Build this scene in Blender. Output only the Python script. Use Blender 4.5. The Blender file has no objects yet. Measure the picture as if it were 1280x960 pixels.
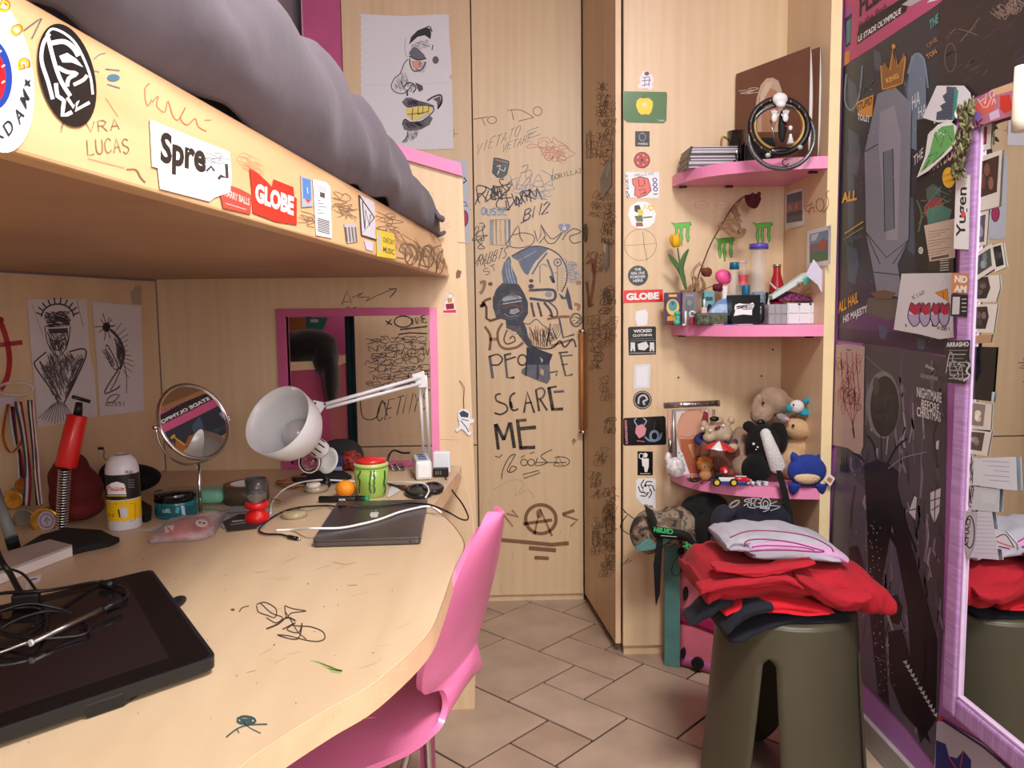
import bpy,bmesh,math,random
from mathutils import Vector,Matrix,Quaternion,geometry,noise
S = bpy.context.scene
COL = S.collection
PI = math.pi
# ------------------------------------------------------------------ camera
FPX = 975.0; EYE = Vector((0,0,1.18))
_d = Vector((130,10680,FPX)).normalized()            # world down, seen by the lens (x right, y down, z forward)
_hy = 480 - (FPX*FPX + 130*(612-640))/10680
_f = Vector((612-640,_hy-480,FPX)).normalized()
_u = -_d
_r = _f.cross(_u)
if _r.x < 0: _r = -_r
CM = Matrix((_r,_f,_u))                               # camera axes to world
def ray(x,y): return CM @ Vector((x-640,y-480,FPX))
def pz(x,y,z): r = ray(x,y); return EYE + r*((z-EYE.z)/r.z)
def py(x,y,Y): r = ray(x,y); return EYE + r*(Y/r.y)
def px(x,y,X): r = ray(x,y); return EYE + r*(X/r.x)
cam = bpy.data.objects.new('camera',bpy.data.cameras.new('camera'))
COL.objects.link(cam); S.camera = cam
cam.data.sensor_width = 36; cam.data.lens = FPX/1280*36; cam.data.clip_start = 0.02
R_ = CM @ Vector((1,0,0)); U_ = CM @ Vector((0,-1,0)); B_ = CM @ Vector((0,0,-1))
m4 = Matrix((R_,U_,B_)).transposed().to_4x4(); m4.translation = EYE
cam.matrix_world = m4
# ------------------------------------------------------------------ world, lights, exposure
W = bpy.data.worlds.new('world'); S.world = W; W.use_nodes = True
W.node_tree.nodes['Background'].inputs[0].default_value = (0.75,0.86,1.0,1)
W.node_tree.nodes['Background'].inputs[1].default_value = 1.0
def area(name,loc,rot,sx,sy,e,col):
    l = bpy.data.lights.new(name,'AREA'); l.shape = 'RECTANGLE'; l.size = sx; l.size_y = sy; l.energy = e; l.color = col
    o = bpy.data.objects.new(name,l); COL.objects.link(o); o.location = loc; o.rotation_euler = rot
    return o
area('window_daylight',(0.56,-1.42,1.85),(math.radians(84),0,math.radians(0)),.88,1.25,20,(1.0,0.985,0.97))
area('ceiling_lamp_light',(0.5,0.55,2.62),(0,0,0),0.5,0.5,40,(1.0,0.97,0.93))
S.view_settings.view_transform = 'Standard'; S.view_settings.look = 'None'
S.view_settings.gamma = 1; S.view_settings.use_curve_mapping = False
S.view_settings.exposure = 0.50
S.cycles.max_bounces = 8; S.cycles.diffuse_bounces = 4; S.cycles.transparent_max_bounces = 12
# ------------------------------------------------------------------ colour and materials
def lin(c):
    return tuple((v/255/12.92 if v/255 <= .04045 else ((v/255+.055)/1.055)**2.4) for v in c[:3])
MATS = {}
def mat(name,c,rough=.55,metal=0,var=.06,vs=14,bump=0,bs=60,trans=0,ior=1.45,coat=0,emit=0,alpha=1,stretch=None,sheen=0):
    if name in MATS: return MATS[name]
    m = bpy.data.materials.new(name); m.use_nodes = True; MATS[name] = m
    nt = m.node_tree; b = nt.nodes['Principled BSDF']
    b.inputs['Roughness'].default_value = rough; b.inputs['Metallic'].default_value = metal
    b.inputs['Transmission Weight'].default_value = trans; b.inputs['IOR'].default_value = ior
    b.inputs['Coat Weight'].default_value = coat; b.inputs['Alpha'].default_value = alpha
    b.inputs['Sheen Weight'].default_value = sheen
    L = lin(c); tc = nt.nodes.new('ShaderNodeTexCoord'); mp = nt.nodes.new('ShaderNodeMapping')
    nt.links.new(tc.outputs['Object'],mp.inputs[0])
    if stretch: mp.inputs['Scale'].default_value = stretch
    if var:
        n = nt.nodes.new('ShaderNodeTexNoise'); n.inputs['Scale'].default_value = vs; n.inputs['Detail'].default_value = 4
        nt.links.new(mp.outputs[0],n.inputs['Vector'])
        r = nt.nodes.new('ShaderNodeValToRGB')
        r.color_ramp.elements[0].position = .3; r.color_ramp.elements[1].position = .7
        r.color_ramp.elements[0].color = (*[v*(1-var*2) for v in L],1); r.color_ramp.elements[1].color = (*[min(1,v*(1+var)) for v in L],1)
        nt.links.new(n.outputs[0],r.inputs[0]); nt.links.new(r.outputs[0],b.inputs['Base Color'])
    else: b.inputs['Base Color'].default_value = (*L,1)
    if bump:
        n2 = nt.nodes.new('ShaderNodeTexNoise'); n2.inputs['Scale'].default_value = bs; n2.inputs['Detail'].default_value = 3
        nt.links.new(mp.outputs[0],n2.inputs['Vector'])
        bp = nt.nodes.new('ShaderNodeBump'); bp.inputs['Strength'].default_value = bump; bp.inputs['Distance'].default_value = .004
        nt.links.new(n2.outputs[0],bp.inputs['Height']); nt.links.new(bp.outputs[0],b.inputs['Normal'])
    if emit:
        b.inputs['Emission Color'].default_value = (*L,1); b.inputs['Emission Strength'].default_value = emit
    return m
def wood(name,c1,c2,scale,rough=.42,coat=.1,knots=.15):
    m = bpy.data.materials.new(name); m.use_nodes = True; nt = m.node_tree; b = nt.nodes['Principled BSDF']
    b.inputs['Roughness'].default_value = rough; b.inputs['Coat Weight'].default_value = coat; b.inputs['Coat Roughness'].default_value = .3
    g = nt.nodes.new('ShaderNodeNewGeometry'); mp = nt.nodes.new('ShaderNodeMapping'); mp.inputs['Scale'].default_value = scale
    nt.links.new(g.outputs['Position'],mp.inputs[0])
    n = nt.nodes.new('ShaderNodeTexNoise'); n.inputs['Scale'].default_value = 1; n.inputs['Detail'].default_value = 6; n.inputs['Distortion'].default_value = .6
    n.inputs['Roughness'].default_value = .65
    nt.links.new(mp.outputs[0],n.inputs['Vector'])
    n3 = nt.nodes.new('ShaderNodeTexNoise'); n3.inputs['Scale'].default_value = .22; n3.inputs['Detail'].default_value = 2; n3.inputs['Distortion'].default_value = 1.2
    nt.links.new(mp.outputs[0],n3.inputs['Vector'])
    w = nt.nodes.new('ShaderNodeTexWave'); w.bands_direction = 'X'; w.inputs['Scale'].default_value = .5; w.inputs['Distortion'].default_value = 9; w.inputs['Detail'].default_value = 2
    nt.links.new(mp.outputs[0],w.inputs['Vector'])
    a = nt.nodes.new('ShaderNodeMix'); a.data_type = 'FLOAT'; a.inputs[0].default_value = knots
    nt.links.new(n.outputs[0],a.inputs[2]); nt.links.new(w.outputs[1],a.inputs[3])
    a2 = nt.nodes.new('ShaderNodeMix'); a2.data_type = 'FLOAT'; a2.inputs[0].default_value = .35
    nt.links.new(a.outputs[0],a2.inputs[2]); nt.links.new(n3.outputs[0],a2.inputs[3])
    r = nt.nodes.new('ShaderNodeValToRGB'); r.color_ramp.elements[0].position = .3; r.color_ramp.elements[1].position = .68
    r.color_ramp.elements[0].color = (*lin(c1),1); r.color_ramp.elements[1].color = (*lin(c2),1)
    nt.links.new(a2.outputs[0],r.inputs[0]); nt.links.new(r.outputs[0],b.inputs['Base Color'])
    MATS[name] = m; return m
M_WV = wood('birch_upright_grain',(220,189,150),(234,207,171),(16,16,1.1))
M_WD = wood('birch_desk_grain',(194,168,136),(210,186,154),(9,2.2,9),rough=.38,coat=.15,knots=.1)
M_WB = wood('pine_bed_board',(202,158,112),(220,181,135),(14,1.6,22),rough=.4)
M_EDGE = mat('pale_edge_band',(246,224,178),.4,var=.02)
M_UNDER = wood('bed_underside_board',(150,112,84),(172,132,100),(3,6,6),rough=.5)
M_PINK = mat('pink_lacquer',(244,146,192),.38,var=.02,coat=.2)
M_PINKD = mat('deep_pink_lacquer',(200,92,144),.45,var=.03)
M_BLACK = mat('black_plastic',(18,18,20),.4,var=.05)
M_BLACKM = mat('matt_black',(14,14,16),.75,var=.1)
M_WHITE = mat('white_plastic',(236,236,236),.35,var=.02)
M_CHROME = mat('chrome',(210,210,212),.16,1,var=0)
M_STEEL = mat('brushed_steel',(160,158,156),.32,1,var=.05)
M_GLASS = mat('clear_glass',(245,250,250),.02,trans=1,var=0,ior=1.45)
M_MIRROR = mat('mirror_glass',(235,238,238),.01,1,var=0)
# print: colour comes from the printed shapes
M_PRINT = bpy.data.materials.new('printed_ink'); M_PRINT.use_nodes = True
_n = M_PRINT.node_tree; _a = _n.nodes.new('ShaderNodeVertexColor'); _a.layer_name = 'Col'
_n.links.new(_a.outputs[0],_n.nodes['Principled BSDF'].inputs['Base Color']); _n.nodes['Principled BSDF'].inputs['Roughness'].default_value = .55
M_PRINTP = M_PRINT.copy(); M_PRINTP.name = 'poster_ink'; M_PRINTP.node_tree.nodes['Principled BSDF'].inputs['Roughness'].default_value = .42
M_PRINTG = M_PRINT.copy(); M_PRINTG.name = 'glossy_printed_ink'; M_PRINTG.node_tree.nodes['Principled BSDF'].inputs['Roughness'].default_value = .22
# soft pencil and dried ink: thin, lets the board show through
M_INK = M_PRINT.copy(); M_INK.name = 'thin_marker_ink'; M_INK.node_tree.nodes['Principled BSDF'].inputs['Alpha'].default_value = .8
_nn = M_INK.node_tree; _t = _nn.nodes.new('ShaderNodeTexNoise'); _t.inputs['Scale'].default_value = 34; _t.inputs['Detail'].default_value = 4
_g = _nn.nodes.new('ShaderNodeNewGeometry'); _nn.links.new(_g.outputs['Position'],_t.inputs['Vector'])
_m = _nn.nodes.new('ShaderNodeMapRange'); _m.inputs[1].default_value = .3; _m.inputs[2].default_value = .6; _m.inputs[3].default_value = .62; _m.inputs[4].default_value = .95
_nn.links.new(_t.outputs[0],_m.inputs[0]); _nn.links.new(_m.outputs[0],_nn.nodes['Principled BSDF'].inputs['Alpha'])
# ------------------------------------------------------------------ mesh builder
class B:
    def __init__(s): s.v = []; s.f = []; s.sm = []
    def add(s,vs,fs,smooth=False):
        o = len(s.v); s.v += [Vector(p) for p in vs]; s.f += [tuple(i+o for i in f) for f in fs]; s.sm += [smooth]*len(fs); return s
    def box(s,x0,x1,y0,y1,z0,z1):
        return s.add([(x0,y0,z0),(x1,y0,z0),(x1,y1,z0),(x0,y1,z0),(x0,y0,z1),(x1,y0,z1),(x1,y1,z1),(x0,y1,z1)],
              [(0,3,2,1),(4,5,6,7),(0,1,5,4),(1,2,6,5),(2,3,7,6),(3,0,4,7)])
    def obox(s,c,ax,ay,az,r=0):      # oriented box: half vectors
        c,ax,ay,az = map(Vector,(c,ax,ay,az)); vs = []
        for k in (-1,1):
            for i,j in ((-1,-1),(1,-1),(1,1),(-1,1)): vs.append(c+ax*i+ay*j+az*k)
        return s.add(vs,[(0,3,2,1),(4,5,6,7),(0,1,5,4),(1,2,6,5),(2,3,7,6),(3,0,4,7)])
    def prism(s,pts,d,smooth=False):   # polygon of 3D points pushed by vector d
        pts = [Vector(p) for p in pts]; d = Vector(d); n = len(pts)
        tri = geometry.tessellate_polygon([pts]); vs = pts+[p+d for p in pts]
        nrm = Vector((0,0,0))
        for i in range(n): nrm += pts[i].cross(pts[(i+1) % n])
        flip = nrm.dot(d) > 0
        fs = []
        for t in tri:
            a,b,c = t; tn = (pts[b]-pts[a]).cross(pts[c]-pts[a])
            if tn.dot(d) > 0: a,c = c,a
            fs.append((a,b,c)); fs.append((c+n,b+n,a+n))
        for i in range(n):
            j = (i+1) % n
            fs.append((i,j,j+n,i+n) if flip else (j,i,i+n,j+n))
        return s.add(vs,fs,smooth)
    def lathe(s,prof,c=(0,0,0),ax=(0,0,1),n=24,cap=True,smooth=True):  # prof: (radius, height)
        c = Vector(c); ax = Vector(ax).normalized(); q = Vector((0,0,1)).rotation_difference(ax); vs = []; fs = []
        for r,h in prof:
            for k in range(n):
                a = 2*PI*k/n; vs.append(c + q @ Vector((r*math.cos(a),r*math.sin(a),h)))
        for i in range(len(prof)-1):
            for k in range(n):
                k2 = (k+1) % n; fs.append((i*n+k,i*n+k2,(i+1)*n+k2,(i+1)*n+k))
        s.add(vs,fs,smooth)
        if cap:
            o = len(s.v)-len(vs)
            if prof[0][0] > 1e-5: s.f.append(tuple(o+k for k in range(n-1,-1,-1))); s.sm.append(False)
            if prof[-1][0] > 1e-5: s.f.append(tuple(o+(len(prof)-1)*n+k for k in range(n))); s.sm.append(False)
        return s
    def cyl(s,a,b,r,r2=None,n=16):
        a = Vector(a); b = Vector(b); return s.lathe([(r,0),(r if r2 is None else r2,(b-a).length)],a,b-a,n)
    def tube(s,pts,r,n=8,closed=False,flat=None):
        pts = [Vector(p) for p in pts]; m = len(pts); vs = []; fs = []; pu = None
        for i,p in enumerate(pts):
            a = pts[(i-1) % m] if (i or closed) else p; b = pts[(i+1) % m] if (i < m-1 or closed) else p
            t = (b-a).normalized() if (b-a).length > 1e-9 else Vector((0,0,1))
            if pu is None: pu = t.orthogonal().normalized()
            pu = (pu - t*pu.dot(t)); pu = pu.normalized() if pu.length > 1e-6 else t.orthogonal().normalized()
            w = t.cross(pu); rr = r[i] if isinstance(r,(list,tuple)) else r
            for k in range(n):
                an = 2*PI*k/n; vs.append(p + (pu*math.cos(an)+w*math.sin(an)*(flat or 1))*rr)
        for i in range(m if closed else m-1):
            i2 = (i+1) % m
            for k in range(n): k2 = (k+1) % n; fs.append((i*n+k,i*n+k2,i2*n+k2,i2*n+k))
        if not closed: fs.append(tuple(range(n-1,-1,-1))); fs.append(tuple((m-1)*n+k for k in range(n)))
        return s.add(vs,fs,True)
    def ell(s,c,r,q=None,nu=20,nv=12,f=None):
        c = Vector(c); r = Vector(r) if not isinstance(r,(int,float)) else Vector((r,r,r)); vs = []; fs = []
        for i in range(nv+1):
            th = PI*i/nv
            for k in range(nu):
                a = 2*PI*k/nu; d = Vector((math.sin(th)*math.cos(a),math.sin(th)*math.sin(a),math.cos(th)))
                p = Vector((d.x*r.x,d.y*r.y,d.z*r.z))
                if f: p = p*f(d)
                if q is not None: p = q @ p
                vs.append(c+p)
        for i in range(nv):
            for k in range(nu):
                k2 = (k+1) % nu; fs.append((i*nu+k,(i+1)*nu+k,(i+1)*nu+k2,i*nu+k2))
        return s.add(vs,fs,True)
    def grid(s,P,nu,nv,smooth=True):   # P(u,v) in 0..1
        vs = [P(i/nu,j/nv) for j in range(nv+1) for i in range(nu+1)]
        fs = [(j*(nu+1)+i,j*(nu+1)+i+1,(j+1)*(nu+1)+i+1,(j+1)*(nu+1)+i) for j in range(nv) for i in range(nu)]
        return s.add(vs,fs,smooth)
def _place(o,parent):
    COL.objects.link(o)
    if parent is not None:
        o.parent = parent; o.matrix_parent_inverse = Matrix.Translation(-absloc(parent))
LOC = {}
def absloc(o): return LOC.get(o.name,Vector((0,0,0)))
def obj(name,b,m,parent=None,bevel=0,sub=0,solid=0,remesh=0,seg=2,weld=True,doubles=1e-5):
    me = bpy.data.meshes.new(name)
    xs = [p.x for p in b.v]; ys = [p.y for p in b.v]; zs = [p.z for p in b.v]
    c = Vector(((min(xs)+max(xs))/2,(min(ys)+max(ys))/2,min(zs)))
    me.from_pydata([p-c for p in b.v],[],b.f); me.polygons.foreach_set('use_smooth',b.sm)
    if weld:
        bm = bmesh.new(); bm.from_mesh(me); bmesh.ops.remove_doubles(bm,verts=bm.verts,dist=doubles)
        bmesh.ops.recalc_face_normals(bm,faces=bm.faces); bm.to_mesh(me); bm.free()
    me.materials.append(m)
    o = bpy.data.objects.new(name,me); o.location = c; _place(o,parent); LOC[o.name] = c
    if remesh:
        k = o.modifiers.new('r','REMESH'); k.mode = 'VOXEL'; k.voxel_size = remesh; k.use_smooth_shade = True
        k = o.modifiers.new('s','SMOOTH'); k.iterations = 4; k.factor = .6
    if solid: k = o.modifiers.new('t','SOLIDIFY'); k.thickness = solid; k.offset = 0
    if bevel:
        k = o.modifiers.new('b','BEVEL'); k.width = bevel; k.segments = seg; k.limit_method = 'ANGLE'; k.angle_limit = math.radians(35)
    if sub: k = o.modifiers.new('u','SUBSURF'); k.levels = sub; k.render_levels = sub
    return o
def tag(o,label=None,cat=None,group=None,kind=None):
    if label: o['label'] = label
    if cat: o['category'] = cat
    if group: o['group'] = group
    if kind: o['kind'] = kind
    return o
def thing(name,label,cat,loc=(0,0,0),group=None):
    o = bpy.data.objects.new(name,None); COL.objects.link(o); o.location = loc; o.empty_display_size = .05
    LOC[o.name] = Vector(loc); return tag(o,label,cat,group)
def struct(name,b,m,parent=None,**k):
    o = obj(name,b,m,parent,**k)
    if parent is None: o['kind'] = 'structure'
    return o
def dup(root,delta,label=None,rotz=0):
    r = root.copy(); COL.objects.link(r); r.location = Vector(root.location)+Vector(delta); r.rotation_euler = (0,0,rotz)
    if label: r['label'] = label
    for ch in list(root.children):
        c = ch.copy(); COL.objects.link(c); c.parent = r
        for g in ch.children: e = g.copy(); COL.objects.link(e); e.parent = c
    return r
def crom(pts,k=6,closed=False):       # smooth curve through points (any dimension)
    n = len(pts); out = []
    if n < 3: return list(pts)
    V = [Vector(p) for p in pts]
    for i in range(n if closed else n-1):
        p0 = V[(i-1) % n] if (i or closed) else V[0]; p1 = V[i]; p2 = V[(i+1) % n]; p3 = V[(i+2) % n] if (i < n-2 or closed) else V[-1]
        for j in range(k):
            t = j/k; out.append(.5*((2*p1)+(p2-p0)*t+(2*p0-5*p1+4*p2-p3)*t*t+(3*p1-p0-3*p2+p3)*t**3))
    if not closed: out.append(V[-1])
    return out
# ------------------------------------------------------------------ flat print, drawn in photograph pixels and laid on the real plane
TXT = {}
def text_mesh(s,bold=0,shear=0):
    key = (s,bold,shear)
    if key in TXT: return TXT[key]
    c = bpy.data.curves.new('t','FONT'); c.body = s; c.offset = bold; c.shear = shear; c.resolution_u = 3
    o = bpy.data.objects.new('t',c); COL.objects.link(o); bpy.context.view_layer.update()
    me = o.evaluated_get(bpy.context.evaluated_depsgraph_get()).to_mesh()
    vs = [(v.co.x,v.co.y) for v in me.vertices]; fs = [tuple(p.vertices) for p in me.polygons]
    bpy.data.objects.remove(o); bpy.data.curves.remove(c)
    x0 = min(v[0] for v in vs); x1 = max(v[0] for v in vs); y0 = min(v[1] for v in vs); y1 = max(v[1] for v in vs)
    TXT[key] = ([((a-x0)/(x1-x0),(b-y0)/(y1-y0)) for a,b in vs],fs); return TXT[key]
FONT = {'A':"0,0 2,6 4,0|.8,2.2 3.2,2.2",'B':"0,0 0,6 2.6,6 3.6,4.6 2.4,3.2 0,3.1|2.4,3.2 4,1.8 3,0 0,0",'C':"4,5 2.4,6 .6,5 0,3 .6,1 2.4,0 4,1",
'D':"0,0 0,6 2,6 4,4.4 4,1.8 2,0 0,0",'E':"4,6 0,6 0,0 4,0|0,3.2 3,3.2",'F':"4,6 0,6 0,0|0,3.2 3,3.2",'G':"4,5 2.4,6 .6,5 0,3 .6,1 2.4,0 4,1 4,3 2.4,3",
'H':"0,0 0,6|4,0 4,6|0,3 4,3",'I':"2,0 2,6",'J':"4,6 4,1.4 2.6,0 .6,.6",'K':"0,0 0,6|4,6 0,2.8 4,0",'L':"0,6 0,0 4,0",'M':"0,0 .4,6 2,2 3.6,6 4,0",
'N':"0,0 0,6 4,0 4,6",'O':"2,0 .4,1 0,3 .5,5 2,6 3.6,5 4,3 3.5,1 2,0",'P':"0,0 0,6 2.6,6 3.8,4.6 2.6,3 0,2.8",'R':"0,0 0,6 2.6,6 3.8,4.6 2.6,3.1 0,3|1.6,3 4,0",
'S':"3.8,5.2 2.2,6 .4,5 .6,3.8 3.2,2.6 3.8,1.2 2,0 .2,.8",'T':"0,6 4,6|2,6 2,0",'U':"0,6 .2,1.2 2,0 3.8,1.2 4,6",'V':"0,6 2,0 4,6",'W':"0,6 1,0 2,4 3,0 4,6",
'X':"0,0 4,6|0,6 4,0",'Y':"0,6 2,3 4,6|2,3 2,0",'Z':"0,6 4,6 0,0 4,0",'0':"2,0 .4,1 0,3 .5,5 2,6 3.6,5 4,3 3.5,1 2,0",'1':"1,5 2,6 2,0",'2':"0,5 2,6 4,4.6 0,0 4,0",
'3':"0,6 3.6,6 1.6,3.6 3.8,2 2,0 0,.6",'6':"3.6,6 .6,3 .4,1 2,0 3.6,1.2 2.6,3 .6,2",'8':"2,3 .4,4.4 2,6 3.6,4.4 2,3 .2,1.4 2,0 3.8,1.4 2,3",'@':"3.6,4 2,5 .6,3 2,1.4 3.4,3 3.8,5.4 1.6,6.4 0,3 2,0 4,.8"}
class Pr:
    """flat print on a plane; coordinates are photograph pixels, unprojected to the plane"""
    def __init__(s,pt,nrm,off=.0008,step=5e-5):
        s.p = Vector(pt); s.n = Vector(nrm).normalized(); s.o = off; s.step = step; s.v = []; s.f = []; s.c = []
        if s.n.dot(EYE-s.p) < 0: s.n = -s.n
    def P(s,x,y,o=None):
        r = ray(x,y); q = s.p + s.n*(s.o if o is None else o); return EYE + r*((q-EYE).dot(s.n)/r.dot(s.n))
    def _add(s,pts,fs,col,o=None):
        b = len(s.v); s.v += [s.P(p[0],p[1],o) for p in pts]; s.f += [tuple(i+b for i in f) for f in fs]; s.c += [col]*len(fs)
    def up(s): s.o += s.step; return s
    def slab(s,pts,col,t=.0008,side=None):       # sheet with thickness; later marks lie on it
        lo = s.o; s.o += t; n = len(pts)
        tri = geometry.tessellate_polygon([[Vector((p[0],p[1],0)) for p in pts]]); s._add(pts,tri,col)
        b = len(s.v); s.v += [s.P(*p[:2]) for p in pts]+[s.P(p[0],p[1],lo) for p in pts]
        for i in range(n):
            j = (i+1) % n; s.f.append((b+i,b+j,b+n+j,b+n+i)); s.c.append(side or col)
        return s.up()
    def poly(s,pts,col):
        tri = geometry.tessellate_polygon([[Vector((p[0],p[1],0)) for p in pts]]); s._add(pts,tri,col); return s.up()
    def circ(s,x,y,rx,ry=None,col=(0,0,0),n=24,rot=0):
        ry = ry or rx; c,q = math.cos(rot),math.sin(rot)
        return s.poly([(x+rx*math.cos(a)*c-ry*math.sin(a)*q,y+rx*math.cos(a)*q+ry*math.sin(a)*c) for a in [2*PI*k/n for k in range(n)]],col)
    def line(s,pts,w,col,smooth=0,closed=False,taper=False):
        if smooth and len(pts) > 2: pts = [(p[0],p[1]) for p in crom([(p[0],p[1]) for p in pts],smooth,closed)]
        if closed: pts = list(pts)+[pts[0]]
        L = []; R = []; n = len(pts)
        for i,(x,y) in enumerate(pts):
            a = pts[max(0,i-1)]; b = pts[min(n-1,i+1)]
            if closed and i in (0,n-1): a = pts[-2]; b = pts[1]
            dx,dy = b[0]-a[0],b[1]-a[1]; l = math.hypot(dx,dy) or 1
            k = w/2*((.35+.65*math.sin(PI*(i+.5)/n)) if taper else 1)
            L.append((x-dy/l*k,y+dx/l*k)); R.append((x+dy/l*k,y-dx/l*k))
        s._add(L+R,[(i,i+1,n+i+1,n+i) for i in range(n-1)],col); return s
    def circle_line(s,x,y,rx,ry,w,col,n=28,a0=0,a1=2*PI):
        return s.line([(x+rx*math.cos(a0+(a1-a0)*k/n),y+ry*math.sin(a0+(a1-a0)*k/n)) for k in range(n+1)],w,col)
    def text(s,t,x0,y0,x1,y1,h,col,bold=0,up=None,mirror=False):
        vs,fs = text_mesh(t,bold); dx,dy = x1-x0,y1-y0; l = math.hypot(dx,dy)
        ux,uy = up if up else (dy/l*h,-dx/l*h)
        s._add([(x0+dx*a+ux*b,y0+dy*a+uy*b) for a,b in [((1-p[0]) if mirror else p[0],p[1]) for p in vs]],fs,col); return s.up()
    def hand(s,t,x0,y0,x1,y1,h,w,col,up=None,jit=.12,seed=1,smooth=0):   # handwriting with the pen font
        rnd = random.Random(seed); dx,dy = x1-x0,y1-y0; l = math.hypot(dx,dy); ux,uy = up if up else (dy/l*h,-dx/l*h)
        n = len(t); cw = 1/(n-.25)
        for i,ch in enumerate(t):
            if ch not in FONT: continue
            oy = rnd.uniform(-jit,jit)*.6
            for st in FONT[ch].split('|'):
                pts = []
                for q in st.split():
                    a,b = map(float,q.split(',')); a = (i+a/4*.72+rnd.uniform(-jit,jit)*.15)*cw; b = b/6+oy+rnd.uniform(-jit,jit)*.3
                    pts.append((x0+dx*a+ux*b,y0+dy*a+uy*b))
                s.line(pts,w,col,smooth=4 if ch in 'OCSGUDJ0@368' else smooth)
        return s.up()
    def scrib(s,x,y,w,h,n,lw,col,seed=0,ang=0,loops=.5):   # a fast pen tag
        rnd = random.Random(seed); c,q = math.cos(ang),math.sin(ang); m = max(2,int(n/3)); sl = rnd.uniform(-.1,.35)
        if h < 0: y += h; h = -h
        for k in range(m):          # unreadable letter-like strokes, flipped and overlapped
            fx,fy = rnd.choice((-1,1)),rnd.choice((-1,1)); wd = w/m*rnd.uniform(.9,1.7); hh = h*rnd.uniform(.7,1.25); ox = w*k/m; oy = rnd.uniform(-.15,.15)*h
            for st in FONT[rnd.choice('ABDEGKMNRSWZ236')].split('|'):
                pts = []
                for t in st.split():
                    u,v = map(float,t.split(',')); u = (u/4 if fx > 0 else 1-u/4)+rnd.uniform(-.12,.12); v = (v/6 if fy > 0 else 1-v/6)+rnd.uniform(-.1,.1); X = ox+wd*u+sl*h*v; Y = h-hh*v+oy
                    pts.append((x+X*c-Y*q,y+X*q+Y*c))
                s.line(pts,lw,col,smooth=4)
        return s.up()
    def hatch(s,poly,n,lw,col,seed=0,ang=0):      # pencil shading inside a shape
        rnd = random.Random(seed); xs = [p[0] for p in poly]; ys = [p[1] for p in poly]; V = [Vector((p[0],p[1])) for p in poly]
        def inside(x,y):
            k = False; j = len(V)-1
            for i in range(len(V)):
                if (V[i].y > y) != (V[j].y > y) and x < (V[j].x-V[i].x)*(y-V[i].y)/(V[j].y-V[i].y)+V[i].x: k = not k
                j = i
            return k
        t = 0; m = 0
        while t < n*6 and m < n:
            t += 1; x = rnd.uniform(min(xs),max(xs)); y = rnd.uniform(min(ys),max(ys)); a = ang+rnd.uniform(-.35,.35); L = rnd.uniform(.12,.3)*max(max(xs)-min(xs),max(ys)-min(ys))
            q = (x+math.cos(a)*L,y+math.sin(a)*L)
            if inside(x,y) and inside(*q): s.line([(x,y),((x+q[0])/2+rnd.uniform(-.6,.6),(y+q[1])/2+rnd.uniform(-.6,.6)),q],lw,col); m += 1
        return s.up()
    def make(s,name,parent=None,m=None,label=None,cat=None,group=None):
        me = bpy.data.meshes.new(name); c = sum(s.v,Vector())/len(s.v)
        me.from_pydata([p-c for p in s.v],[],s.f); me.materials.append(m or M_PRINT)
        at = me.color_attributes.new('Col','FLOAT_COLOR','CORNER'); buf = []
        for f,col in zip(s.f,s.c): buf += [*lin(col),1]*len(f)
        at.data.foreach_set('color',buf)
        o = bpy.data.objects.new(name,me); o.location = c; _place(o,parent); LOC[o.name] = c
        return tag(o,label,cat,group)
K = (22,20,24); WH = (240,240,240)
# ================================================================== the room
def wx(Y): return -.94+(Y-2.24)*.233                     # left wall line
RX = 1.012; YB = 3.45; YF = -1.5; ZC = 2.75
M_WALL = mat('lilac_wall_paint',(186,122,196),.6,var=.03)
M_WALLG = mat('grey_mauve_wall_paint',(176,160,168),.7,var=.03)
M_PLAS = mat('off_white_plaster',(228,222,214),.8,var=.02)
M_BASE = mat('grey_skirting',(170,162,158),.5,var=.04)
b = B(); b.box(-2.1,RX+.1,YF-.1,YB+.1,-.12,-.006); floor = struct('floor',b,mat('dark_grout',(52,38,32),.9,var=.1))
# tiles of the floor: three sizes in a repeating pattern laid at 45 degrees
TU = .1638; O0 = Vector((.269,2.515)); uu = Vector((.7071,-.7071)); vv = Vector((.7071,.7071))
rm = random.Random(4)
tm = [mat('floor_tile_%s' % n,c,.32,var=.09,vs=7,bump=.05,bs=30,coat=.1) for n,c in (('sand',(186,162,143)),('clay',(180,154,135)),('dust',(192,168,150)))]
def clip(poly,nx,ny,d):
    out = []
    for i in range(len(poly)):
        a,c = poly[i],poly[(i+1) % len(poly)]; da = a.x*nx+a.y*ny-d; dc = c.x*nx+c.y*ny-d
        if da <= 0: out.append(a)
        if (da < 0) != (dc < 0) and abs(da-dc) > 1e-9: out.append(a+(c-a)*(da/(da-dc)))
    return out
for a in range(-16,20):
    for c in range(-12,12):
        oi,oj = -3+a+3*c,-2*a+c
        for w,h,di,dj in ((2,2,0,0),(2,1,2,0),(1,1,2,1)):
            g = .0036
            q = [O0+uu*(TU*(oi+di+x)+gx)+vv*(TU*(oj+dj+y)+gy) for x,y,gx,gy in ((0,0,g,g),(w,0,-g,g),(w,h,-g,-g),(0,h,g,-g))]
            # pattern axes: first axis along uu, second along vv
            q = clip(q,1,0,RX-.002)
            if len(q) > 2: q = clip(q,0,1,YB-.01)
            if len(q) > 2: q = clip(q,0,-1,-(YF+.01))
            if len(q) > 2: q = clip(q,-.974,.227,.94*.974+2.24*.227-.006)
            if len(q) < 3: continue
            z0 = rm.uniform(-.0006,.0004)
            bb = B(); bb.prism([(p.x,p.y,-.006) for p in q],(0,0,.006+z0))
            obj('floor_tile',bb,tm[rm.randrange(3)],floor,bevel=.0012,seg=1,weld=False)
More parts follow.
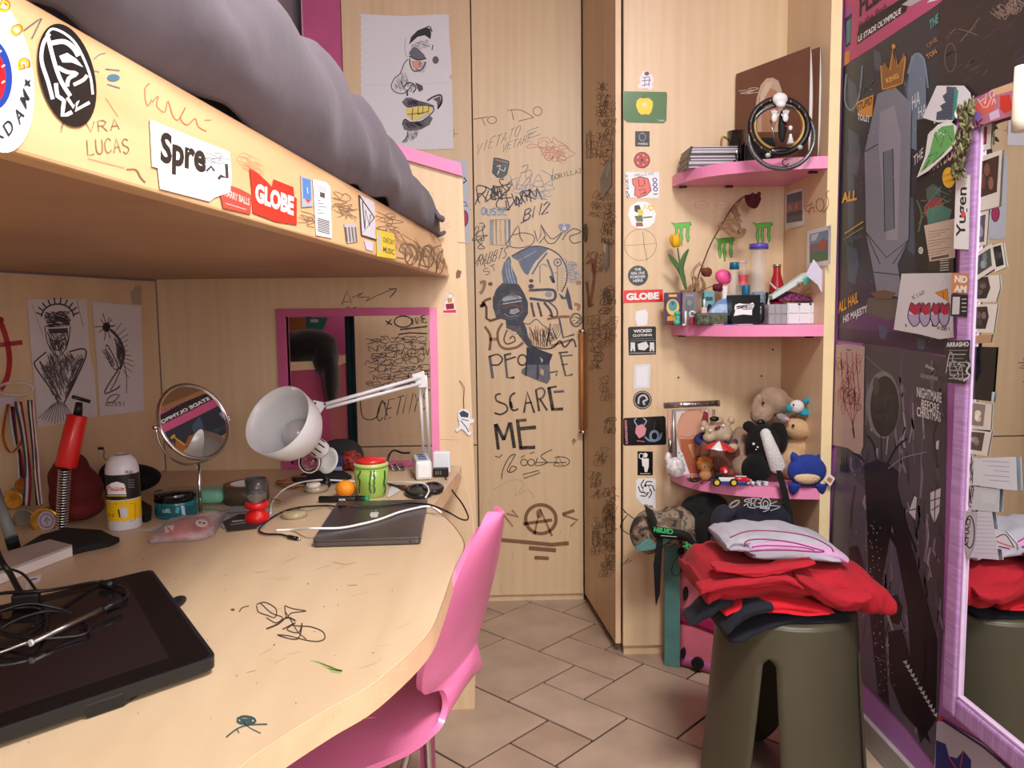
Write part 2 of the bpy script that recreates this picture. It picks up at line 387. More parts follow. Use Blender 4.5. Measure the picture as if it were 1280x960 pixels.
b = B(); b.prism([(wx(YF)-.1,YF-.1,-.01),(wx(YF),YF-.1,-.01),(wx(YB),YB+.1,-.01),(wx(YB)-.1,YB+.1,-.01)],(0,0,ZC+.01))
# plaster above the boarding on the left, boarding below
struct('wall_left',b,M_WALLG)
b = B(); b.box(RX+.002,RX+.1,YF-.1,YB+.1,-.01,ZC); wr = struct('wall_right',b,M_PLAS)
obj('lilac_paint',B().box(RX,RX+.0019,.85,2.6,0,ZC),M_WALL,wr)
b = B(); b.box(wx(YB)-.1,RX,YB,YB+.1,-.01,ZC); struct('wall_back',b,M_PLAS)
b = B(); b.box(-1.9,-.25,YF-.1,YF,-.01,ZC); b.box(1.09-.02,RX+.0,YF-.1,YF,-.01,ZC) if False else None
b.box(-.25,RX,YF-.1,YF,-.01,1.2); b.box(-.25,RX,YF-.1,YF,2.5,ZC); b.box(-.25,.1,YF-.1,YF,1.2,2.5); struct('wall_front',b,M_PLAS)
b = B(); b.box(-2.0,RX+.1,YF-.1,YB+.1,ZC,ZC+.1); struct('ceiling',b,M_PLAS)
b = B()
for x0,x1 in ((.1,.15),(RX-.05,RX),(.53,.58)): b.box(x0,x1,YF-.07,YF-.02,1.2,2.5)
b.box(.1,RX,YF-.07,YF-.02,1.2,1.25); b.box(.1,RX,YF-.07,YF-.02,2.45,2.5); struct('window_1',b,M_WHITE)
b = B(); b.box(RX-.014,RX,YF,2.24,0,.075); struct('baseboard_right',b,M_BASE,bevel=.003)

# ------------------------------------------------------------------ wardrobe
YW = 3.10
t = thing('wardrobe','tall pale birch wardrobe with graffiti covered doors at the far end of the room','wardrobe',(-.09,3.25,0))
b = B(); b.box(-.55,.37,YW+.022,YB-.01,.03,2.62); obj('body',b,mat('wardrobe_carcass',(120,92,66),.6),t)
b = B(); b.box(-.55,.37,YW+.015,YW+.03,0,.03); obj('plinth',b,M_WV,t)
door_l = obj('door',B().box(-.548,-.0585,YW,YW+.02,.655,2.62),M_WV,t,bevel=.0012); door_l['label'] = 'left wardrobe door behind the desk panel'
door_b = obj('door',B().box(-.548,-.0585,YW,YW+.02,.03,.65),M_WV,t,bevel=.0012); door_b['label'] = 'low wardrobe door under the left one'
door_r = obj('door',B().box(-.0535,.368,YW,YW+.02,.03,2.62),M_WV,t,bevel=.0012); door_r['label'] = 'graffiti covered wardrobe door'
h0,h1 = py(727,414,YW-.035),py(728,540,YW-.035)
hn = obj('handle',B().cyl((h0.x,h0.y,h1.z),(h0.x,h0.y,h0.z),.008),mat('copper_wood_grip',(196,128,78),.3),door_r)
for z in (h0.z,h1.z):
    b = B(); b.cyl((h0.x-.012,h0.y,z),(h0.x+.02,h0.y,z),.0085); b.cyl((h0.x,h0.y,z),(h0.x,YW,z),.005); obj('handle_mount',b,M_CHROME,door_r)
t = thing('pink_partition','tall pink filler panel between the grey wall and the wardrobe','panel',(-.625,3.13,0))
obj('panel',B().box(-.694,-.552,YW+.01,YW+.03,0,2.62),M_PINKD,t)
obj('edge_strip',B().box(-.70,-.694,YW+.006,YW+.03,0,2.62),mat('pale_pink_edge',(214,150,186),.4),t)
# open door standing off the wardrobe
t = thing('open_door','wardrobe door standing open at right angles, scribbled all over','door',(.4,2.85,.035))
dpoly = [(.372,3.085,.035),(.420,2.60,.035),(.437,2.60,.035),(.39,3.085,.035)]
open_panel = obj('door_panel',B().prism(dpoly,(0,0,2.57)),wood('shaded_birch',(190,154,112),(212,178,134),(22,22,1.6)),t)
obj('edge_band',B().box(.4195,.4375,2.5985,2.6,.035,2.605),mat('peach_edge_band',(236,204,168),.4,var=.03),t)

# ------------------------------------------------------------------ corner shelf unit
YS = 2.575; XS = .972
t = thing('corner_cabinet','tall birch corner unit with stickers and curved pink shelves','cabinet',(.72,2.85,0)); cabinet = t
cab_front = obj('front_panel',B().box(.442,XS,YS,YS+.02,.035,2.62),M_WV,t,bevel=.0012)
obj('plinth',B().box(.446,XS,YS+.012,YS+.03,0,.034),M_WV,t)
obj('carcass',B().box(.446,1.004,YS+.031,YB-.01,0,2.62),mat('carcass_board',(150,120,90),.6),t)
cab_side = obj('side_panel',B().box(XS,1.002,2.252,YS+.03,0,2.62),M_WV,t)
obj('side_edge_band',B().box(XS,1.003,2.249,2.252,0,2.62),M_EDGE,t)
SZ = (1.615,1.135,.650)
def shelf_pts(x0=.602):
    a = [(x0,YS),(x0+.0,2.53),(.622,2.455),(.66,2.385),(.743,2.318),(.86,2.272),(XS,2.250)]
    c = crom([Vector(p) for p in a],6); return [(p[0],p[1]) for p in c]+[(XS,YS)]
for z,n in zip(SZ,('top','middle','bottom')):
    s = obj('shelf',B().prism([(p[0],p[1],z-.034) for p in shelf_pts()],(0,0,.034)),M_PINK,t,bevel=.0015,weld=True)
    for q in ((.63,2.55),(.78,2.55),(.95,2.30)):
        obj('shelf_bracket',B().box(q[0]-.012,q[0]+.012,q[1]-.006,q[1]+.006,z-.040,z-.034),M_BLACK,s)
for x,y in ((848,472),(952,470),(966,437)):
    p = py(x,y,YS-.0005); obj('screw_hole',B().cyl((p.x,YS-.0006,p.z),(p.x,YS+.001,p.z),.0032,n=10),M_BLACKM,cab_front)

# ------------------------------------------------------------------ desk and its end panel
ZD = .74
edge = [(-.09,2.168),(-.113,1.975),(-.132,1.80),(-.142,1.755),(-.10,1.653),(-.07,1.546),(-.055,1.447),(-.070,1.30),(-.080,1.15),(-.094,1.038),
        (-.142,.910),(-.186,.846),(-.225,.785),(-.250,.735),(-.268,.66),(-.285,.50),(-.29,.30)]
ec = edge[:4]+[(p[0],p[1]) for p in crom([Vector(p) for p in edge[3:]],5)][1:]
desk = thing('desk','long birch desk with a rounded front, covered in clutter and pen marks','desk',(-.5,1.4,0))
top_poly = [(wx(.3)+.005,.3),(wx(2.235)+.005,2.235),(-.088,2.235)]+ec
worktop = obj('worktop',B().prism([(p[0],p[1],ZD-.035) for p in top_poly],(0,0,.035)),M_WD,desk,bevel=.001,seg=1)
b = B(); ee = ec
vs = [(p[0]*1,p[1],z) for z in (ZD-.034,ZD-.001) for p in ee]; n = len(ee)
off = []
for i,p in enumerate(ee):
    a = Vector(ee[max(0,i-1)]); c = Vector(ee[min(n-1,i+1)]); d = (c-a).normalized(); off.append((-d.y*.0012,d.x*.0012))
vs = [(p[0]+o[0],p[1]+o[1],z) for z in (ZD-.0345,ZD-.0004) for p,o in zip(ee,off)]
b.add(vs,[(i,i+1,n+i+1,n+i) for i in range(n-1)],True)
obj('edge_band',b,mat('desk_edge_band',(240,200,160),.4,var=.04,vs=30),desk)
obj('support_panel',B().box(-.165,-.142,1.62,1.74,0,ZD-.036),M_PINKD,desk)
obj('support_panel',B().box(-1.0,-.97,.6,.62,0,ZD-.036),M_PINKD,desk)

YP = 2.24
t = thing('end_panel','tall birch panel behind the desk with a pink framed opening','panel',(-.5,YP,0)); endp = t
def panel_pts(Y):
    def o(p): return Vector((p[0],Y,p[1]))
    return [o((wx(YP)+.004,0)),o((-.062,0)),o((-.050,.35)),o((-.045,.5)),o((-.071,1.565)),o((-.21,1.605)),o((-.5,1.68)),o((wx(YP)+.004,1.70))]
hole = [(-.578,.748),(-.172,.748),(-.172,1.176),(-.578,1.176)]
outer = panel_pts(YP); hp = [Vector((x,YP,z)) for x,z in hole]
tri = geometry.tessellate_polygon([[Vector((p.x,p.z,0)) for p in outer],[Vector((p.x,p.z,0)) for p in reversed(hp)]])
allp = outer+list(reversed(hp)); nA = len(allp); vs = allp+[p+Vector((0,.022,0)) for p in allp]; fs = []
for q in tri: fs.append(q); fs.append(tuple(i+nA for i in reversed(q)))
no = len(outer)
for i in range(no): j = (i+1) % no; fs.append((i,j,j+nA,i+nA))
for i in range(4): j = (i+1) % 4; fs.append((no+i,no+j,no+j+nA,no+i+nA))
end_board = obj('board',B().add(vs,fs),M_WV,t)
b = B(); b.prism([(-.5,YP-.012,1.69),(-.5,YP-.012,1.725),(-.21,YP-.012,1.640),(-.074,YP-.012,1.598),(-.070,YP-.012,1.562),(-.21,YP-.012,1.603)],(0,.046,0))
obj('top_trim',b,M_PINK,t,bevel=.001)
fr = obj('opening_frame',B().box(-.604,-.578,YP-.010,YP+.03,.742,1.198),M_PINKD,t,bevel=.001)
b = B(); b.box(-.172,-.150,YP-.010,YP+.03,.742,1.198); obj('opening_frame',b,M_PINK,t,bevel=.001)
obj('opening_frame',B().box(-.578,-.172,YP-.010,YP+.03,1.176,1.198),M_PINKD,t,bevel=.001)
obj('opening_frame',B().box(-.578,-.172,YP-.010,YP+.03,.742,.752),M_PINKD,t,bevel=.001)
# boarding on the left wall under the bed
b = B(); e = .003
b.prism([(wx(.3)+e,.3,.742),(wx(2.236)+e,2.236,.742),(wx(2.236)+e-.0025,2.236,.742),(wx(.3)+e-.0025,.3,.742)],(0,0,.538))
tag(obj('wall_boarding',b,M_WV),'birch boarding on the left wall under the loft bed','panel')

# what stands behind the opening
t = thing('pink_cabinet','pink door cabinet with a wooden top seen through the desk opening','cabinet',(-.72,2.75,0))
a0,a1 = (-.73,2.50),(-.548,2.66)
obj('body',B().prism([(a0[0],a0[1],0),(a1[0],a1[1],0),(a1[0]-.01,3.0,0),(-.75,3.0,0)],(0,0,1.0)),mat('rose_lacquer',(190,84,118),.45),t)
obj('top',B().prism([(a0[0]-.01,a0[1]-.01,1.0),(a1[0]+.012,a1[1]-.01,1.0),(a1[0],3.0,1.0),(-.75,3.0,1.0)],(0,0,.028)),M_WV,t)
b = B()
for c,r in (((-.68,2.68,1.07),(.09,.10,.06)),((-.61,2.67,1.08),(.09,.08,.055)),((-.56,2.66,1.04),(.045,.08,.07)),((-.535,2.63,.97),(.025,.06,.1))): b.ell(c,r)
tag(obj('black_jacket',b,mat('black_cloth',(16,16,18),.9,bump=.4,bs=40,sheen=.3),remesh=.008),'black jacket heaped on the pink cabinet behind the opening','jacket')
b = B(); b.grid(lambda u,v: (-.50+u*.035+.008*math.sin(u*12),2.72+.012*math.sin(u*25),.004+v*1.69),16,4)
tag(obj('teal_curtain',b,mat('dark_teal_cloth',(22,50,52),.9,var=.15),solid=.004),'dark teal curtain hanging behind the desk opening','curtain')
b = B(); b.ell((-.50,2.58,.70),(.075,.06,.07),f=lambda d: 1+.1*abs(d.x*d.z)); b.box(-.56,-.44,2.52,2.64,0,.66)
tag(obj('grey_stool',b,mat('grey_cloth',(58,66,66),.9,var=.1,bump=.2)),'round grey padded seat low behind the desk opening','stool')
p = Pr((0,2.9,0),(0,1,0)); p.slab([(358,397),(382,397),(382,412),(358,414)],(176,112,60)); p.poly([(383,397),(410,397),(404,412),(383,414)],(40,130,116)); p.poly([(388,399),(398,399),(398,403),(388,403)],(210,225,220))
p.make('wall_picture',label='orange and green picture above the pink cabinet behind the opening',cat='picture')

# ------------------------------------------------------------------ loft bed
def bx(Y): return -.3465+.1055*Y
def tx(Y): return bx(Y)-.030
ZB0,ZB1 = 1.283,1.40
bed = thing('loft_bed','loft bed with a sticker covered pine side board above the desk','bed',(-.8,1.2,ZB0))
b = B(); Y0,Y1 = .12,2.232
vs = []
for Y in (Y0,Y1): vs += [(bx(Y),Y,ZB0),(tx(Y),Y,ZB1),(tx(Y)-.025,Y,ZB1),(bx(Y)-.025,Y,ZB0)]
b.add(vs,[(0,1,2,3),(7,6,5,4),(0,4,5,1),(1,5,6,2),(2,6,7,3),(3,7,4,0)])
side_board = obj('side_board',b,M_WB,bed,bevel=.003)
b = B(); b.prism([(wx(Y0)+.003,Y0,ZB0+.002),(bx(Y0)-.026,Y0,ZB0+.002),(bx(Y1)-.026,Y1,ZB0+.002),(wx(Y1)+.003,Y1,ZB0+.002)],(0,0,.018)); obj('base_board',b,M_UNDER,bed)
b = B(); b.prism([(wx(Y0)+.02,Y0,ZB0+.021),(bx(Y0)-.09,Y0,ZB0+.021),(bx(Y1)-.09,Y1-.02,ZB0+.021),(wx(Y1)+.02,Y1-.02,ZB0+.021)],(0,0,.10)); obj('mattress',b,mat('mattress_ticking',(190,186,190),.9),bed,bevel=.02)
# duvet
HT = [(.12,.20),(.55,.20),(.85,.195),(1.0,.19),(1.27,.175),(1.6,.15),(1.9,.112),(2.08,.078),(2.19,.04)]
def ht(Y):
    for (a,h),(c,k) in zip(HT,HT[1:]):
        if Y <= c: return h+(k-h)*max(0,(Y-a)/(c-a))
    return HT[-1][1]
def duvet(u,v):
    Y = .12+v*2.07; H = ht(Y); prof = u*1.25
    ex = tx(Y)
    if u < .55:
        a = (u/.55)*PI*.62-.35*PI   # rolled front edge
        R = H*.52; x = ex+.012*min(1,H/.1)-R*.62+math.cos(a)*R*.88; z = ZB1-.006+H*.5+math.sin(a)*H*.52
    else:
        k = (u-.55)/.45; a = PI*.27; R = H*.52; x = ex+.012*min(1,H/.1)-R*.62+math.cos(a)*R*.88-k*.62; z = ZB1-.006+H*.5+math.sin(a)*H*.52*(1-k*.1)+.06*k*math.sin(min(1,k)*PI)*H/.2
    w = noise.noise(Vector((x*3,Y*4.5,z*6)))*.022+noise.noise(Vector((x*7+4,Y*9-z*11,z*9)))*.010
    w += .009*math.sin(Y*26+z*38+3*noise.noise(Vector((Y*2,z*3,1))))*min(1,H/.1)+.005*abs(noise.noise(Vector((Y*16+z*22,z*10-Y*3,2))))
    w *= min(1,H/.12)
    return Vector((x+w*.5,Y,max(z+w*.6,ZB1+.001 if u < .1 else 0)))
b = B(); b.grid(duvet,60,150)
duv = tag(obj('duvet',b,mat('mauve_grey_duvet',(96,88,98),.88,var=.05,bump=.5,bs=16,sheen=.12),solid=.006),'mauve grey duvet rolled over the side of the loft bed','duvet')
b = B(); b.grid(lambda u,v: Vector((-.19+.065*u+.012*math.sin(v*7),2.03+.19*v,ZB1+.006+.055*(1-v)*math.sin(PI*(.25+.6*u))+.012*math.sin(v*9+u*4))),14,14)
tag(obj('duvet_corner',b,mat('mauve_grey_duvet',(0,0,0)),solid=.012,sub=1),'folded dark corner of the duvet cover at the bed foot','bedding')

# ------------------------------------------------------------------ chair
t = thing('pink_chair','pink shell chair with a rounded back, pushed under the desk','chair',(-.2,1.45,0))
ac = Vector((.29,.957,0)).normalized(); bk = Vector((.957,-.29,0)).normalized(); c0 = Vector((-.067,1.452,0))
PROF = [(.04,.428,-.405),(.14,.432,-.385),(.22,.434,-.33),(.285,.436,-.24),(.295,.438,-.13),(.24,.443,-.065),(.18,.448,-.02),(.13,.458,.0),(.102,.475,.010),(.097,.493,.014),(.104,.508,.012),(.140,.519,.008),(.172,.533,.009),
    (.189,.555,.013),(.193,.59,.02),(.184,.64,.035),(.164,.69,.050),(.134,.735,.064),(.098,.773,.076),(.062,.798,.083),(.02,.809,.086)]
PRC = crom([Vector(p) for p in PROF],5); NP = len(PRC)-1
def shell(u,v):
    s = 2*u-1; w,z,o = PRC[round(v*NP)]; k = max(0,min(1,(z-.46)/.06))
    return c0+ac*(w*s)+bk*(o-.02*s*s*k)+Vector((0,0,z-(1-k)*.012*s*s))
b = B(); b.grid(shell,16,NP); sh_ = obj('shell',b,mat('pink_lacquered_ply',(244,134,184),.33,var=.03,vs=5,coat=.2),t,solid=.012,doubles=1e-6); sh_.modifiers.new('e','EDGE_SPLIT').split_angle = math.radians(40)
b = B(); hub = c0+bk*-.22+Vector((0,0,.415)); b.cyl(hub-Vector((0,0,.01)),hub+Vector((0,0,.016)),.06)
obj('seat_mount',b,M_CHROME,t)
for k,(i,j) in enumerate(((-1,-.10),(1,-.12),(-1,-.40),(1,-.40))):
    q = c0+ac*(.13*i)+bk*j; b = B(); b.tube(crom([hub,hub+(q-hub)*.5+Vector((0,0,.405-hub.z)),Vector((q.x*.92+hub.x*.08,q.y*.92+hub.y*.08,.36)),Vector((q.x,q.y,.006))],5),.0075); obj('leg',b,M_CHROME,t)

# ------------------------------------------------------------------ stool
sc = Vector((.714,1.835)); t = thing('olive_stool','olive green moulded stool with arched slots under the folded clothes','stool',(sc.x,sc.y,0))
M_OL = mat('olive_plastic',(76,72,56),.42,var=.04,vs=6,bump=.03,bs=200)
ZT = .460
def rad(z): return .197-.038*(z/ZT)**.9
def slot(z):     # half angle of the slot at height z
    if z >= .385: return 0
    k = .385-z; return min(math.sqrt(k/.014),1)*(.085+.15*k/.385)
b = B(); rot0 = math.atan2(-sc.y,-sc.x)-.19
for L in range(4):
    ca = rot0+PI/4+L*PI/2
    def g(u,v):
        z = ZT*v if v < .999 else ZT; hw = PI/4-slot(z); s = 2*u-1
        lo = .02*(max(0,abs(s)-.55)/.45)**2*(1 if z < .02 else 0)
        a = ca+s*hw*(1-.4*max(0,(.08-z)/.08)**2); r = rad(z); return (sc.x+r*math.cos(a),sc.y+r*math.sin(a),z)
    b.grid(g,14,96)
obj('legs',b,M_OL,t,solid=.007)
obj('seat',B().lathe([(0,ZT+.004),(.10,ZT+.005),(.150,ZT+.006),(.158,ZT+.003),(.1605,ZT-.004),(.1605,ZT-.012)],(sc.x,sc.y,0),n=48,cap=False),M_OL,t,solid=.004)
# ================================================================== drawings, stickers and graffiti
N_Y = (0,1,0)
G = (58,60,70); BR = (122,82,58); DB = (62,72,98)
# --- graffiti on the right wardrobe door
p = Pr((0,YW,0),N_Y,.0006,2e-5)
RB = (150,88,66)
p.line([(592,149),(610,146)],.9,RB); p.line([(602,147),(606.5,157)],.9,RB); p.circle_line(615,150,5.5,4.5,.9,RB)
p.line([(634,138),(650,137.5),(666,146),(664,147.5),(648,151.5)],.9,RB,smooth=4); p.line([(639.5,138),(642,150)],.9,RB); p.circle_line(672,139,5.5,5.5,.9,RB)
p.hand('VIETATO',594,194,648,170,14,.7,(120,122,124),up=(4,-14),seed=3); p.hand('E',662,172,676,167,9,.7,(120,122,124)); p.hand('VETARE',627,190,664,176,10,.7,(120,122,124),up=(3,-10),seed=4)
p.line([(658,184),(664,180),(672,181),(674,174),(684,172),(690,178),(692,171),(697,176),(706,181),(712,188),(719,192),(712,196),(704,200),(694,196),(686,201),(680,195),(674,184),(664,185)],.7,(224,130,116),smooth=4,closed=True)
for i in range(4): p.scrib(675+i*2,176+i*5,32-i*3,8,13,.6,(226,138,124),40+i,.25)
p.hand('GORILLAZ',690,225,728,216,6,.8,(90,84,84),seed=7)
p.scrib(634,222,50,16,16,.8,(140,160,200),5,-.15); p.scrib(640,228,46,14,14,.7,(150,170,205),6,.1); p.scrib(655,236,32,8,12,.6,(160,176,208),8,.2)
p.line([(652,209),(660,206),(657,214),(651,216)],.7,G,smooth=3)
for x0,y0,w,h,n,a,sd in ((595,236,24,18,9,-.2,11),(612,236,22,14,8,-.1,12),(620,250,30,14,10,-.25,13),(644,244,26,14,9,-.3,14)): p.scrib(x0,y0,w,h,n,1.5,(78,74,92),sd,a,1.1)
p.hand('KIGAS',594,256,636,240,14,1.3,(74,70,84),up=(5,-14),seed=9); p.line([(632,238),(624,226),(630,224)],1.3,G,smooth=3)
p.hand('BN2',654,276,686,264,14,1.7,(84,82,104),up=(3,-14),seed=12); p.line([(651,279),(662,273)],1.6,(84,82,104))
p.hand('OUSSE',602,269,633,269,9,2.4,(186,202,220),seed=2); p.hand('OUSSE',602,269,633,269,9,.6,(120,150,180),seed=2)
for x0,x1,c in ((613,617,(170,184,190)),(619,621,(150,160,150)),(624,627,(226,196,150)),(630,633,(160,176,186)),(635,638,(130,150,164))): p.poly([(x0,275),(x1,275),(x1,306),(x0+1,305)],c)
p.line([(613,275),(637,274),(638,307),(613,306)],.9,(110,130,150),closed=True)
p.scrib(595,278,14,20,10,1.1,(92,90,100),21,.2); p.line([(595,296),(610,294),(597,301),(606,310),(597,310),(603,303)],1.1,(80,80,92),smooth=4)
p.line([(632,306),(640,294),(648,282),(650,296),(654,302)],1.2,(86,82,90),smooth=2); p.line([(641,294),(655,291),(668,296),(664,306),(648,310),(634,307)],1.1,(86,82,90),smooth=4)
p.line([(668,288),(672,302),(676,294),(676,281),(682,295),(674,304)],1.2,(86,82,90)); p.line([(676,281),(688,298),(696,296),(703,290),(694,303),(685,304),(680,296)],1.2,(86,82,90),smooth=2)
p.line([(703,300),(708,292),(717,286),(726,289),(722,292),(712,296),(716,304),(726,302)],1.2,(86,82,90),smooth=4)
p.hand('RABBTS',596,334,632,322,14,1,(92,88,92),up=(4,-14),seed=15); p.hand('ST',606,344,622,338,8,.9,(92,88,92)); p.line([(594,330),(602,318),(606,334)],1,(92,88,92),smooth=3)
# the big drawn helmet figure
BL = (112,130,160); BD = (66,74,96)
p.poly([(639,320),(652,312),(668,308),(686,311),(678,318),(667,330),(660,344),(655,341),(650,332),(648,326),(642,323)],BL)
p.line([(648,326),(670,314)],.7,(200,214,230)); p.line([(665,343),(674,328),(684,316)],2.2,BL); p.line([(662,340),(671,325)],.8,(215,222,232))
p.poly([(629,354),(627,340),(630,328),(636,320),(638,322),(640,334),(646,347),(647,355)],BL)
for k in range(3): p.line([(632+k*3.5,324+k),(633+k*3.5,340),(637+k*3.5,354)],.9,(205,216,232),smooth=3)
p.line([(640,320),(662,309),(680,309),(698,318),(708,335),(708,352),(702,365)],1.6,BD,smooth=5)
p.circ(664,351,2.8,2.2,BD); p.circ(664,358,3.6,3,BD); p.line([(675,354),(675,332),(680,330),(684,333)],.9,BD); p.line([(684,324),(690,340),(693,354)],2.6,BL); p.line([(688,345),(692,353)],3.6,(70,80,96))
p.circle_line(697,328,4.5,4.5,1.5,BL); p.circ(697,328,1.6,1.6,BL); p.line([(697,333),(697,364)],1.1,BL); p.line([(692,341),(697,341)],.7,BL)
for k in range(10): p.line([(699,336+k*3),(704,335+k*3)],.5,(140,146,158))
for k in range(7): p.scrib(705+k,322+k*4,18-k*.6,5,9,.6,(160,178,208),60+k,.35)
p.poly([(627,354),(648,355),(655,366),(660,378),(660,392),(654,402),(658,410),(660,420),(668,434),(660,434),(645,415),(633,410),(632,400),(620,397),(616,384),(616,372),(620,362)],(60,66,84))
p.circle_line(638,384,15,15,1.1,(110,118,136)); p.poly([(627,373),(637,368),(650,370),(653,373),(640,375),(629,377)],(190,200,214)); p.line([(628,380),(652,376)],1.6,(190,196,206)); p.poly([(638,387),(647,385),(650,389),(643,393),(637,392)],(186,184,190))
p.line([(630,386),(636,382),(646,382),(652,385)],2.2,BR,smooth=3); p.line([(630,392),(637,396),(647,394)],1,(150,156,170),smooth=3)
for k in range(4): p.line([(634+k,408+k*3),(650+k*2,409+k*3)],.6,(130,138,154))
p.line([(661,363),(688,362),(694,366),(693,374),(685,376),(670,374),(662,373)],3.4,(74,78,102),smooth=4); p.circ(686,368,4.5,3.6,(160,170,196))
for x0,x1 in ((664,668),(672,677),(680,690)): p.line([(x0,378),(x1-2,388),(x1,396)],3,(76,72,94),smooth=3)
p.line([(684,376),(694,384),(697,392),(694,396),(686,394)],1.8,(70,70,90),smooth=4); p.poly([(698,366),(706,372),(709,358),(713,370),(716,388),(711,386),(708,374),(702,374)],(74,82,112))
p.line([(602,386-2),(606,376),(614,373)],3.4,BR,smooth=3); p.line([(603,377),(608,384),(608,398),(613,401),(622,398),(630,396)],3.2,(104,68,48)); p.line([(600,383),(607,380)],4,BR)
p.line([(600,354),(606,352),(604,362),(600,367)],4,(170,130,104),smooth=3); p.circ(613,355,3,2.4,(120,84,62))
p.line([(720,354),(726,353)],5,(190,150,122)); p.line([(718,380),(724,382),(722,388)],4,(180,140,112),smooth=3); p.line([(684,399),(700,396),(712,396)],3.2,(150,104,76),smooth=2)
p.circle_line(720,400,7,8,2.2,(130,110,96)); p.scrib(715,396,10,8,8,.8,(90,70,60),71)
for i in range(5): p.circle_line(688,412-i,13-i*2.2,14-i*2.4,.7,(96,96,104),n=18,a0=-.6,a1=1.9)
p.line([(655,404),(662,405),(670,399),(678,406),(684,410)],1.1,BD,smooth=4); p.line([(683,432),(688,404),(696,424)],2,(80,90,120)); p.line([(699,398),(704,422),(718,418)],2.4,(80,90,120))
for k in range(8): p.line([(662+k*3.4,412+abs(k-4)),(666+k*2.4,434)],.9,(112,84,70))
p.hatch([(660,405),(700,410),(690,436),(668,434)],60,.7,(140,112,96),3,1.4)
p.line([(660,432),(680,436),(692,434),(700,426),(706,434),(716,424),(720,434)],2.2,(70,60,70),smooth=4); p.line([(690,432),(716,424)],2.6,(150,110,90))
p.line([(606,408),(613,420),(612,438)],3.4,(130,90,68),smooth=4); p.line([(628,404),(622,416),(624,430),(632,436),(646,434),(654,428)],3.2,(142,100,76),smooth=4); p.line([(634,412),(630,424),(634,430),(644,426),(641,420),(637,424)],2,(120,84,64),smooth=4); p.line([(612,424),(622,424)],4,(180,140,116))
# PEOPLE SCARE ME
LK = (52,46,48); LG = (104,100,108)
p.line([(612,445),(616,473)],3.6,LG); p.line([(611,446),(622,443),(628,449),(623,456),(614,456)],2,LK,smooth=4)
p.line([(631,444),(634,472),(643,472)],3,LG); p.line([(630,444),(639,442)],2.4,LK); p.line([(632,450),(645,446)],2.2,LK); p.line([(639,473),(643,471)],2.6,LK)
p.circle_line(653,450,5.5,6.5,2,LK)
p.poly([(658,434),(667,434),(691,443),(687,452),(688,474),(684,480),(670,475),(652,467),(652,462),(658,458)],(108,112,128)); p.poly([(658,435),(667,434),(691,443),(686,456),(672,456),(660,456)],(50,54,76))
p.line([(660,436),(657,470)],2.4,(40,42,54)); p.line([(672,444),(672,474)],2.4,(50,50,60)); p.poly([(675,446),(679,450),(677,454)],(214,196,176)); p.poly([(676,460),(680,463),(679,470),(675,466)],(222,200,176)); p.line([(687,466),(697,464),(695,470)],2.2,LG)
p.line([(700,441),(707,470),(716,468)],2.6,LG); p.line([(698,441),(710,440)],1.8,LK); p.line([(702,445),(716,444)],1.8,LG); p.line([(702,456),(710,455)],1.6,LG)
p.line([(626,492),(620,494),(621,501),(632,506),(634,513),(626,518),(618,516)],2.2,LK,smooth=4)
p.line([(644,491),(638,496),(638,508),(642,513),(648,511)],2.4,LK,smooth=4); p.line([(638,502),(640,510)],3.4,LK)
p.line([(655,516),(659,490),(668,516)],2.8,LK); p.line([(657,504),(665,503)],2.2,LK)
p.line([(670,488),(674,514)],2.8,LK); p.line([(669,488),(677,485),(681,490),(678,497),(672,499)],2.4,LG,smooth=4); p.line([(675,499),(684,513)],2.6,LK)
p.line([(686,484),(691,512)],4.4,(36,32,34)); p.line([(685,485),(696,483)],2.4,LK); p.line([(692,490),(705,489)],3,LG); p.line([(689,512),(704,511)],3.6,LK)
p.line([(619,530),(623,562)],4,(44,38,36)); p.line([(620,530),(630,550)],4.4,(50,44,42)); p.line([(630,550),(637,528)],3.4,(58,50,48)); p.line([(638,528),(643,560)],4.4,(44,38,36))
p.line([(647,527),(651,560)],4.4,(58,50,48)); p.line([(645,526),(658,525)],3.6,(44,38,36)); p.line([(650,536),(670,534)],4.6,(64,56,54)); p.line([(649,560),(669,559)],4.4,(44,38,36))
p.line([(627,599),(629,586),(637,571),(644,568),(641,574),(634,588),(640,590),(646,585),(640,583),(636,590)],1.1,K,smooth=4)
for cx in (655,664): p.circle_line(cx,578,4.2,4,1.1,K)
p.line([(651,572),(656,569)],1,K); p.line([(662,567),(668,565)],1,K); p.line([(672,572),(670,582),(684,578),(676,570),(690,562)],1.1,K,smooth=4); p.line([(670,578),(708,578)],1,K); p.line([(692,582),(698,570),(704,582),(694,578)],1.1,K)
p.circle_line(700,577,12,6,1,K,a0=-2.2,a1=2.2); p.line([(654,593),(674,588),(675,591),(655,598)],1,K,closed=True); p.line([(619,570),(624,572),(628,568)],1,K); p.line([(715,552),(718,548),(716,556),(720,550)],1.3,K)
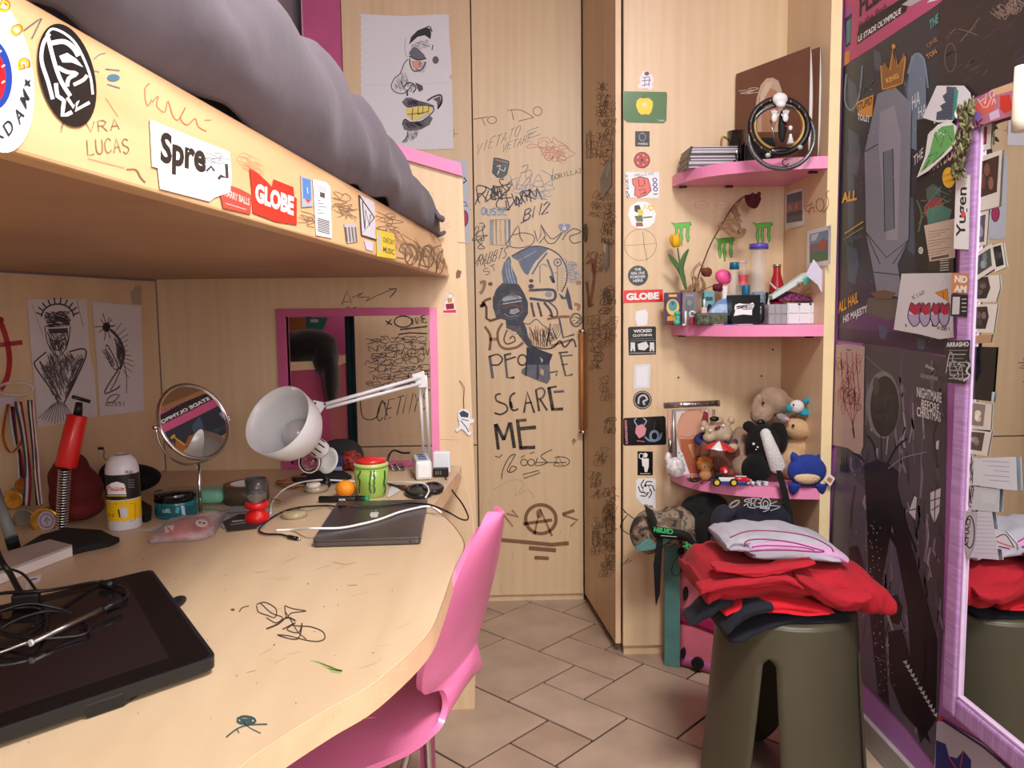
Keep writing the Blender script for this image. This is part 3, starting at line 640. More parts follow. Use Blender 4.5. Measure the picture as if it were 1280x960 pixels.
# circle A and strokes in brown
AB = (140,100,72); AC = (166,124,94)
p.circle_line(676,649,19,18,4.4,AB,n=40); p.line([(668,668),(675,636),(690,670)],3.4,AC); p.line([(654,655),(690,650)],4,AB); p.circ(674,642,4,6,AC)
p.line([(633,642),(648,646),(640,638)],3,(176,140,112)); p.line([(630,644),(641,658)],2.4,(176,140,112)); p.line([(703,643),(718,638)],4,AB); p.line([(704,644),(722,650),(713,658)],3,AC)
p.line([(627,675),(660,678),(690,681),(711,679)],5,AB); p.line([(661,685),(695,688)],5.2,AB); p.line([(668,697),(686,698)],4.6,AB)
p.line([(617,612),(640,600),(655,604),(645,620),(660,612),(668,622)],.6,(200,176,146),smooth=4)
rg = random.Random(8)
for k in range(14): p.line([(x0 := rg.uniform(600,720),y0 := rg.uniform(590,735)),(x0+rg.uniform(-3,3),y0+rg.uniform(4,14))],.4,(196,164,126))
g = p.make('graffiti',door_r,M_INK); g['label'] = 'pen and paint drawings with the words PEOPLE SCARE ME'

def sticker(pl,name,label,fn,group=None,gloss=True,cat='sticker'):
    p = Pr(*pl); fn(p); return p.make(name,None,M_PRINTG if gloss else M_PRINT,label,cat,group)
PW = ((0,YW,0),N_Y,.001)
def f(p):
    p.slab([(617,197),(624,197.5),(636,201),(637,204),(634,218),(628,223),(621,222),(615,216),(616,205)],(30,24,20)); p.line([(619,199.5),(635,203.5)],2,(150,110,90)); p.line([(618,205),(634,207)],.5,(150,130,110))
    p.line([(621,208),(626,207),(624,211),(627,212)],1.1,WH); p.line([(632,209),(630,214),(626,212)],1.1,WH); p.line([(624,213),(622,218)],1.1,WH)
sticker(PW,'shield_sticker','small black shield sticker under the TO DO writing',f)
def f(p):
    p.slab([(705,291.5),(699,286),(697.5,282),(700,279.5),(703,280),(705,282),(708,279.5),(712,280),(713,283),(710,288)],(82,62,120)); p.text('a',703,287,708,287,4,WH)
sticker(PW,'heart_sticker','tiny purple heart sticker on the graffiti door',f)
# --- face drawing on the left wardrobe door
p = Pr((0,YW,0),N_Y,.002)
pp = [(449,17),(480,19),(505,20),(545,18),(561,18),(562,50),(564,75),(565,92),(561,96),(565,100),(566,140),(567,186),(530,187),(500,186),(470,184),(455,178),(452,150),(451,110)]
pp += [(451+(.8 if k % 2 else -.8),106-k*4) for k in range(22)]
p.slab(pp,(232,232,240)); p.line([(452,107),(508,106),(564,103)],.5,(210,210,220))
GY = (120,118,126); DK = (40,38,42)
nose = [(510,74),(505,80),(500,92),(493,98),(489,108),(494,115),(503,117),(510,113),(516,104)]
p.line(nose,1.2,(70,70,76),smooth=4); p.hatch([(500,88),(491,104),(494,114),(508,116),(514,106),(508,90)],90,.35,GY,2,1.2)
p.poly([(511,56),(514,46),(522,38),(532,34),(538,36),(539,43),(538,49),(531,44),(522,46)],DK); p.line([(530,36),(537,33),(540,40)],1.4,DK,smooth=3)
p.poly([(511,66),(516,59),(522,60),(530,68),(533,74),(524,75),(514,72)],(112,108,122)); p.line([(511,70),(522,75),(533,73)],1.3,DK,smooth=3)
p.poly([(514,76),(526,76),(527,82),(520,88),(516,84)],(224,164,150)); p.line([(512,73),(513,82),(518,89),(528,86),(532,77)],1.6,(70,66,72),smooth=4)
p.hatch([(511,56),(538,46),(538,60),(514,64)],50,.35,GY,5,.4); p.hatch([(524,76),(534,76),(532,90),(518,92)],40,.4,(80,78,84),6,1)
p.circ(544.5,75,4,4.8,(96,94,100)); p.line([(541,56),(540,63)],1.2,(60,60,66)); p.line([(507,48),(506,62),(509,72)],.5,GY,smooth=3)
p.line([(505,109),(509,104),(515,104),(520,110),(516,116)],1.5,DK,smooth=4); p.poly([(519,103),(528,107),(529,112),(524,115),(521,109)],(84,82,88)); p.hatch([(508,104),(520,104),(520,116),(512,116)],30,.4,(100,98,104),9,1.2)
p.line([(509,112),(509,120)],2.2,(70,68,74))
p.poly([(503,127),(507,122),(514,122),(524,126),(536,129),(543,132),(541,136),(524,133),(510,134)],(120,114,126)); p.line([(503,127),(510,134),(524,131),(542,133)],1.2,DK,smooth=4)
p.poly([(507,136),(518,134),(532,132),(541,134),(538,142),(528,148),(516,151),(509,146)],(240,220,120))
for x0,y0,x1,y1 in ((516,135,515,150),(523,134,522,143),(529,133,528,142),(536,133,535,141),(509,143,530,141),(522,143,536,139)): p.line([(x0,y0),(x1,y1)],.9,(70,60,40))
p.poly([(524,148),(533,141),(538,142),(530,148),(518,152)],(204,204,204))
p.poly([(503,156),(506,149),(514,153),(526,152),(538,145),(541,148),(537,156),(526,162),(512,164),(505,162)],(110,106,112)); p.line([(503,156),(506,149),(514,153),(528,151),(541,140),(542,134)],1.4,DK,smooth=4)
p.line([(534,126),(542,121),(551,119),(552,128),(547,136)],2.2,(60,58,64),smooth=4); p.poly([(541,124),(550,120),(552,130),(547,136),(546,127)],(96,94,102))
p.line([(510,164),(508,172),(503,178)],1.4,(70,70,74),smooth=3); p.hatch([(510,163),(526,162),(518,176),(504,180)],60,.4,(130,128,134),11,1.9)
p.hatch([(505,124),(520,124),(536,130),(508,133)],60,.35,(60,56,64),12,.5); p.hatch([(505,152),(538,150),(530,160),(508,162)],70,.35,(50,48,54),13,.7)
p.make('face_drawing',label='large torn white sheet with an ink drawing of a grinning face with yellow teeth',cat='drawing')
p = Pr((0,YW,0),N_Y,.002)
p.slab([(566,200),(584,201),(587,250),(587,304),(578,306),(566,304)],(206,210,226)); p.line([(580,222),(583,226),(579,229)],1.6,K); p.poly([(577,232),(584,234),(583,244),(576,243)],(196,216,212))
p.line([(575,248),(580,252),(577,257),(585,258),(581,252)],1.2,K); p.circ(580,273,5,10,(190,60,110)); p.circle_line(580,273,5,10,1,K); p.circ(588,262,.6,.6,K)
p.make('marker_sheet',label='pale blue sheet with marker doodles half hidden behind the end panel',cat='drawing')
p = Pr((0,YW,0),N_Y,.0006); p.line([(567,161),(567.5,166),(567,172)],.6,(140,104,84)); p.line([(566,168),(572,167)],.6,(140,104,84))
# graffiti seen through the opening, on the left door
p.line([(482,401),(490,406)],1.6,K); p.line([(484,406),(489,399)],1.6,K); p.circle_line(504,402,11,7,1.6,K); p.hand('MNE',516,406,534,403,9,1.5,K,seed=3); p.line([(500,412),(534,408)],2,K); p.line([(498,418),(512,416),(534,417)],1.6,K)
for k in range(7): p.scrib(457+k % 3*4,423+k*9,72,7,26,.9,((70,80,96),(84,84,84),(60,60,66))[k % 3],90+k,-.05)
p.line([(450,500),(454,522),(470,522),(478,500),(484,520)],1.3,(72,52,40),smooth=4); p.hand('CETNYS',470,526,534,510,22,1.2,(72,52,40),up=(5,-24),seed=8)
g = p.make('graffiti',door_l,M_INK)

# --- graffiti and photos on the open door
dn = Vector((.485,.048,0)); pd = ((.372,3.085,0),(-.9953,-.0962*1.0,0))
p = Pr((.372,3.085,0),(.485,.048,0),.0006,2e-5)
OD = (110,80,58)
rg = random.Random(5)
def vscr(x,y,w,h,n,seed,lw=.6,c=OD):
    x0 = min(max(x-7,733),754); y = y if h > 0 else y+h; k = max(1,int(abs(h)/11))
    for j in range(k): p.scrib(x0+(seed+j) % 3,y+j*11,13,9,10,lw*.75,c,seed*7+j,.1)
for i,(x,y,w,h) in enumerate(((752,104,-12,60),(764,126,-12,46),(741,166,-8,34),(756,164,-10,44),(746,238,-8,30),(766,240,-14,60),(758,262,-14,44),(744,252,-8,30),(760,300,-18,20),(738,316,-8,20),(750,320,-10,26),(766,360,-10,26),(756,360,-12,34),(768,396,-10,40),(752,402,-12,40),
     (744,430,-9,40),(738,396,-8,36),(756,470,-10,40),(766,520,-12,30),(750,560,-10,30),(744,590,-8,40),(764,610,-14,50),(760,630,-18,60),(746,650,-12,44),(766,680,-14,40),(756,700,-16,24))):
    vscr(x,y,w,h,15,100+i,.7 if i % 3 else 1.0,OD if i % 2 else (96,72,54))
p.line([(733,168),(733,198),(738,196),(738,164)],.9,(100,78,60),closed=True)
p.line([(733,330),(740,326),(742,350),(736,384)],3,(168,92,60),smooth=3); p.line([(733,352),(736,384),(741,380)],2.4,(110,60,40)); p.poly([(738,322),(745,324),(744,344),(739,340)],(180,110,76)); p.circle_line(762,366,5,9,1,(110,90,130))
p.circle_line(731.5,291,2,11,1.4,(40,34,30)); p.line([(731,283),(732,300)],1.4,(40,34,30))
for k in range(5): p.line([(752,642+k*9),(758+k*2,636+k*10),(766,646+k*9)],.9,(70,56,44),smooth=4)
p.circle_line(762,655,5,12,1,(60,46,36)); p.circle_line(744,672,4,12,.9,(80,64,50))
g = p.make('graffiti',open_panel,M_INK)
PO = ((.372,3.085,0),(.485,.048,0),.001)
PO = (Vector((.372,3.085,0)),Vector((.485,.048,0)).normalized(),.001)
def f(p): p.slab([(764,195),(764,232),(752,248),(750,225),(756,208)],(92,86,82)); p.poly([(762,199),(762,229),(753,242),(752,224),(757,210)],(66,70,74)); p.poly([(758,212),(762,206),(761,220),(757,222)],(120,120,118))
sticker(PO,'door_photo','dark photograph taped slanting on the open wardrobe door',f,cat='photo')
def f(p): p.slab([(764,238),(764,240),(752,250),(752,248)],(200,186,170)); 
def f2(p): p.slab([(753,304),(761,308),(761,334),(754,336)],(80,76,74)); p.poly([(754,304),(758,306),(757,318),(754,312)],(220,214,206)); p.line([(757,306),(757,330)],.8,(190,184,176))
sticker(PO,'door_note','small dark photo strip lower on the open wardrobe door',f2,cat='photo')
# --- stickers down the corner cabinet
PC = ((0,YS,0),N_Y,.0005)
def f(p):
    p.slab([(804,89),(810,89),(812,92),(815,94),(817,99),(815,106),(817,110),(812,113),(809,110),(799,111),(797,107),(801,103),(799,98),(802,94)],(236,230,240)); p.circ(808.5,92,3,2.6,(70,56,60))
    for a in (((803,97),(812,96)),((802,101),(814,100)),((802,107),(812,105)),((806,97),(806,108)),((812,96),(811,108))): p.line(a,.9,(110,84,130))
sticker(PC,'figure_sticker','tiny lilac and white cut out sticker above the green card',f)
def f(p):
    p.slab([(779,114),(833,115),(834,118),(833,151),(830,154),(784,153),(779,148)],(62,112,52)); p.poly([(805,123),(800,122.5),(796,126),(795,132),(798,140),(802,143.5),(806,142.5),(811,143.5),(814,140),(816,133),(816,127),(812,123),(808,122.5)],(244,214,30))
    p.line([(805,123),(804.5,119)],.9,(60,50,30)); p.circ(806,131,3.2,2.6,(236,226,170)); p.text('THINK',822,152,831,152,2.4,(210,220,200))
sticker(PC,'green_apple_card','green card with a yellow apple on the corner cabinet',f,cat='card')
def f(p): p.slab([(794,164),(812,164),(812,183),(794,183)],(26,28,32)); p.circle_line(803,171,4,5,.8,(150,160,168)); p.line([(800,167),(806,167)],1,(150,160,168)); p.text('WEIRD',797,181,810,181,2.4,(210,214,220),.02)
sticker(PC,'black_square_sticker','small black square sticker with a hooded head outline',f)
def f(p):
    p.slab([(802.5+10.2*math.cos(a),200+10.2*math.sin(a)) for a in [2*PI*k/28 for k in range(28)]],(56,30,28)); p.circ(802.5,200,9.2,9.2,(190,60,56)); p.circ(802.5,200,1.8,1.8,(40,16,16)); p.circle_line(802.5,200,4.6,4.6,.5,(90,30,30))
    for k in range(5): p.circ(802.5+6*math.cos(k*1.257),200+6*math.sin(k*1.257),1.3,1.3,(232,150,140))
sticker(PC,'red_round_sticker','small round dark red sticker below the black square one',f)
def f(p):
    p.slab([(782,215),(824,215.5),(823.5,248),(783,247)],(238,238,242)); p.text('HELLO MY',793,221,818,219,3.6,(60,58,70))
    p.poly([(790,224),(800,221),(810,223),(812,230),(814,238),(808,244),(798,247),(793,244),(794,234),(791,230)],(232,110,100)); p.line([(790,224),(800,221),(810,223),(812,230),(814,238),(808,244),(798,247),(793,244),(794,234),(791,230)],1,(60,30,40),closed=True)
    for a in (((798,224),(799,233),(805,232)),((805,224),(806,231)),((798,238),(806,236),(806,243)),((800,243),(808,240))): p.line(a,1,(70,30,40))
    p.hand('SPANKY',787,247,785,218,3.6,.9,(40,36,70),seed=3); p.hand('OOOI',816,223,817,245,5,1.2,(40,50,140),seed=4)
sticker(PC,'fist_sticker','white name sticker with a salmon pink fist',f)
def f(p):
    p.slab([(785,268),(788,258),(797,252),(808,252),(816,258),(820,267),(818,278),(811,284),(800,286),(790,282)],(246,246,248)); p.hand('NO',805,261,816,263,6,1.8,(220,206,60))
    p.poly([(793,257),(799,256),(801,261),(797,266),(793,264)],K); p.poly([(797,262),(804,262),(804,268),(798,270)],(222,206,60)); p.poly([(793,270),(803,269),(804,277),(796,277)],(90,110,70)); p.poly([(795,278),(803,278),(804,283),(795,283)],(150,70,50)); p.line([(804,272),(815,271)],1.6,(110,40,60))
sticker(PC,'white_round_sticker','round white sticker with yellow and black shapes',f)
def f(p):
    p.slab([(797.5+12.6*math.cos(a),344.5+12.6*math.sin(a)) for a in [2*PI*k/30 for k in range(30)]],(50,52,58))
    for i,(t,w) in enumerate((('THE',8),('REAL ONE',17),('FOREVER',19),('HERE',12))): p.text(t,797.5-w/2,339+i*4.6,797.5+w/2,338+i*4.6,3.4,(214,216,220),.03)
sticker(PC,'round_lettering_sticker','round black sticker with grey lettering above the red one',f)
def f(p): p.slab([(778,363),(828.5,361.5),(829,377),(779,379)],(222,42,46)); p.text('GLOBE',783,375.5,824,374,9,WH,.05)
sticker(PC,'red_globe_sticker','red sticker reading GLOBE on the corner cabinet',f)
def f(p): p.slab([(795,389),(807,387),(810,392),(809,406),(797,408),(794,398)],(240,240,246)); 
sticker(PC,'torn_white_sticker','torn blank white sticker just under the red GLOBE one',f)
def f(p):
    p.slab([(785,410),(787,408.5),(819,408),(820,410),(820,443),(786,444)],(20,20,22)); p.text('WICKED',792,416,815,415,4,WH,.03); p.text('CLOTHING',791,421,815,420,3,WH,.02); p.line([(787,426),(819,425.5)],.5,(150,150,150)); p.line([(789,423.5),(817,423)],.7,(120,120,120))
    for x in (791,815): p.poly([(x-2.6,428),(x+2.6,428),(x+3,439),(x+1,439),(x,435),(x-1,439),(x-3,439)],(226,226,226))
    p.poly([(797,430),(803,428),(808,427),(811,433),(806,438),(798,437)],(226,226,226)); p.line([(787,441.5),(819,441)],.9,(180,180,180))
sticker(PC,'black_band_sticker','square black sticker with white lettering and three little white shapes',f)
def f(p): p.slab([(793,456),(813,455),(812,485),(792,486)],(226,228,240)); p.poly([(796,459),(810,458),(809,482),(796,483)],(238,240,248))
sticker(PC,'blank_white_sticker','blank bluish white rectangular sticker in the middle of the cabinet',f)
def f(p):
    p.slab([(803+11.6*math.cos(a),500+11.6*math.sin(a)) for a in [2*PI*k/28 for k in range(28)]],(34,34,38)); p.circle_line(803,500,10,10,.9,(190,190,194)); p.line([(798,505),(799,497),(805,494),(809,499),(804,502),(806,506)],2.2,(200,200,204),smooth=4)
sticker(PC,'round_beast_sticker','round black sticker with a curled pale shape and ring',f)
def f(p):
    p.slab([(779,524),(781,522.5),(830,520),(832,522),(833,554),(831,556),(781,557),(779,555)],(18,18,22)); p.text('CAPSOOSOO',785,555,783.5,525,3,(236,150,160),.03)
    p.circle_line(818,545,5,6,3,(120,140,170)); p.poly([(795,533),(803,530),(808,536),(806,544),(799,548),(794,541)],(222,150,160)); p.line([(797,533),(793,526),(796,523)],1.4,(170,180,200),smooth=3); p.line([(805,532),(808,526),(804,523)],1.4,(170,180,200),smooth=3)
    p.line([(806,546),(813,551),(824,549),(827,541)],2.4,(120,140,170),smooth=4); p.line([(796,551),(806,552)],1.6,(170,90,110)); p.line([(818,526),(818,536)],.4,(90,90,96))
sticker(PC,'black_horned_sticker','black card sticker with pink and blue curls and side lettering',f)
def f(p):
    p.slab([(797,564),(816,564.5),(816,594),(797,594)],(22,22,24)); p.circle_line(801.5,570,2.6,3.4,1,WH); p.circ(806.5,569,3,3,WH); p.poly([(802,573),(811,573),(811,583),(809,590),(806,590),(805,583),(803,583)],WH); p.line([(800,592),(813,592)],.8,(200,200,200))
sticker(PC,'black_figure_sticker','small upright black sticker with a white standing figure',f)
def f(p):
    p.slab([(795,600),(799,598),(818,598),(820,600),(819,622),(820,636),(812,634),(802,630),(795,622)],(240,240,242))
    for k in range(6): a = k*1.05; p.line([(808+4*math.cos(a),611+5*math.sin(a)),(808+8*math.cos(a+.6),611+9*math.sin(a+.6)),(808+10.5*math.cos(a+1.3),611+12*math.sin(a+1.3))],1.3,K,smooth=4)
    p.circle_line(808,612,4.5,5.5,.8,(90,80,110)); p.circ(807,607,1.6,1.6,(60,60,66)); p.line([(805,616),(811,616)],.7,(120,100,140)); p.text('SNS',805,633,816,635,3,K,.03)
sticker(PC,'swirl_sticker','white sticker with black swirls at the bottom of the cabinet column',f)
p = Pr((0,YS,0),N_Y,.0004,2e-5); p.circle_line(800.5,306,20,19.5,.55,(150,112,84),n=50); p.line([(782,307),(820,304.5)],.5,(160,120,90)); p.line([(803.5,289),(805,306),(809,326)],.7,(150,110,84))
for cx in (877,903): p.circle_line(cx,256,9,5,.4,(196,170,136)); p.line([(cx-9,257),(cx+9,255)],.4,(196,170,136))
p.line([(776,708),(786,698),(780,706),(790,700)],.7,K); p.make('graffiti',cab_front,M_INK)
def claw(cx,cy):
    def f(p):
        GR = (104,200,78); O = (20,30,18)
        def sh(d):
            s = []
            s.append([(cx-12-d,cy-10-d),(cx-6,cy-8-d),(cx,cy-9-d),(cx+12+d,cy-10-d),(cx+13+d,cy-7+d),(cx+5,cy-4+d),(cx-7,cy-4+d)])
            for x,L in ((-5.6,23),(.2,27),(8.4,22)):
                s.append([(cx+x-2.4-d,cy-8-d*.4),(cx+x+2-x*.02+d,cy-8-d*.4),(cx+x+2+d,cy-2),(cx+x+1.2+d,cy+4),(cx+x+2.2+d,cy+9),(cx+x+.9+d,cy+L-8+d),(cx+x+.2,cy+L-8+d*2.4),(cx+x-.6-d,cy+12),(cx+x-1.8-d,cy+6),(cx+x-.8-d,cy)])
            return s
        for q in sh(.5): p.poly(q,O)
        for q in sh(0): p.poly(q,GR)
        p.up()
    return f
sticker(PC,'claw_sticker','green three clawed energy drink sticker behind the yellow tulip',claw(851,288))
sticker(PC,'claw_sticker','green three clawed energy drink sticker under the dried rose, lowest of three',claw(905,307))
sticker(PC,'claw_sticker','green three clawed energy drink sticker above the tall clear tube',claw(952.5,288))
# side panel of the corner cabinet
PSd = ((XS,0,0),(1,0,0),.0008)
def f(p): p.slab([(981,241),(1004.5,234),(1005.5,281),(981,288)],(228,226,226)); p.poly([(983.5,244),(1002.5,238.5),(1003,276),(983,279)],(72,84,120)); p.poly([(983.5,255),(1002.7,250),(1002.8,262),(983.3,266)],(150,96,112)); p.poly([(983.4,266),(1003,262),(1003,268),(983.3,271)],(40,44,60)); 
def f_(p):
    f(p); p.poly([(985,262),(987,254),(990,262)],(196,130,130)); p.poly([(993,262),(995,252),(998,260)],(196,130,130))
sticker(PSd,'city_photo','white bordered photo of a city at dusk inside the corner cabinet',f_,cat='photo')
def f(p):
    p.slab([(1009,289),(1039,281),(1038,330),(1008,338)],(232,234,238)); p.poly([(1012,293),(1035.5,287),(1035,325),(1012,329)],(120,156,190)); p.poly([(1012,306),(1035,300),(1035,318),(1012,322)],(120,110,120)); p.poly([(1012,318),(1035,312),(1035,325),(1012,329)],(60,120,84))
    p.poly([(1022,305),(1030,296),(1033,308),(1026,314)],(180,84,70)); p.circ(1036.5,284.5,.9,.9,(60,60,60)); p.poly([(1014,294),(1024,291),(1020,300),(1014,302)],(214,224,236))
sticker(PSd,'garden_photo','white bordered colour photo of a garden scene inside the corner cabinet',f,cat='photo')
p = Pr((XS,0,0),(1,0,0),.0006); CH = (160,70,50)
p.line([(1014,255),(1008,258),(1008,264),(1013,263)],.9,CH,smooth=3); p.line([(1011,268),(1015,252),(1018,266)],.9,CH); p.line([(1011,261),(1018,259)],.9,CH); p.circle_line(1025,256,5,8,.9,CH); p.line([(1037,238),(1033,242),(1036,254),(1031,264),(1027,263)],.9,CH,smooth=4)
p.make('graffiti',cab_side,M_INK)

# ------------------------------------------------------------------ posters on the right wall
PX = lambda o=.002: ((RX,0,0),(1,0,0),o)
T1 = (1055,82); 
p = Pr(*PX(.001))
p.slab([(1056,0),(1062,-190),(1240,-330),(1240,-60),(1174,4),(1160,14),(1120,40),(1090,60),(1055,82)],(196,84,128)); MG = (196,84,128)
p.poly([(1055,82),(1056,10),(1064.5,4),(1063,50),(1060,70)],(170,90,160)); p.poly([(1056,23),(1065,16),(1063,56),(1057,60)],(36,40,80)); p.poly([(1058,27),(1064,23),(1062.5,52),(1058,56)],(90,140,146)); p.poly([(1056,65),(1062,63),(1061,79),(1055.5,82)],(214,150,60))
p.poly([(1072,44),(1130,8),(1135,2),(1136,-8),(1074,32),(1071,45)],(34,26,32)); p.text('LE STADE OLYMPIQUE',1072.5,54,1124,13,10,(238,236,238),.03,up=(0,-11)) if 0 else None
p.poly([(1071,56),(1133,14),(1135,2),(1072,44)],(34,26,32)); p.text('LE STADE OLYMPIQUE',1072.5,54,1126,18,10,(238,236,238),.03,up=(.5,-9))
p.text('in the flesh',1073,36,1108,12,9,(70,26,50),.01,up=(.4,-9.5)); p.text('FLESH',1074,22,1118,-12,24,(38,22,36),.04,up=(.5,-26)); p.poly([(1127,6),(1150,-10),(1152,0),(1138,8)],(190,190,196)); p.poly([(1158,4),(1170,-8),(1172,0)],(230,228,230))
p.poly([(1066,-90),(1180,-185),(1180,-175),(1066,-80)],(34,26,32))
p.make('pink_ticket_poster',label='pink concert poster reading LE STADE OLYMPIQUE at the top of the right wall',cat='poster')
p = Pr(*PX(.0005)); NV = (44,48,62)
p.slab([(1054,84),(1090,60),(1120,40),(1165,8),(1180,0),(1183,200),(1184,300),(1184,444),(1150,439),(1110,432),(1047,425),(1049,250)],NV)
rg = random.Random(3)
p.poly([(1049,330),(1090,350),(1120,380),(1183,400),(1184,444),(1110,432),(1047,425)],(58,42,66)); p.poly([(1056,395),(1100,390),(1180,405),(1183,420),(1047,410)],(88,50,96)); p.poly([(1086,372),(1124,374),(1140,392),(1110,400),(1080,390)],(96,88,70))
for x,y,w,h in ((1066,120,6,22),(1068,190,8,30),(1097,75,5,14),(1064,250,5,60),(1066,330,8,26),(1104,415,6,10),(1140,280,8,40),(1152,150,8,40),(1155,290,10,30),(1152,430,6,8),(1137,112,7,12)):
    p.poly([(x-w,y-h),(x+w*.6,y-h*.7),(x+w,y),(x+w*.4,y+h),(x-w*.7,y+h*.8),(x-w*.9,y)],(70,84,106))
p.poly([(1139,70),(1150,66),(1157,80),(1158,150),(1150,190),(1136,184),(1134,110)],(108,126,150))
p.line([(1058,92),(1056,125),(1064,138),(1074,120),(1078,82)],2,(128,146,168),smooth=3); p.line([(1135,92),(1143,68),(1155,74),(1160,110)],2,(128,146,168),smooth=3)
# plain stand-in: a tall draped grey throne shape under a gold crown
p.poly([(1096,118),(1118,108),(1140,130),(1136,300),(1122,330),(1128,372),(1096,366),(1090,330),(1082,290),(1080,190)],(128,132,148)); p.poly([(1100,140),(1118,132),(1126,170),(1122,300),(1108,300),(1098,180)],(150,150,164)); p.poly([(1104,190),(1116,186),(1118,286),(1106,290)],(104,114,130))
for a in (((1096,118),(1080,190),(1082,290),(1100,330)),((1140,130),(1136,300),(1116,330)),((1104,190),(1106,290)),((1116,186),(1118,286)),((1082,290),(1108,322),(1136,300)),((1080,190),(1098,180)),((1092,340),(1126,344))): p.line(a,1.1,(34,36,48))
p.poly([(1088,366),(1104,362),(1120,366),(1114,374),(1094,373)],(110,84,60))
p.poly([(1103,112),(1101,84),(1106,78),(1112,88),(1116,66),(1122,84),(1130,66),(1133,76),(1128,104),(1115,112)],(150,96,48)); p.line([(1103,112),(1101,82),(1112,88),(1117,56),(1122,84),(1132,70),(1128,104),(1103,112)],1.6,(206,156,66)); p.text('KING',1109,104,1124,97,6,(226,186,90),.02); p.circ(1117,58,2.4,3,(206,156,66))
p.text('THE NEW',1074,120,1091,106,7,(52,88,96),.03,up=(0,-8)); p.poly([(1070,128),(1092,118),(1090,146),(1072,142)],(222,152,60)); p.text('STUPID',1071,140,1090,130,8,(52,40,30),.03,up=(.5,-10)); p.text('TOILET',1072,150,1087,153,8,(236,236,240),.03,up=(0,-8))
p.text('ALL',1052,254,1071,250,12,(230,168,60),.04,up=(.5,-13)); p.line([(1056,292),(1079,277)],2,(190,150,70)); p.line([(1057,298),(1079,284)],1.2,(150,150,90)); p.text('GLOBAL',1058,304,1079,296,5,(110,110,110))
p.text('ALL HAIL',1048,392,1073,378,12,(232,166,54),.03,up=(0,-14)); p.text('HIS MAJESTY',1054,407,1084,393,10,(236,232,238),.03,up=(0,-12))
p.text('HA',1140,138,1150,130,12,(226,228,232),0,up=(0,-18)); p.text('HA',1148,148,1158,142,9,(226,228,232),0,up=(0,-14)); p.text('THE',1162,38,1173,28,6,(90,160,150),.03,up=(0,-12)); p.text('ONE',1160,60,1173,50,5,(176,120,66)); p.text('TON',1160,74,1172,66,6,(196,140,66),.02)
for k in range(40): p.circ(rg.uniform(1052,1180),rg.uniform(90,430),rg.uniform(.3,.7),rg.uniform(.3,.7),(190,196,210),n=6)
p.make('night_sky_poster',label='tall dark blue poster with a gold crown and the words ALL HAIL HIS MAJESTY',cat='poster',m=M_PRINTP)
# lower dark poster
p = Pr(*PX(.0012)); p.slab([(1079,429),(1113,433),(1184,447),(1182,600),(1178,800),(1169,958),(1133,909),(1110,884),(1066,838),(1040,700),(1036,694),(1046,560),(1048,500)],(78,73,80))
p.poly([(1040,694),(1066,838),(1133,909),(1169,958),(1174,820),(1130,740),(1110,640),(1070,600),(1046,570)],(96,88,102))
rg = random.Random(12)
for k in range(190):
    x = rg.uniform(1045,1178); y = rg.uniform(440,880); h = rg.uniform(14,60)
    if y+h < 690+(x-1045)*1.6+60: p.line([(x,y),(x+rg.uniform(-4,4),y+h/2),(x+rg.uniform(-6,6),y+h)],rg.uniform(1,4),rg.choice([(56,52,58),(112,104,120),(78,72,82),(156,148,164),(126,114,138),(96,78,106)]),taper=True)
p.up(); p.circ(1104,506,21,42,(128,126,126),n=40); p.circ(1106,508,18,38,(40,38,42),n=40); p.hatch([(1090,490),(1120,490),(1120,530),(1092,530)],60,.7,(70,66,72),4,.8)
p.circ(1095,482,4,11,(70,66,70)); p.line([(1101,540),(1102,575)],1.2,(20,18,22)); p.line([(1082,445),(1094,456),(1110,470)],.4,(170,170,174))
p.poly([(1080,582),(1096,574),(1112,580),(1124,590),(1118,640),(1104,720),(1106,800),(1112,884),(1098,870),(1086,760),(1084,660)],(20,18,24)); p.poly([(1120,600),(1128,640),(1150,720),(1172,800),(1170,900),(1150,930),(1140,860),(1134,760),(1112,640)],(24,20,28))
p.line([(1110,586),(1130,572),(1158,565)],1,(150,148,156),smooth=4); p.line([(1090,590),(1076,572),(1066,566)],3,(20,18,24),smooth=3); p.line([(1096,580),(1092,556),(1084,544)],2.4,(20,18,24),smooth=3); p.line([(1108,582),(1120,560),(1134,548)],2.6,(20,18,24),smooth=3); p.line([(1120,560),(1118,548)],1.4,(20,18,24))
p.line([(1118,600),(1134,660),(1146,690)],3,(16,14,18)); p.line([(1108,660),(1126,690),(1146,740)],5,(16,14,18))
for x in (1052,1055,1058): p.poly([(x-1.6,590),(x,562),(x+1.6,590)],(24,22,28))
p.poly([(1050,580),(1061,580),(1061,592),(1050,590)],(20,20,26)); p.line([(1050,590),(1066,592),(1082,578)],2,(90,88,110),smooth=4)
p.poly([(1136,640),(1143,620),(1146,622),(1144,650)],(206,206,212)); p.poly([(1163,616),(1176,610),(1174,640),(1168,655),(1163,640)],(214,214,220))
for a in (((1163,626),(1176,622)),((1164,638),(1174,632)),((1169,612),(1168,655)),((1137,638),(1145,636))): p.line(a,1.2,(24,22,26))
p.poly([(1170,552),(1174,550),(1173,562),(1170,561)],(220,220,224))
p.poly([(1062,684),(1072,682),(1078,700),(1084,730),(1074,730),(1062,706)],(44,16,24)); p.poly([(1112,745),(1122,744),(1128,760),(1124,780),(1114,778)],(18,16,20)); p.line([(1104,746),(1110,770),(1116,788)],3,(160,156,166)); p.poly([(1110,790),(1128,786),(1140,830),(1146,880),(1164,930),(1128,890),(1112,850)],(14,12,16))
for k in range(13): t = k/12; p.poly([(1130+t*38-2,828+t*66-1),(1130+t*38+4,828+t*66-3),(1130+t*38+3,828+t*66+3)],(206,204,212))
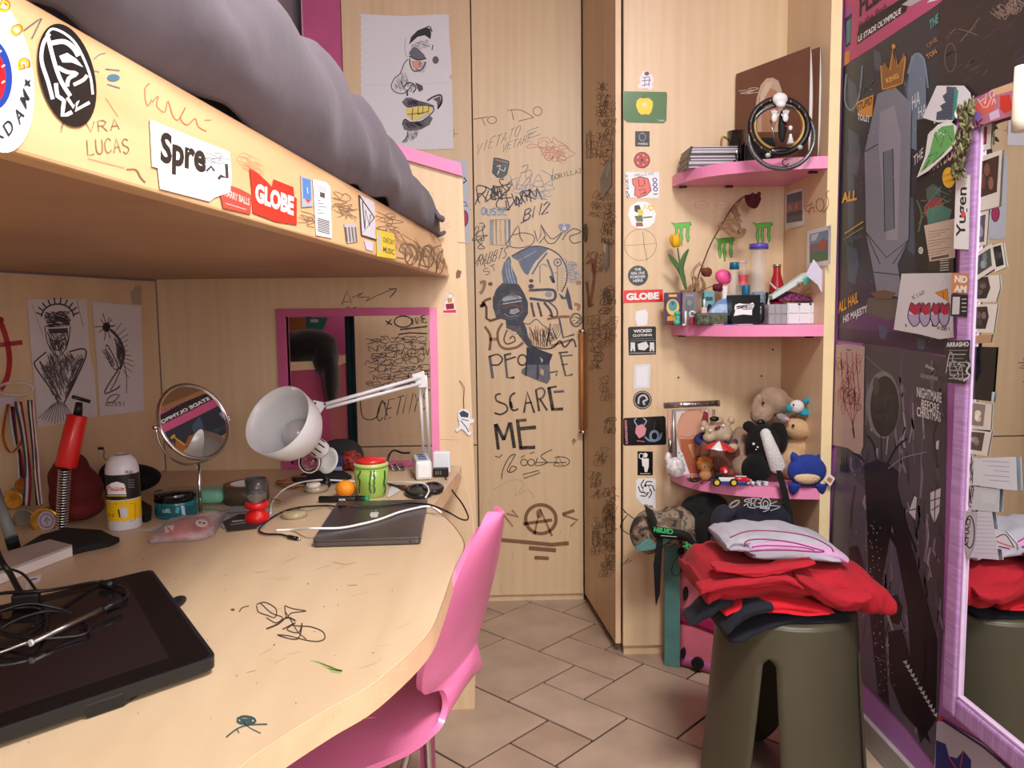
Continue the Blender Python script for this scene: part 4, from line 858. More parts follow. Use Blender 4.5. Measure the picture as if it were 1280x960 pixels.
p.line([(1142,862),(1152,850),(1156,826),(1153,808),(1158,802)],2.2,(16,14,18),smooth=4)
for k in range(90): t = rg.random(); p.circ(1084+rg.gauss(6,7)+t*14,650+t*230,rg.uniform(.3,.9),rg.uniform(.3,1),(206,204,212),n=6)
p.text('Disney',1156,460,1167,464,5,(214,212,216),.01); p.text('THE NIGHTMARE',1150,472,1172,476,5,(170,168,172),.01); p.text('NIGHTMARE',1146,496,1177,504,12,(214,212,216),.02,up=(0,-13)); p.text('BEFORE',1152,510,1174,516,10,(214,212,216),.02,up=(0,-11)); p.text('CHRISTMAS',1146,520,1176,528,12,(214,212,216),.02,up=(0,-12))
p.make('moonlit_poster',label='large black and grey film poster with a dark moon on the lower right wall',cat='poster',m=M_PRINTP)
# red pencil drawing over its corner
p = Pr(*PX(.003)); p.slab([(1045,431),(1060,430),(1081,433),(1080,470),(1079,558),(1075,568),(1068,566),(1060,560),(1040,556),(1043,480)],(196,170,162))
for k in range(34): rr = random.Random(k); x = rr.uniform(1048,1074); y = rr.uniform(448,512); p.circle_line(x,y,rr.uniform(2,5),rr.uniform(4,10),.7,rr.choice([(170,80,70),(186,110,98),(150,70,66)]))
for x in (1053,1060,1067,1072): p.line([(x-2,440),(x,470),(x+2,500),(1066,532),(1068,548)],1,(168,84,76),smooth=4)
p.line([(1058,437),(1064,438)],1,K)
p.make('red_pencil_drawing',label='pinkish sheet with red pencil figures hanging beside the corner cabinet',cat='drawing')
# dark poster above the mirror
p = Pr(*PX(.0008)); p.slab([(1173,8),(1176,-120),(1330,-260),(1330,76),(1216,122),(1206,132),(1190,110),(1172,106)],(48,38,40))
rg = random.Random(31)
for k in range(60): x = rg.uniform(1178,1290); y = rg.uniform(-40,100-(x-1216)*.3); p.line([(x,y),(x+rg.uniform(5,16),y-rg.uniform(3,12))],rg.uniform(.8,2.4),rg.choice([(62,50,52),(84,70,68),(38,30,34),(66,50,74)]),taper=True)
p.circle_line(1188,72,7,18,.8,(120,104,96)); p.line([(1184,48),(1196,36),(1222,44)],.8,(130,112,100),smooth=4); p.line([(1200,52),(1216,34),(1224,22)],.8,(130,112,100),smooth=4)
for k in range(5): p.scrib(1240+k*6,16-k*3,16,14,9,.8,(140,120,110),200+k,-.7)
p.make('dark_scratched_poster',label='nearly black scratched poster above the wall mirror',cat='poster',m=M_PRINTP)
# green fantasy poster with yellow burst
p = Pr(*PX(.003)); p.slab([(1146,150),(1192,142),(1195,160),(1195,340),(1170,342),(1145,340),(1142,250),(1146,224)],(30,32,34))
p.text('WAN DOG',1160,218,1195,196,12,(222,190,200),.04,up=(0,-14)); p.text('THE',1142,208,1154,196,10,(226,226,226),0,up=(0,-12)); p.circ(1186,222,8,13,(230,180,40)); p.text('18 APRIL',1180,222,1192,219,4,(120,80,20)); p.text('LIVE',1182,229,1191,227,4,(120,80,20))
p.poly([(1158,236),(1166,230),(1176,236),(1174,252),(1164,256),(1158,248)],(70,96,84)); p.poly([(1154,262),(1162,250),(1176,246),(1180,258),(1160,276)],(150,50,60)); p.poly([(1158,262),(1176,256),(1190,262),(1186,276),(1160,282)],(70,130,118)); p.line([(1146,250),(1152,268),(1148,290)],2,(90,110,90),smooth=3); p.circ(1151,313,3,4.4,(230,230,230)); p.circle_line(1151,313,1.4,2,.6,K)
for k in range(12): rr = random.Random(k+60); p.line([(rr.uniform(1148,1190),rr.uniform(228,280)),(rr.uniform(1148,1190),rr.uniform(228,280))],.7,(110,150,130))
p.make('green_yellow_poster',label='black poster with green shapes and a yellow burst left of the mirror',cat='poster',m=M_PRINTP)
def f(p):
    p.slab([(1155,282),(1194,273),(1194,322),(1162,327)],(206,188,176))
    for k in range(9): p.line([(1160,290+k*3.8),(1188-(k % 3)*6,286+k*3.8)],.6,(120,106,100))
    p.poly([(1164,322),(1186,318),(1186,321),(1164,325)],(80,72,70))
sticker(PX(.006),'cream_card','cream printed card under the green poster',f,cat='card')
def f(p): p.slab([(1160,324),(1192,320),(1192,340),(1160,340)],(34,34,36)); [p.line([(1175,326+k*3),(1186,325+k*3)],1.2,(200,200,200)) for k in range(5)]
sticker(PX(.005),'small_black_card','small black card with white bars above the graffiti sheet',f,cat='card')
def f(p):
    p.slab([(1153,147),(1171,107),(1205,107),(1213,116),(1215,128),(1208,132),(1190,152),(1172,153)],(226,226,236)); p.poly([(1183,108),(1196,109),(1192,150),(1170,150),(1171,140),(1178,138),(1175,132),(1182,128),(1178,120),(1183,116)],(74,84,110)); p.poly([(1193,110),(1198,113),(1194,148),(1190,150)],(50,150,140))
    for k in range(8): p.line([(1174+k,146-k*4),(1194,144-k*4)],.5,(46,54,84))
sticker(PX(.007),'white_blue_graffiti_sheet','rounded white sheet with blue lettering pinned above the green sticker',f,cat='drawing')
def f(p):
    p.slab([(1146,222),(1156,196),(1160,168),(1172,156),(1186,150),(1196,158),(1196,180),(1180,196),(1160,214)],(234,238,234)); p.poly([(1150,216),(1162,190),(1168,166),(1178,158),(1192,156),(1194,176),(1176,196),(1158,210)],(104,180,104))
    for a in (((1168,168),(1176,184),(1182,162),(1190,176)),((1160,196),(1172,190),(1166,204),(1180,190)),((1155,212),(1162,200))): p.line(a,1,(30,60,34))
    for k in range(14): rr = random.Random(k+5); p.circ(rr.uniform(1160,1185),rr.uniform(150,172),.9,1.2,(240,244,240),n=7)
sticker(PX(.009),'green_graffiti_sticker','green and white cut out graffiti sticker beside the mirror',f)
p = Pr(*PX(.010)); p.slab([(1127,342),(1190,341),(1192,422),(1174,424),(1150,418),(1117,412)],(222,222,226)); p.line([(1173,365),(1184,341)],.4,(190,190,194))
p.poly([(1169,366),(1184,361),(1186,377)],(232,150,40)); p.line([(1169,366),(1184,361),(1186,377)],.9,(60,40,20),closed=True); p.line([(1178,364),(1180,374)],.6,(60,40,20)); p.hand('KIAP',1142,374,1157,367,5,.7,K)
for x,w in ((1136,14),(1150,12),(1164,10),(1174,12)):
    p.poly([(x,388),(x+3,378),(x+w*.6,382),(x+w,378),(x+w,392),(x+w*.5,394)],(184,44,66)); p.poly([(x-1,392),(x+w*.5,394),(x+w+1,392),(x+w*.9,404),(x+w*.4,408),(x+1,402)],(184,172,206)); p.line([(x,388),(x+3,378),(x+w*.6,382),(x+w,378),(x+w+1,392),(x+w*.9,404),(x+w*.4,408),(x-1,398)],1.2,(50,50,90),closed=True,smooth=2)
p.hand('FOBI',1172,412,1188,413,4,.7,K); p.line([(1132,405),(1133,408)],1.2,K); p.line([(1165,405),(1166,408)],1.2,K)
p.make('graffiti_sheet',label='white sheet with red and violet graffiti letters and an orange triangle',cat='drawing')
# --- drawings and paint on the left wall
wl_n = Vector((.974,-.227,0)); wl_p = Vector((wx(2)+.0032,2,0))
PL = lambda o=.001: (wl_p,wl_n,o)
p = Pr(*PL()); p.slab([(34,374),(108,374),(112,440),(118,470),(122,520),(47,535),(42,470),(38,430)],(226,220,226))
P1 = (54,48,58)
for k in range(10): a = -PI*.95+k*PI*.9/9; p.line([(72+20*math.cos(a),396+16*math.sin(a)),(72+27*math.cos(a),394+22*math.sin(a))],1.8,P1)
p.circle_line(72,396,20,16,2,P1,a0=-PI,a1=0); p.hatch([(54,390),(90,388),(88,408),(56,410)],150,.8,P1,1,.2)
p.poly([(60,411),(85,410),(84,416),(62,417)],(70,62,72)); p.hatch([(58,410),(88,410),(84,440),(70,446),(62,436)],110,.7,(74,66,78),2,1.4)
p.line([(56,408),(60,430),(72,446),(84,432),(88,408)],1.2,P1,smooth=4); p.line([(62,424),(72,427),(82,423)],1.6,P1,smooth=3); p.line([(64,430),(72,438),(80,429)],1.6,P1,smooth=3)
p.line([(58,440),(46,450),(44,458),(66,490),(74,506)],1.8,P1,smooth=4); p.line([(86,440),(104,436),(107,446),(92,480),(80,504)],1.8,P1,smooth=4); p.line([(50,452),(76,500)],2.2,(84,76,90)); p.line([(104,448),(82,498)],2.2,(84,76,90))
p.hatch([(60,440),(88,440),(96,452),(78,500),(54,456)],160,.7,(96,88,100),3,1.2); p.hatch([(46,452),(58,450),(76,500),(68,500)],60,.7,(96,88,100),4,1.1); p.hatch([(92,445),(106,440),(86,498),(80,496)],60,.7,(96,88,100),5,2)
for k in range(12): p.line([(74+(k-6)*1.4,500+abs(k-6)),(72+(k-6)*4,530-abs(k-5)*1.4)],1,(104,96,108))
p.line([(96,376),(104,408)],.8,(140,130,142)); p.line([(40,380),(54,420)],.6,(150,140,150))
p.make('crown_drawing',label='pencil drawing of a bearded head with a thorn crown, left of two wall drawings',cat='drawing')
p = Pr(*PL()); p.slab([(115,376),(140,379),(176,382),(178,440),(180,513),(152,517),(125,520),(120,440)],(228,222,228))
for k in range(11): a = k*.62; p.line([(133,408),(133+(9+k % 3*3)*math.cos(a),408+(12+k % 4*2)*math.sin(a))],1,P1)
p.circ(133,409,5,6,(54,48,58)); p.line([(138,412),(146,420),(152,430),(155,442),(152,456),(149,462)],3.4,(70,62,74),smooth=4)
for k in range(11): t = k/10; x = 142+13*math.sin(t*2.2)+1; y = 416+t*46; p.line([(x,y),(x+9+3*math.sin(k),y-12+t*22)],.8,P1)
p.line([(132,434),(135,432),(147,456),(146,462)],1.4,P1,smooth=3); p.line([(132,436),(140,458),(147,463)],1.2,P1,smooth=3); p.line([(148,462),(136,480),(131,492),(146,486),(150,482)],1.8,(80,72,84),smooth=3); p.line([(150,464),(144,478),(138,488)],1.4,(80,72,84)); p.line([(154,450),(158,470),(158,492)],1,P1,smooth=3)
p.line([(134,500),(140,494),(149,494),(142,502),(135,503)],1.2,P1,smooth=3,closed=True); p.hand('ROSSI',132,508,157,507,5,.8,P1); p.hatch([(142,418),(154,430),(156,450),(148,462)],80,.6,(80,72,84),8,1.2); p.hatch([(126,436),(134,434),(146,458),(140,462)],40,.6,(100,92,104),9,1)
p.make('thorn_figure_drawing',label='pencil drawing of a crouching thorny figure, right of two wall drawings',cat='drawing')
p = Pr(*PL(.0006)); p.slab([(163,366),(170,357),(177,358),(177,381),(166,380)],(186,168,150),.0004); p.make('tape_scrap',label='scrap of clear tape above the thorny figure drawing',cat='tape')
p = Pr(*PL(.0004),2e-5); RD = (188,30,46); p.line([(-12,384),(0,402),(8,424),(12,450),(8,474),(-6,496)],7,RD,smooth=5); p.line([(-10,432),(10,430),(28,428)],6,(190,50,60)); p.circ(1,400,4,4,RD)
tag(p.make('red_spray_mark',None,M_INK),'red sprayed anarchy ring on the left wall boarding','graffiti')
# --- marks on the end panel
PE = ((0,YP,0),N_Y,.0006)
p = Pr(*PE,2e-5); p.line([(427,381),(434,363),(439,378),(430,377)],1.3,(110,82,62)); p.line([(440,372),(454,366),(446,372),(462,371),(457,377),(470,370),(496,360),(487,372),(496,362),(486,361)],1,(110,82,62),smooth=2); p.line([(432,384),(437,384)],1,(110,82,62)); p.line([(441,385),(446,384)],1,(110,82,62))
p.line([(572,303),(582,304)],.8,(120,96,70)); [p.scrib(520+k*9,240+k*16,20,10,8,.6,(226,206,176),300+k,.2) for k in range(3)]
p.line([(500,548),(574,550)],.5,(190,160,126))
p.make('graffiti',end_board,M_INK)
def f(p):
    p.slab([(560,366),(565,367),(568,372),(567,379),(570,386),(571,393),(562,392),(553,393),(553,388),(557,384),(555,380),(559,374),(557,370)],(236,226,226)); p.circle_line(563,370,3.4,3.4,.6,(150,120,110)); p.poly([(559,373),(565,373),(565,378),(560,379)],(196,150,90)); p.poly([(557,380),(567,379),(568,386),(558,387)],(130,30,60)); p.poly([(554,388),(570,387),(570,391),(554,391)],(214,50,80))
sticker(PE,'seated_figure_sticker','little red and pink cut out sticker on the end panel under the bed corner',f)
def f(p): p.slab([(570,341),(572,337),(577,339),(575,347),(570,348)],(128,88,62))
sticker(PE,'brown_plug_sticker','small brown patch at the corner of the bed board',f)
# hanging charm
t = thing('astronaut_charm','little black and white astronaut charm hanging on a cord on the end panel','charm',tuple(py(581,545,YP-.004)))
p = Pr((0,YP-.003,0),N_Y,0); p.slab([(573,515),(578,511),(584,512),(588,517),(587,523),(593,524),(592,528),(587,530),(586,537),(590,542),(586,545),(581,539),(577,536),(571,540),(569,537),(574,533),(574,527),(572,521)],(228,230,236),.002)
p.poly([(574,516),(579,513),(586,517),(585,522),(576,521)],(50,60,84)); p.line([(576,526),(582,533),(586,540)],1.2,(60,70,90)); p.line([(577,524),(586,526)],1,(60,70,90)); p.make('charm_figure',t)
b = B(); b.tube([py(580,511,YP-.003),py(579.5,500,YP-.004),py(580.5,485,YP-.006),py(577,479,YP-.006),py(574,476,YP-.001)],.0009,6); obj('cord',b,M_BLACK,t)
# --- stickers on the bed board
q0,q1,q2 = Vector((bx(.3),.3,ZB0)),Vector((bx(2),2,ZB0)),Vector((tx(.3),.3,ZB1)); bn = (q1-q0).cross(q2-q0)
PBd = (q0,bn,.0008)
def oval(cx,cy,rx,ry,rot,n=40): return [(cx+rx*math.cos(a)*math.cos(rot)-ry*math.sin(a)*math.sin(rot),cy+rx*math.cos(a)*math.sin(rot)+ry*math.sin(a)*math.cos(rot)) for a in [2*PI*k/n for k in range(n)]]
def f(p):
    ov = oval(-6,92,47,100,-.16); p.slab(ov,(240,240,242)); p.poly(oval(-12,92,27,46,-.12),(30,62,150)); p.poly(oval(-16,94,23,38,-.12),(214,30,40))
    OR = (238,180,40)
    for ch,x,y,a in (('D',-4,12,.45),('O',10,36,1.0),('G',20,74,1.35)): 
        h = 17; up = (math.sin(a)*h,-math.cos(a)*h); dx,dy = math.cos(a)*14,math.sin(a)*14; p.text(ch,x,y,x+dx,y+dy,h,(214,96,60),.05,up=up); p.text(ch,x+1,y+1,x+dx-1,y+dy-1,h,OR,.02,up=(up[0]*.86,up[1]*.86))
    for ch,x,y,a in (('R',-4,178,-.45),('D',11,171,-.75),('A',25,157,-.98),('M',33,137,-1.15)):
        h = 17; up = (math.sin(a)*h*.4+(-.55*h),-math.cos(a)*h*.55-.5*h); dx,dy = math.cos(a)*11,math.sin(a)*15; p.text(ch,x,y,x+dx,y+dy,h,(40,44,56),.01,up=(-8,-14))
    p.poly([(31,98),(35,101),(39,99),(37,104),(39,109),(34,106),(30,108),(32,103)],(40,44,56))
    for x,y in ((2,84),(2,104),(-2,66)): p.line([(x,y),(x+4,y-3)],2.4,(206,200,170))
sticker(PBd,'round_dog_sticker','large round white sticker with blue and red centre, nearest on the bed board',f)
def f(p):
    p.slab(oval(84,94,34,66,-.25),(22,22,24)); W_ = (238,238,242)
    p.line([(62,42),(54,55),(52,76),(60,102),(66,124)],5,(196,192,206),smooth=4); p.line([(58,44),(66,36),(84,44),(98,60),(112,92),(116,118)],3,W_,smooth=4)
    p.line([(60,47),(68,78),(74,96),(80,108),(88,120)],5,W_,smooth=4); p.line([(64,54),(80,52),(92,60),(98,70)],6,W_,smooth=4); p.poly([(74,70),(84,66),(96,74),(104,84),(90,78),(78,78)],W_)
    p.line([(72,84),(84,90),(96,92),(86,98),(84,108)],5,W_,smooth=3); p.line([(92,106),(104,100),(109,94)],4.5,W_,smooth=3); p.line([(70,104),(72,120),(80,126),(78,144),(90,140)],5,W_,smooth=2); p.line([(84,122),(92,134),(98,126),(94,138),(112,128)],4,W_)
sticker(PBd,'black_oval_sticker','black oval sticker with bold white brush strokes on the bed board',f)
def f(p):
    p.slab([(187,149),(196,153),(287,190),(290,220),(288,240),(268,247),(262,252),(200,236),(197,210),(190,208)],(226,224,230)); p.text('Spre',200,214,257,228,34,K,.04,up=(1,-50)); 
    p.line([(283,205),(284,222),(276,220),(273,224)],4,(40,40,44)); p.line([(258,214),(264,208),(268,214)],3,(60,60,64)); p.scrib(258,190,26,10,9,1,(130,130,136),3,.3)
sticker(PBd,'spread_sticker','torn white paper sticker with big black letters Spread on the bed board',f)
def f(p): p.slab([(272,226),(300,236),(315,244),(313,268),(296,264),(279,260)],(206,66,58)); p.text('HARRY BALLS',281,245,312,257,8,(240,190,180),.02,up=(0,-9)); p.line([(282,254),(308,262)],.8,(240,190,180))
sticker(PBd,'small_red_sticker','small worn dull red sticker between Spread and GLOBE on the bed board',f)
def f(p): p.slab([(312,210),(322,216),(335,228),(340,234),(342,224),(367,234),(368,246),(371,248),(371,281),(345,277),(316,266),(315,240)],(230,40,28)); p.text('GLOBE',319,252,367,270,20,WH,.05,up=(.5,-24))
sticker(PBd,'red_logo_sticker','torn red sticker with white capitals GLOBE on the bed board',f)
def f(p): p.slab([(376,219),(390,224),(391,258),(377,259)],(168,174,184)); p.poly([(378,222),(388,225),(389,250),(379,248)],(72,128,196)); p.poly([(381,248),(389,250),(385,254)],(210,60,70)); p.line([(384,234),(385,242)],1.2,(180,210,240))
sticker(PBd,'blue_silver_sticker','small blue and silver sticker left of the barcode label',f)
def f(p):
    p.slab([(391,224),(408,228),(413,234),(415,298),(395,294)],(232,234,240)); [p.line([(396,232+k*2.3),(408,235+k*2.4)],.7,(140,140,150)) for k in range(4)]
    p.poly([(400,240),(406,242),(406,248),(400,246)],(70,70,76)); [p.line([(397,250+k*4),(401+(k % 3)*4,251+k*4)],.9,(110,110,118)) for k in range(5)]; [p.line([(397,273+k*2.2),(412,277+k*2.2)],1.2,(60,60,66)) for k in range(8)]
sticker(PBd,'barcode_label','upright white parcel label with barcodes on the bed board',f)
def f(p): p.slab([(430,280),(445,278),(447,302),(434,304)],(188,184,186)); [p.line([(432+k*4,284),(434+k*4,302)],2,(90,88,92)) for k in range(4)]
sticker(PBd,'grey_metallic_sticker','small silvery grey sticker left of the triangle sticker',f)
def f(p):
    p.slab([(448,243),(468,252),(470,300),(452,294)],(206,206,216)); p.line([(449,244),(468,272),(452,293),(449,244)],1.6,K); p.line([(452,294),(471,300)],1.6,K); p.line([(453,252),(456,286),(457,262),(462,282),(463,268)],1.4,K)
sticker(PBd,'black_triangle_sticker','silver sticker with a black triangle drawn in lines',f)
def f(p): p.slab([(470,287),(493,292),(495,324),(471,320)],(224,196,30)); p.poly([(472,292),(476,293),(477,316),(473,315)],(190,190,190)); p.text('ONE DAY',479,303,493,307,6,(70,60,20),.02,up=(0,-7)); p.text('MUSIC',479,315,493,319,6,(70,60,20),.02,up=(0,-7))
sticker(PBd,'yellow_sticker','yellow sticker with dark lettering near the far end of the bed board',f)
def f(p): p.slab([(455,300),(466,302),(466,314),(458,312)],(206,206,220),.0004)
sticker(PBd,'pale_scrap_sticker','pale scrap of sticker under the black triangle',f)
p = Pr(q0,bn,.0005,2e-5); GB = (120,92,66)
OR = (226,110,70)
p.line([(187,104),(181,112),(184,132),(190,124)],1.4,OR,smooth=4); p.line([(190,128),(198,120),(196,132),(206,140),(210,126),(216,144),(222,150),(228,142),(232,134),(226,148),(234,156),(244,148),(248,158),(258,164)],1.4,OR,smooth=4); p.line([(256,150),(264,150)],1.2,OR)
TE = (70,108,130)
p.line([(30,38),(46,26),(52,23),(40,48)],2,(90,90,94)); p.line([(117,74),(124,68),(132,66)],1,TE); p.line([(118,88),(124,90)],1,TE); p.circ(142,97,8,4.6,TE); p.line([(132,86),(150,88)],1.4,TE); p.line([(134,105),(150,110)],1.2,TE)
p.hand('VRA',108,166,150,162,14,1.4,GB,seed=5); p.hand('LUCAS',110,194,162,190,18,1.4,GB,seed=6); p.line([(132,122),(140,134),(148,146)],.7,GB); p.line([(76,160),(80,152),(76,166)],1.2,(110,104,100)); p.line([(158,212),(170,212),(176,222),(182,228)],2,GB,smooth=3); p.line([(110,198),(156,210)],.9,(190,120,90))
for x,y,n in ((418,240,3),(424,256,2),(374,264,2),(474,262,4)): 
    for k in range(n): p.scrib(x,y+k*7,22,8,8,.9,(140,112,84),x+k,.3)
p.scrib(500,300,60,26,18,1.3,(110,92,70),44,.25); p.circle_line(514,318,8,13,1.2,GB); p.circle_line(536,320,7,14,1.1,GB); p.line([(522,304),(528,326),(532,310),(544,326),(548,336)],1.1,GB,smooth=2); p.hatch([(480,282),(560,312),(560,340),(500,322)],60,.6,(160,130,100),77,.9)
for k in range(6): p.scrib(300+k*2,190+k*3,20,10,7,.5,(196,156,116),500+k,.4)
p.make('graffiti',side_board,M_INK)
# --- marks on the worktop
p = Pr((0,0,ZD),(0,0,1),.0004,2e-5); MB = (64,50,52)
def Z7(pts): return [(280+x/3.694,700+y/3.694) for x,y in pts]
for pts,w in (([(150,205),(190,195),(240,225),(235,265),(200,255),(160,240),(150,210)],1.4),([(170,200),(220,245),(270,265),(240,290),(195,265)],1.4),([(280,210),(320,225),(380,235),(310,245),(290,270),(280,215)],1.4),([(195,318),(250,295),(290,265),(330,280)],2.2),([(245,345),(300,350),(370,368),(430,376),(465,362),(455,330),(400,308),(350,305),(310,300)],1.5),
    ([(270,320),(330,290),(290,320),(345,335),(360,290),(340,365),(250,348)],1.6),([(285,240),(310,280),(340,330),(380,365)],1.3),([(70,240),(85,220),(115,212)],1.4)): p.line(Z7(pts),w,MB,smooth=4)
p.circ(*Z7([(40,229)])[0],2.6,1.5,MB); 
for k in range(5): p.line(Z7([(400+k*20,465+k*6),(440+k*24,470+k*10),(480+k*16,500+k*4),(545,510)]),1.2,(150,176,96),smooth=4)
p.poly(Z7([(480,500),(545,505),(540,522),(500,520)]),(146,180,100))
TL = (44,76,80)
for pts,w in (([(60,735),(90,722),(135,730),(140,750),(80,755),(60,740)],3.2),([(10,818),(45,790),(80,770),(130,760),(200,758)],2),([(90,750),(120,775),(170,800)],1.6),([(75,740),(130,740)],4.5),([(60,780),(70,800)],1.6)): p.line(Z7(pts),w,TL,smooth=3)
p.line(Z7([(570,118),(615,115)]),.9,(150,120,90)); p.line(Z7([(105,520),(150,508)]),.8,(190,120,90)); p.line(Z7([(500,8),(560,20),(610,10)]),.8,(170,140,110),smooth=3)
rg = random.Random(6)
for k in range(46): x = rg.uniform(20,520); y = rg.uniform(690,940); p.circ(x,y,rg.uniform(.4,1.3),rg.uniform(.3,.8),rg.choice([(120,84,60),(150,116,86),(90,70,60)]),n=7)
for k in range(26): x = rg.uniform(300,500); y = rg.uniform(700,900); p.line([(x,y),(x+rg.uniform(8,26),y-rg.uniform(2,10))],.35,rg.choice([(226,202,164),(190,158,118)]))
p.make('pen_marks',worktop,M_INK)
# ================================================================== things on the desk
def D(x,y,z=ZD): return pz(x,y,z)
def bk(q,d): k = (q.y+d)/q.y; return Vector((q.x*k,q.y+d,q.z))
def path(pts,k=6): return crom([pz(*p) if len(p) == 3 else p[0] for p in pts],k)
def one(name,label,cat,b,m,group=None,**k): return tag(obj(name,b,m,None,**k),label,cat,group)
E_ = .0006
# pen display
t = thing('drawing_tablet','large black pen display lying on the near left of the desk','tablet',D(100,820))
A = pz(190,711,.792); Bc = pz(271,820,.763); C_ = pz(0,911,.763); dirx = (C_-Bc).normalized(); C_ = Bc+dirx*.50; Dd = A+dirx*.50
nrm = (A-Bc).cross(C_-Bc).normalized(); nrm = nrm if nrm.z > 0 else -nrm
def rc(P,r=.012):
    out = []
    for i in range(4):
        p0,p1,p2 = P[i-1],P[i],P[(i+1) % 4]; a = (p0-p1).normalized(); c = (p2-p1).normalized()
        for k in range(5): th = k/4; out.append(p1+a*r*(1-th)**2+c*r*th**2)
    return out
quad = [A,Bc,C_,Dd]
obj('body',B().prism(rc(quad),-nrm*.016),mat('tablet_body',(26,26,30),.35,var=.02),t,bevel=.002)
cc = sum(quad,Vector())/4; ins = [q+(cc-q).normalized()*.055+nrm*.0005 for q in quad]
obj('screen',B().prism(ins,nrm*.0004),mat('dark_screen',(30,24,28),.12,var=0,coat=.6),t)
obj('bezel',B().prism([q+(cc-q).normalized()*.006+nrm*.0001 for q in rc(quad)],nrm*.0003),mat('tablet_bezel',(16,14,16),.22,var=0),t)
f0,f1 = pz(106,882,.757),pz(154,866,.757); fw = (f1-f0); ud = Vector((0,0,-1))
obj('stand_foot',B().prism([f0,f1,f1+Vector((.012,.05,0)),f0+Vector((.012,.05,0))],(0,0,-.0165)),M_BLACK,t,bevel=.002)
e0 = A*.62+Bc*.38-nrm*.008; b = B(); b.ell(e0+Vector((.004,0,0)),(.012,.024,.006)); obj('side_button',b,M_BLACK,t)
for u in (.1,.9): q = Dd*(1-u)+A*u; obj('rear_foot',B().box(q.x-.02,q.x+.02,q.y-.03,q.y-.01,ZD+E_,q.z-.018),M_BLACK,t)
def onT(x,y,h=.006):     # point above the tablet surface under a photograph pixel
    r = ray(x,y); q = A+nrm*h; return EYE+r*((q-EYE).dot(nrm)/r.dot(nrm))
t = thing('stylus','slim grey metal pen lying across the drawing tablet','pen',onT(84,782))
a,c = onT(128,762,.012),onT(40,803,.012); obj('barrel',B().cyl(a,c,.0038),M_STEEL,t); d = (a-c).normalized()
obj('grip',B().cyl(a,a+d*.03,.0045,.0035),M_BLACK,t); obj('end_cap',B().cyl(c-d*.003,c,.0041),M_WHITE,t)
def cable(name,label,pts,r,m,k=6): return one(name,label,'cable',B().tube(crom(pts,k),r,7),m)
cable('black_cable','black cable arching over the tablet to a plug near its far corner',[onT(-40,756),onT(0,742,.02),onT(60,738,.02),onT(118,728),onT(140,730),onT(157,738),onT(156,748),onT(135,757)],.0024,M_BLACK)
one('cable_plug','black cable plug lying at the far corner of the tablet','plug',B().cyl(onT(126,729,.009),onT(142,731,.009),.0052),M_BLACK)
cable('black_cable','looped black cable hanging low on the tablet under the stylus',[onT(-30,770),onT(20,760,.02),onT(52,762,.01),onT(58,778),onT(50,800),onT(30,806,.01),onT(-30,812)],.0022,M_BLACK)
cable('black_cable','black cable loop reaching out to the middle of the tablet',[onT(-30,775,.02),onT(30,755,.03),onT(70,760,.02),onT(90,768),onT(60,764,.02),onT(20,775,.02),onT(0,790,.012),onT(40,798,.012),onT(90,796),onT(110,790),onT(108,780),onT(98,778)],.0020,M_BLACK)
cable('black_cable','thick black cable leaning down at the left edge of the picture',[onT(-14,660,.06),onT(0,698,.05),onT(12,716,.035),onT(22,735,.02),onT(34,752,.01)],.0042,M_BLACK)
cable('black_cable','thin black cable curling over the tablet at the left edge',[onT(-20,716,.03),onT(6,711,.03),onT(26,716,.03),onT(38,728,.02),onT(48,745,.01),onT(56,770),onT(40,784)],.0019,M_BLACK)
cable('grey_cable','thin grey cable bent across the left end of the tablet',[onT(-20,822),onT(10,812,.01),onT(34,803,.012)],.0022,M_STEEL)
p = Pr(onT(45,725,.014),nrm,.001); p.slab([(33,722),(52,718),(50,727),(38,731),(36,738),(32,736)],(206,206,210)); p.line([(38,725),(46,723)],1.4,K); p.make('cable_tag',label='small white paper tag folded on the cables',cat='tag')
b = B(); b.ell(onT(33,748,.012),(.014,.012,.010)); b.obox(onT(30,800,.008),(.018,.004,0),(-.003,.012,0),(0,0,.007)); one('cable_block','black cable junction block under the tangled cables','plug',B().obox(onT(33,748,.012),(.016,.004,0),(-.004,.011,0),(0,0,.009)),M_BLACK,bevel=.003)
# white slim box and black pouch
t1 = [pz(-50,706,.762),pz(62,674,.762),pz(90,681,.762),pz(-20,722,.762)]
wb = thing('slim_box','long slim white box at the left edge of the desk','box',D(30,715)); obj('lid',B().prism(t1,(0,0,-.004)),mat('grey_white_card',(176,164,160),.6),wb); obj('body',B().prism([q-Vector((0,0,.0045)) for q in t1],(0,0,-.0165)),mat('white_card',(222,216,212),.6,var=.03),wb)
t1 = [pz(*q,.752) for q in ((15,690),(50,668),(84,659),(128,662),(142,669),(150,671),(138,676),(100,684),(60,695),(20,700))]
one('black_pouch','flat black pouch under the spring and the slim white box','pouch',B().prism(t1,(0,0,-.0115)),M_BLACKM,bevel=.003)
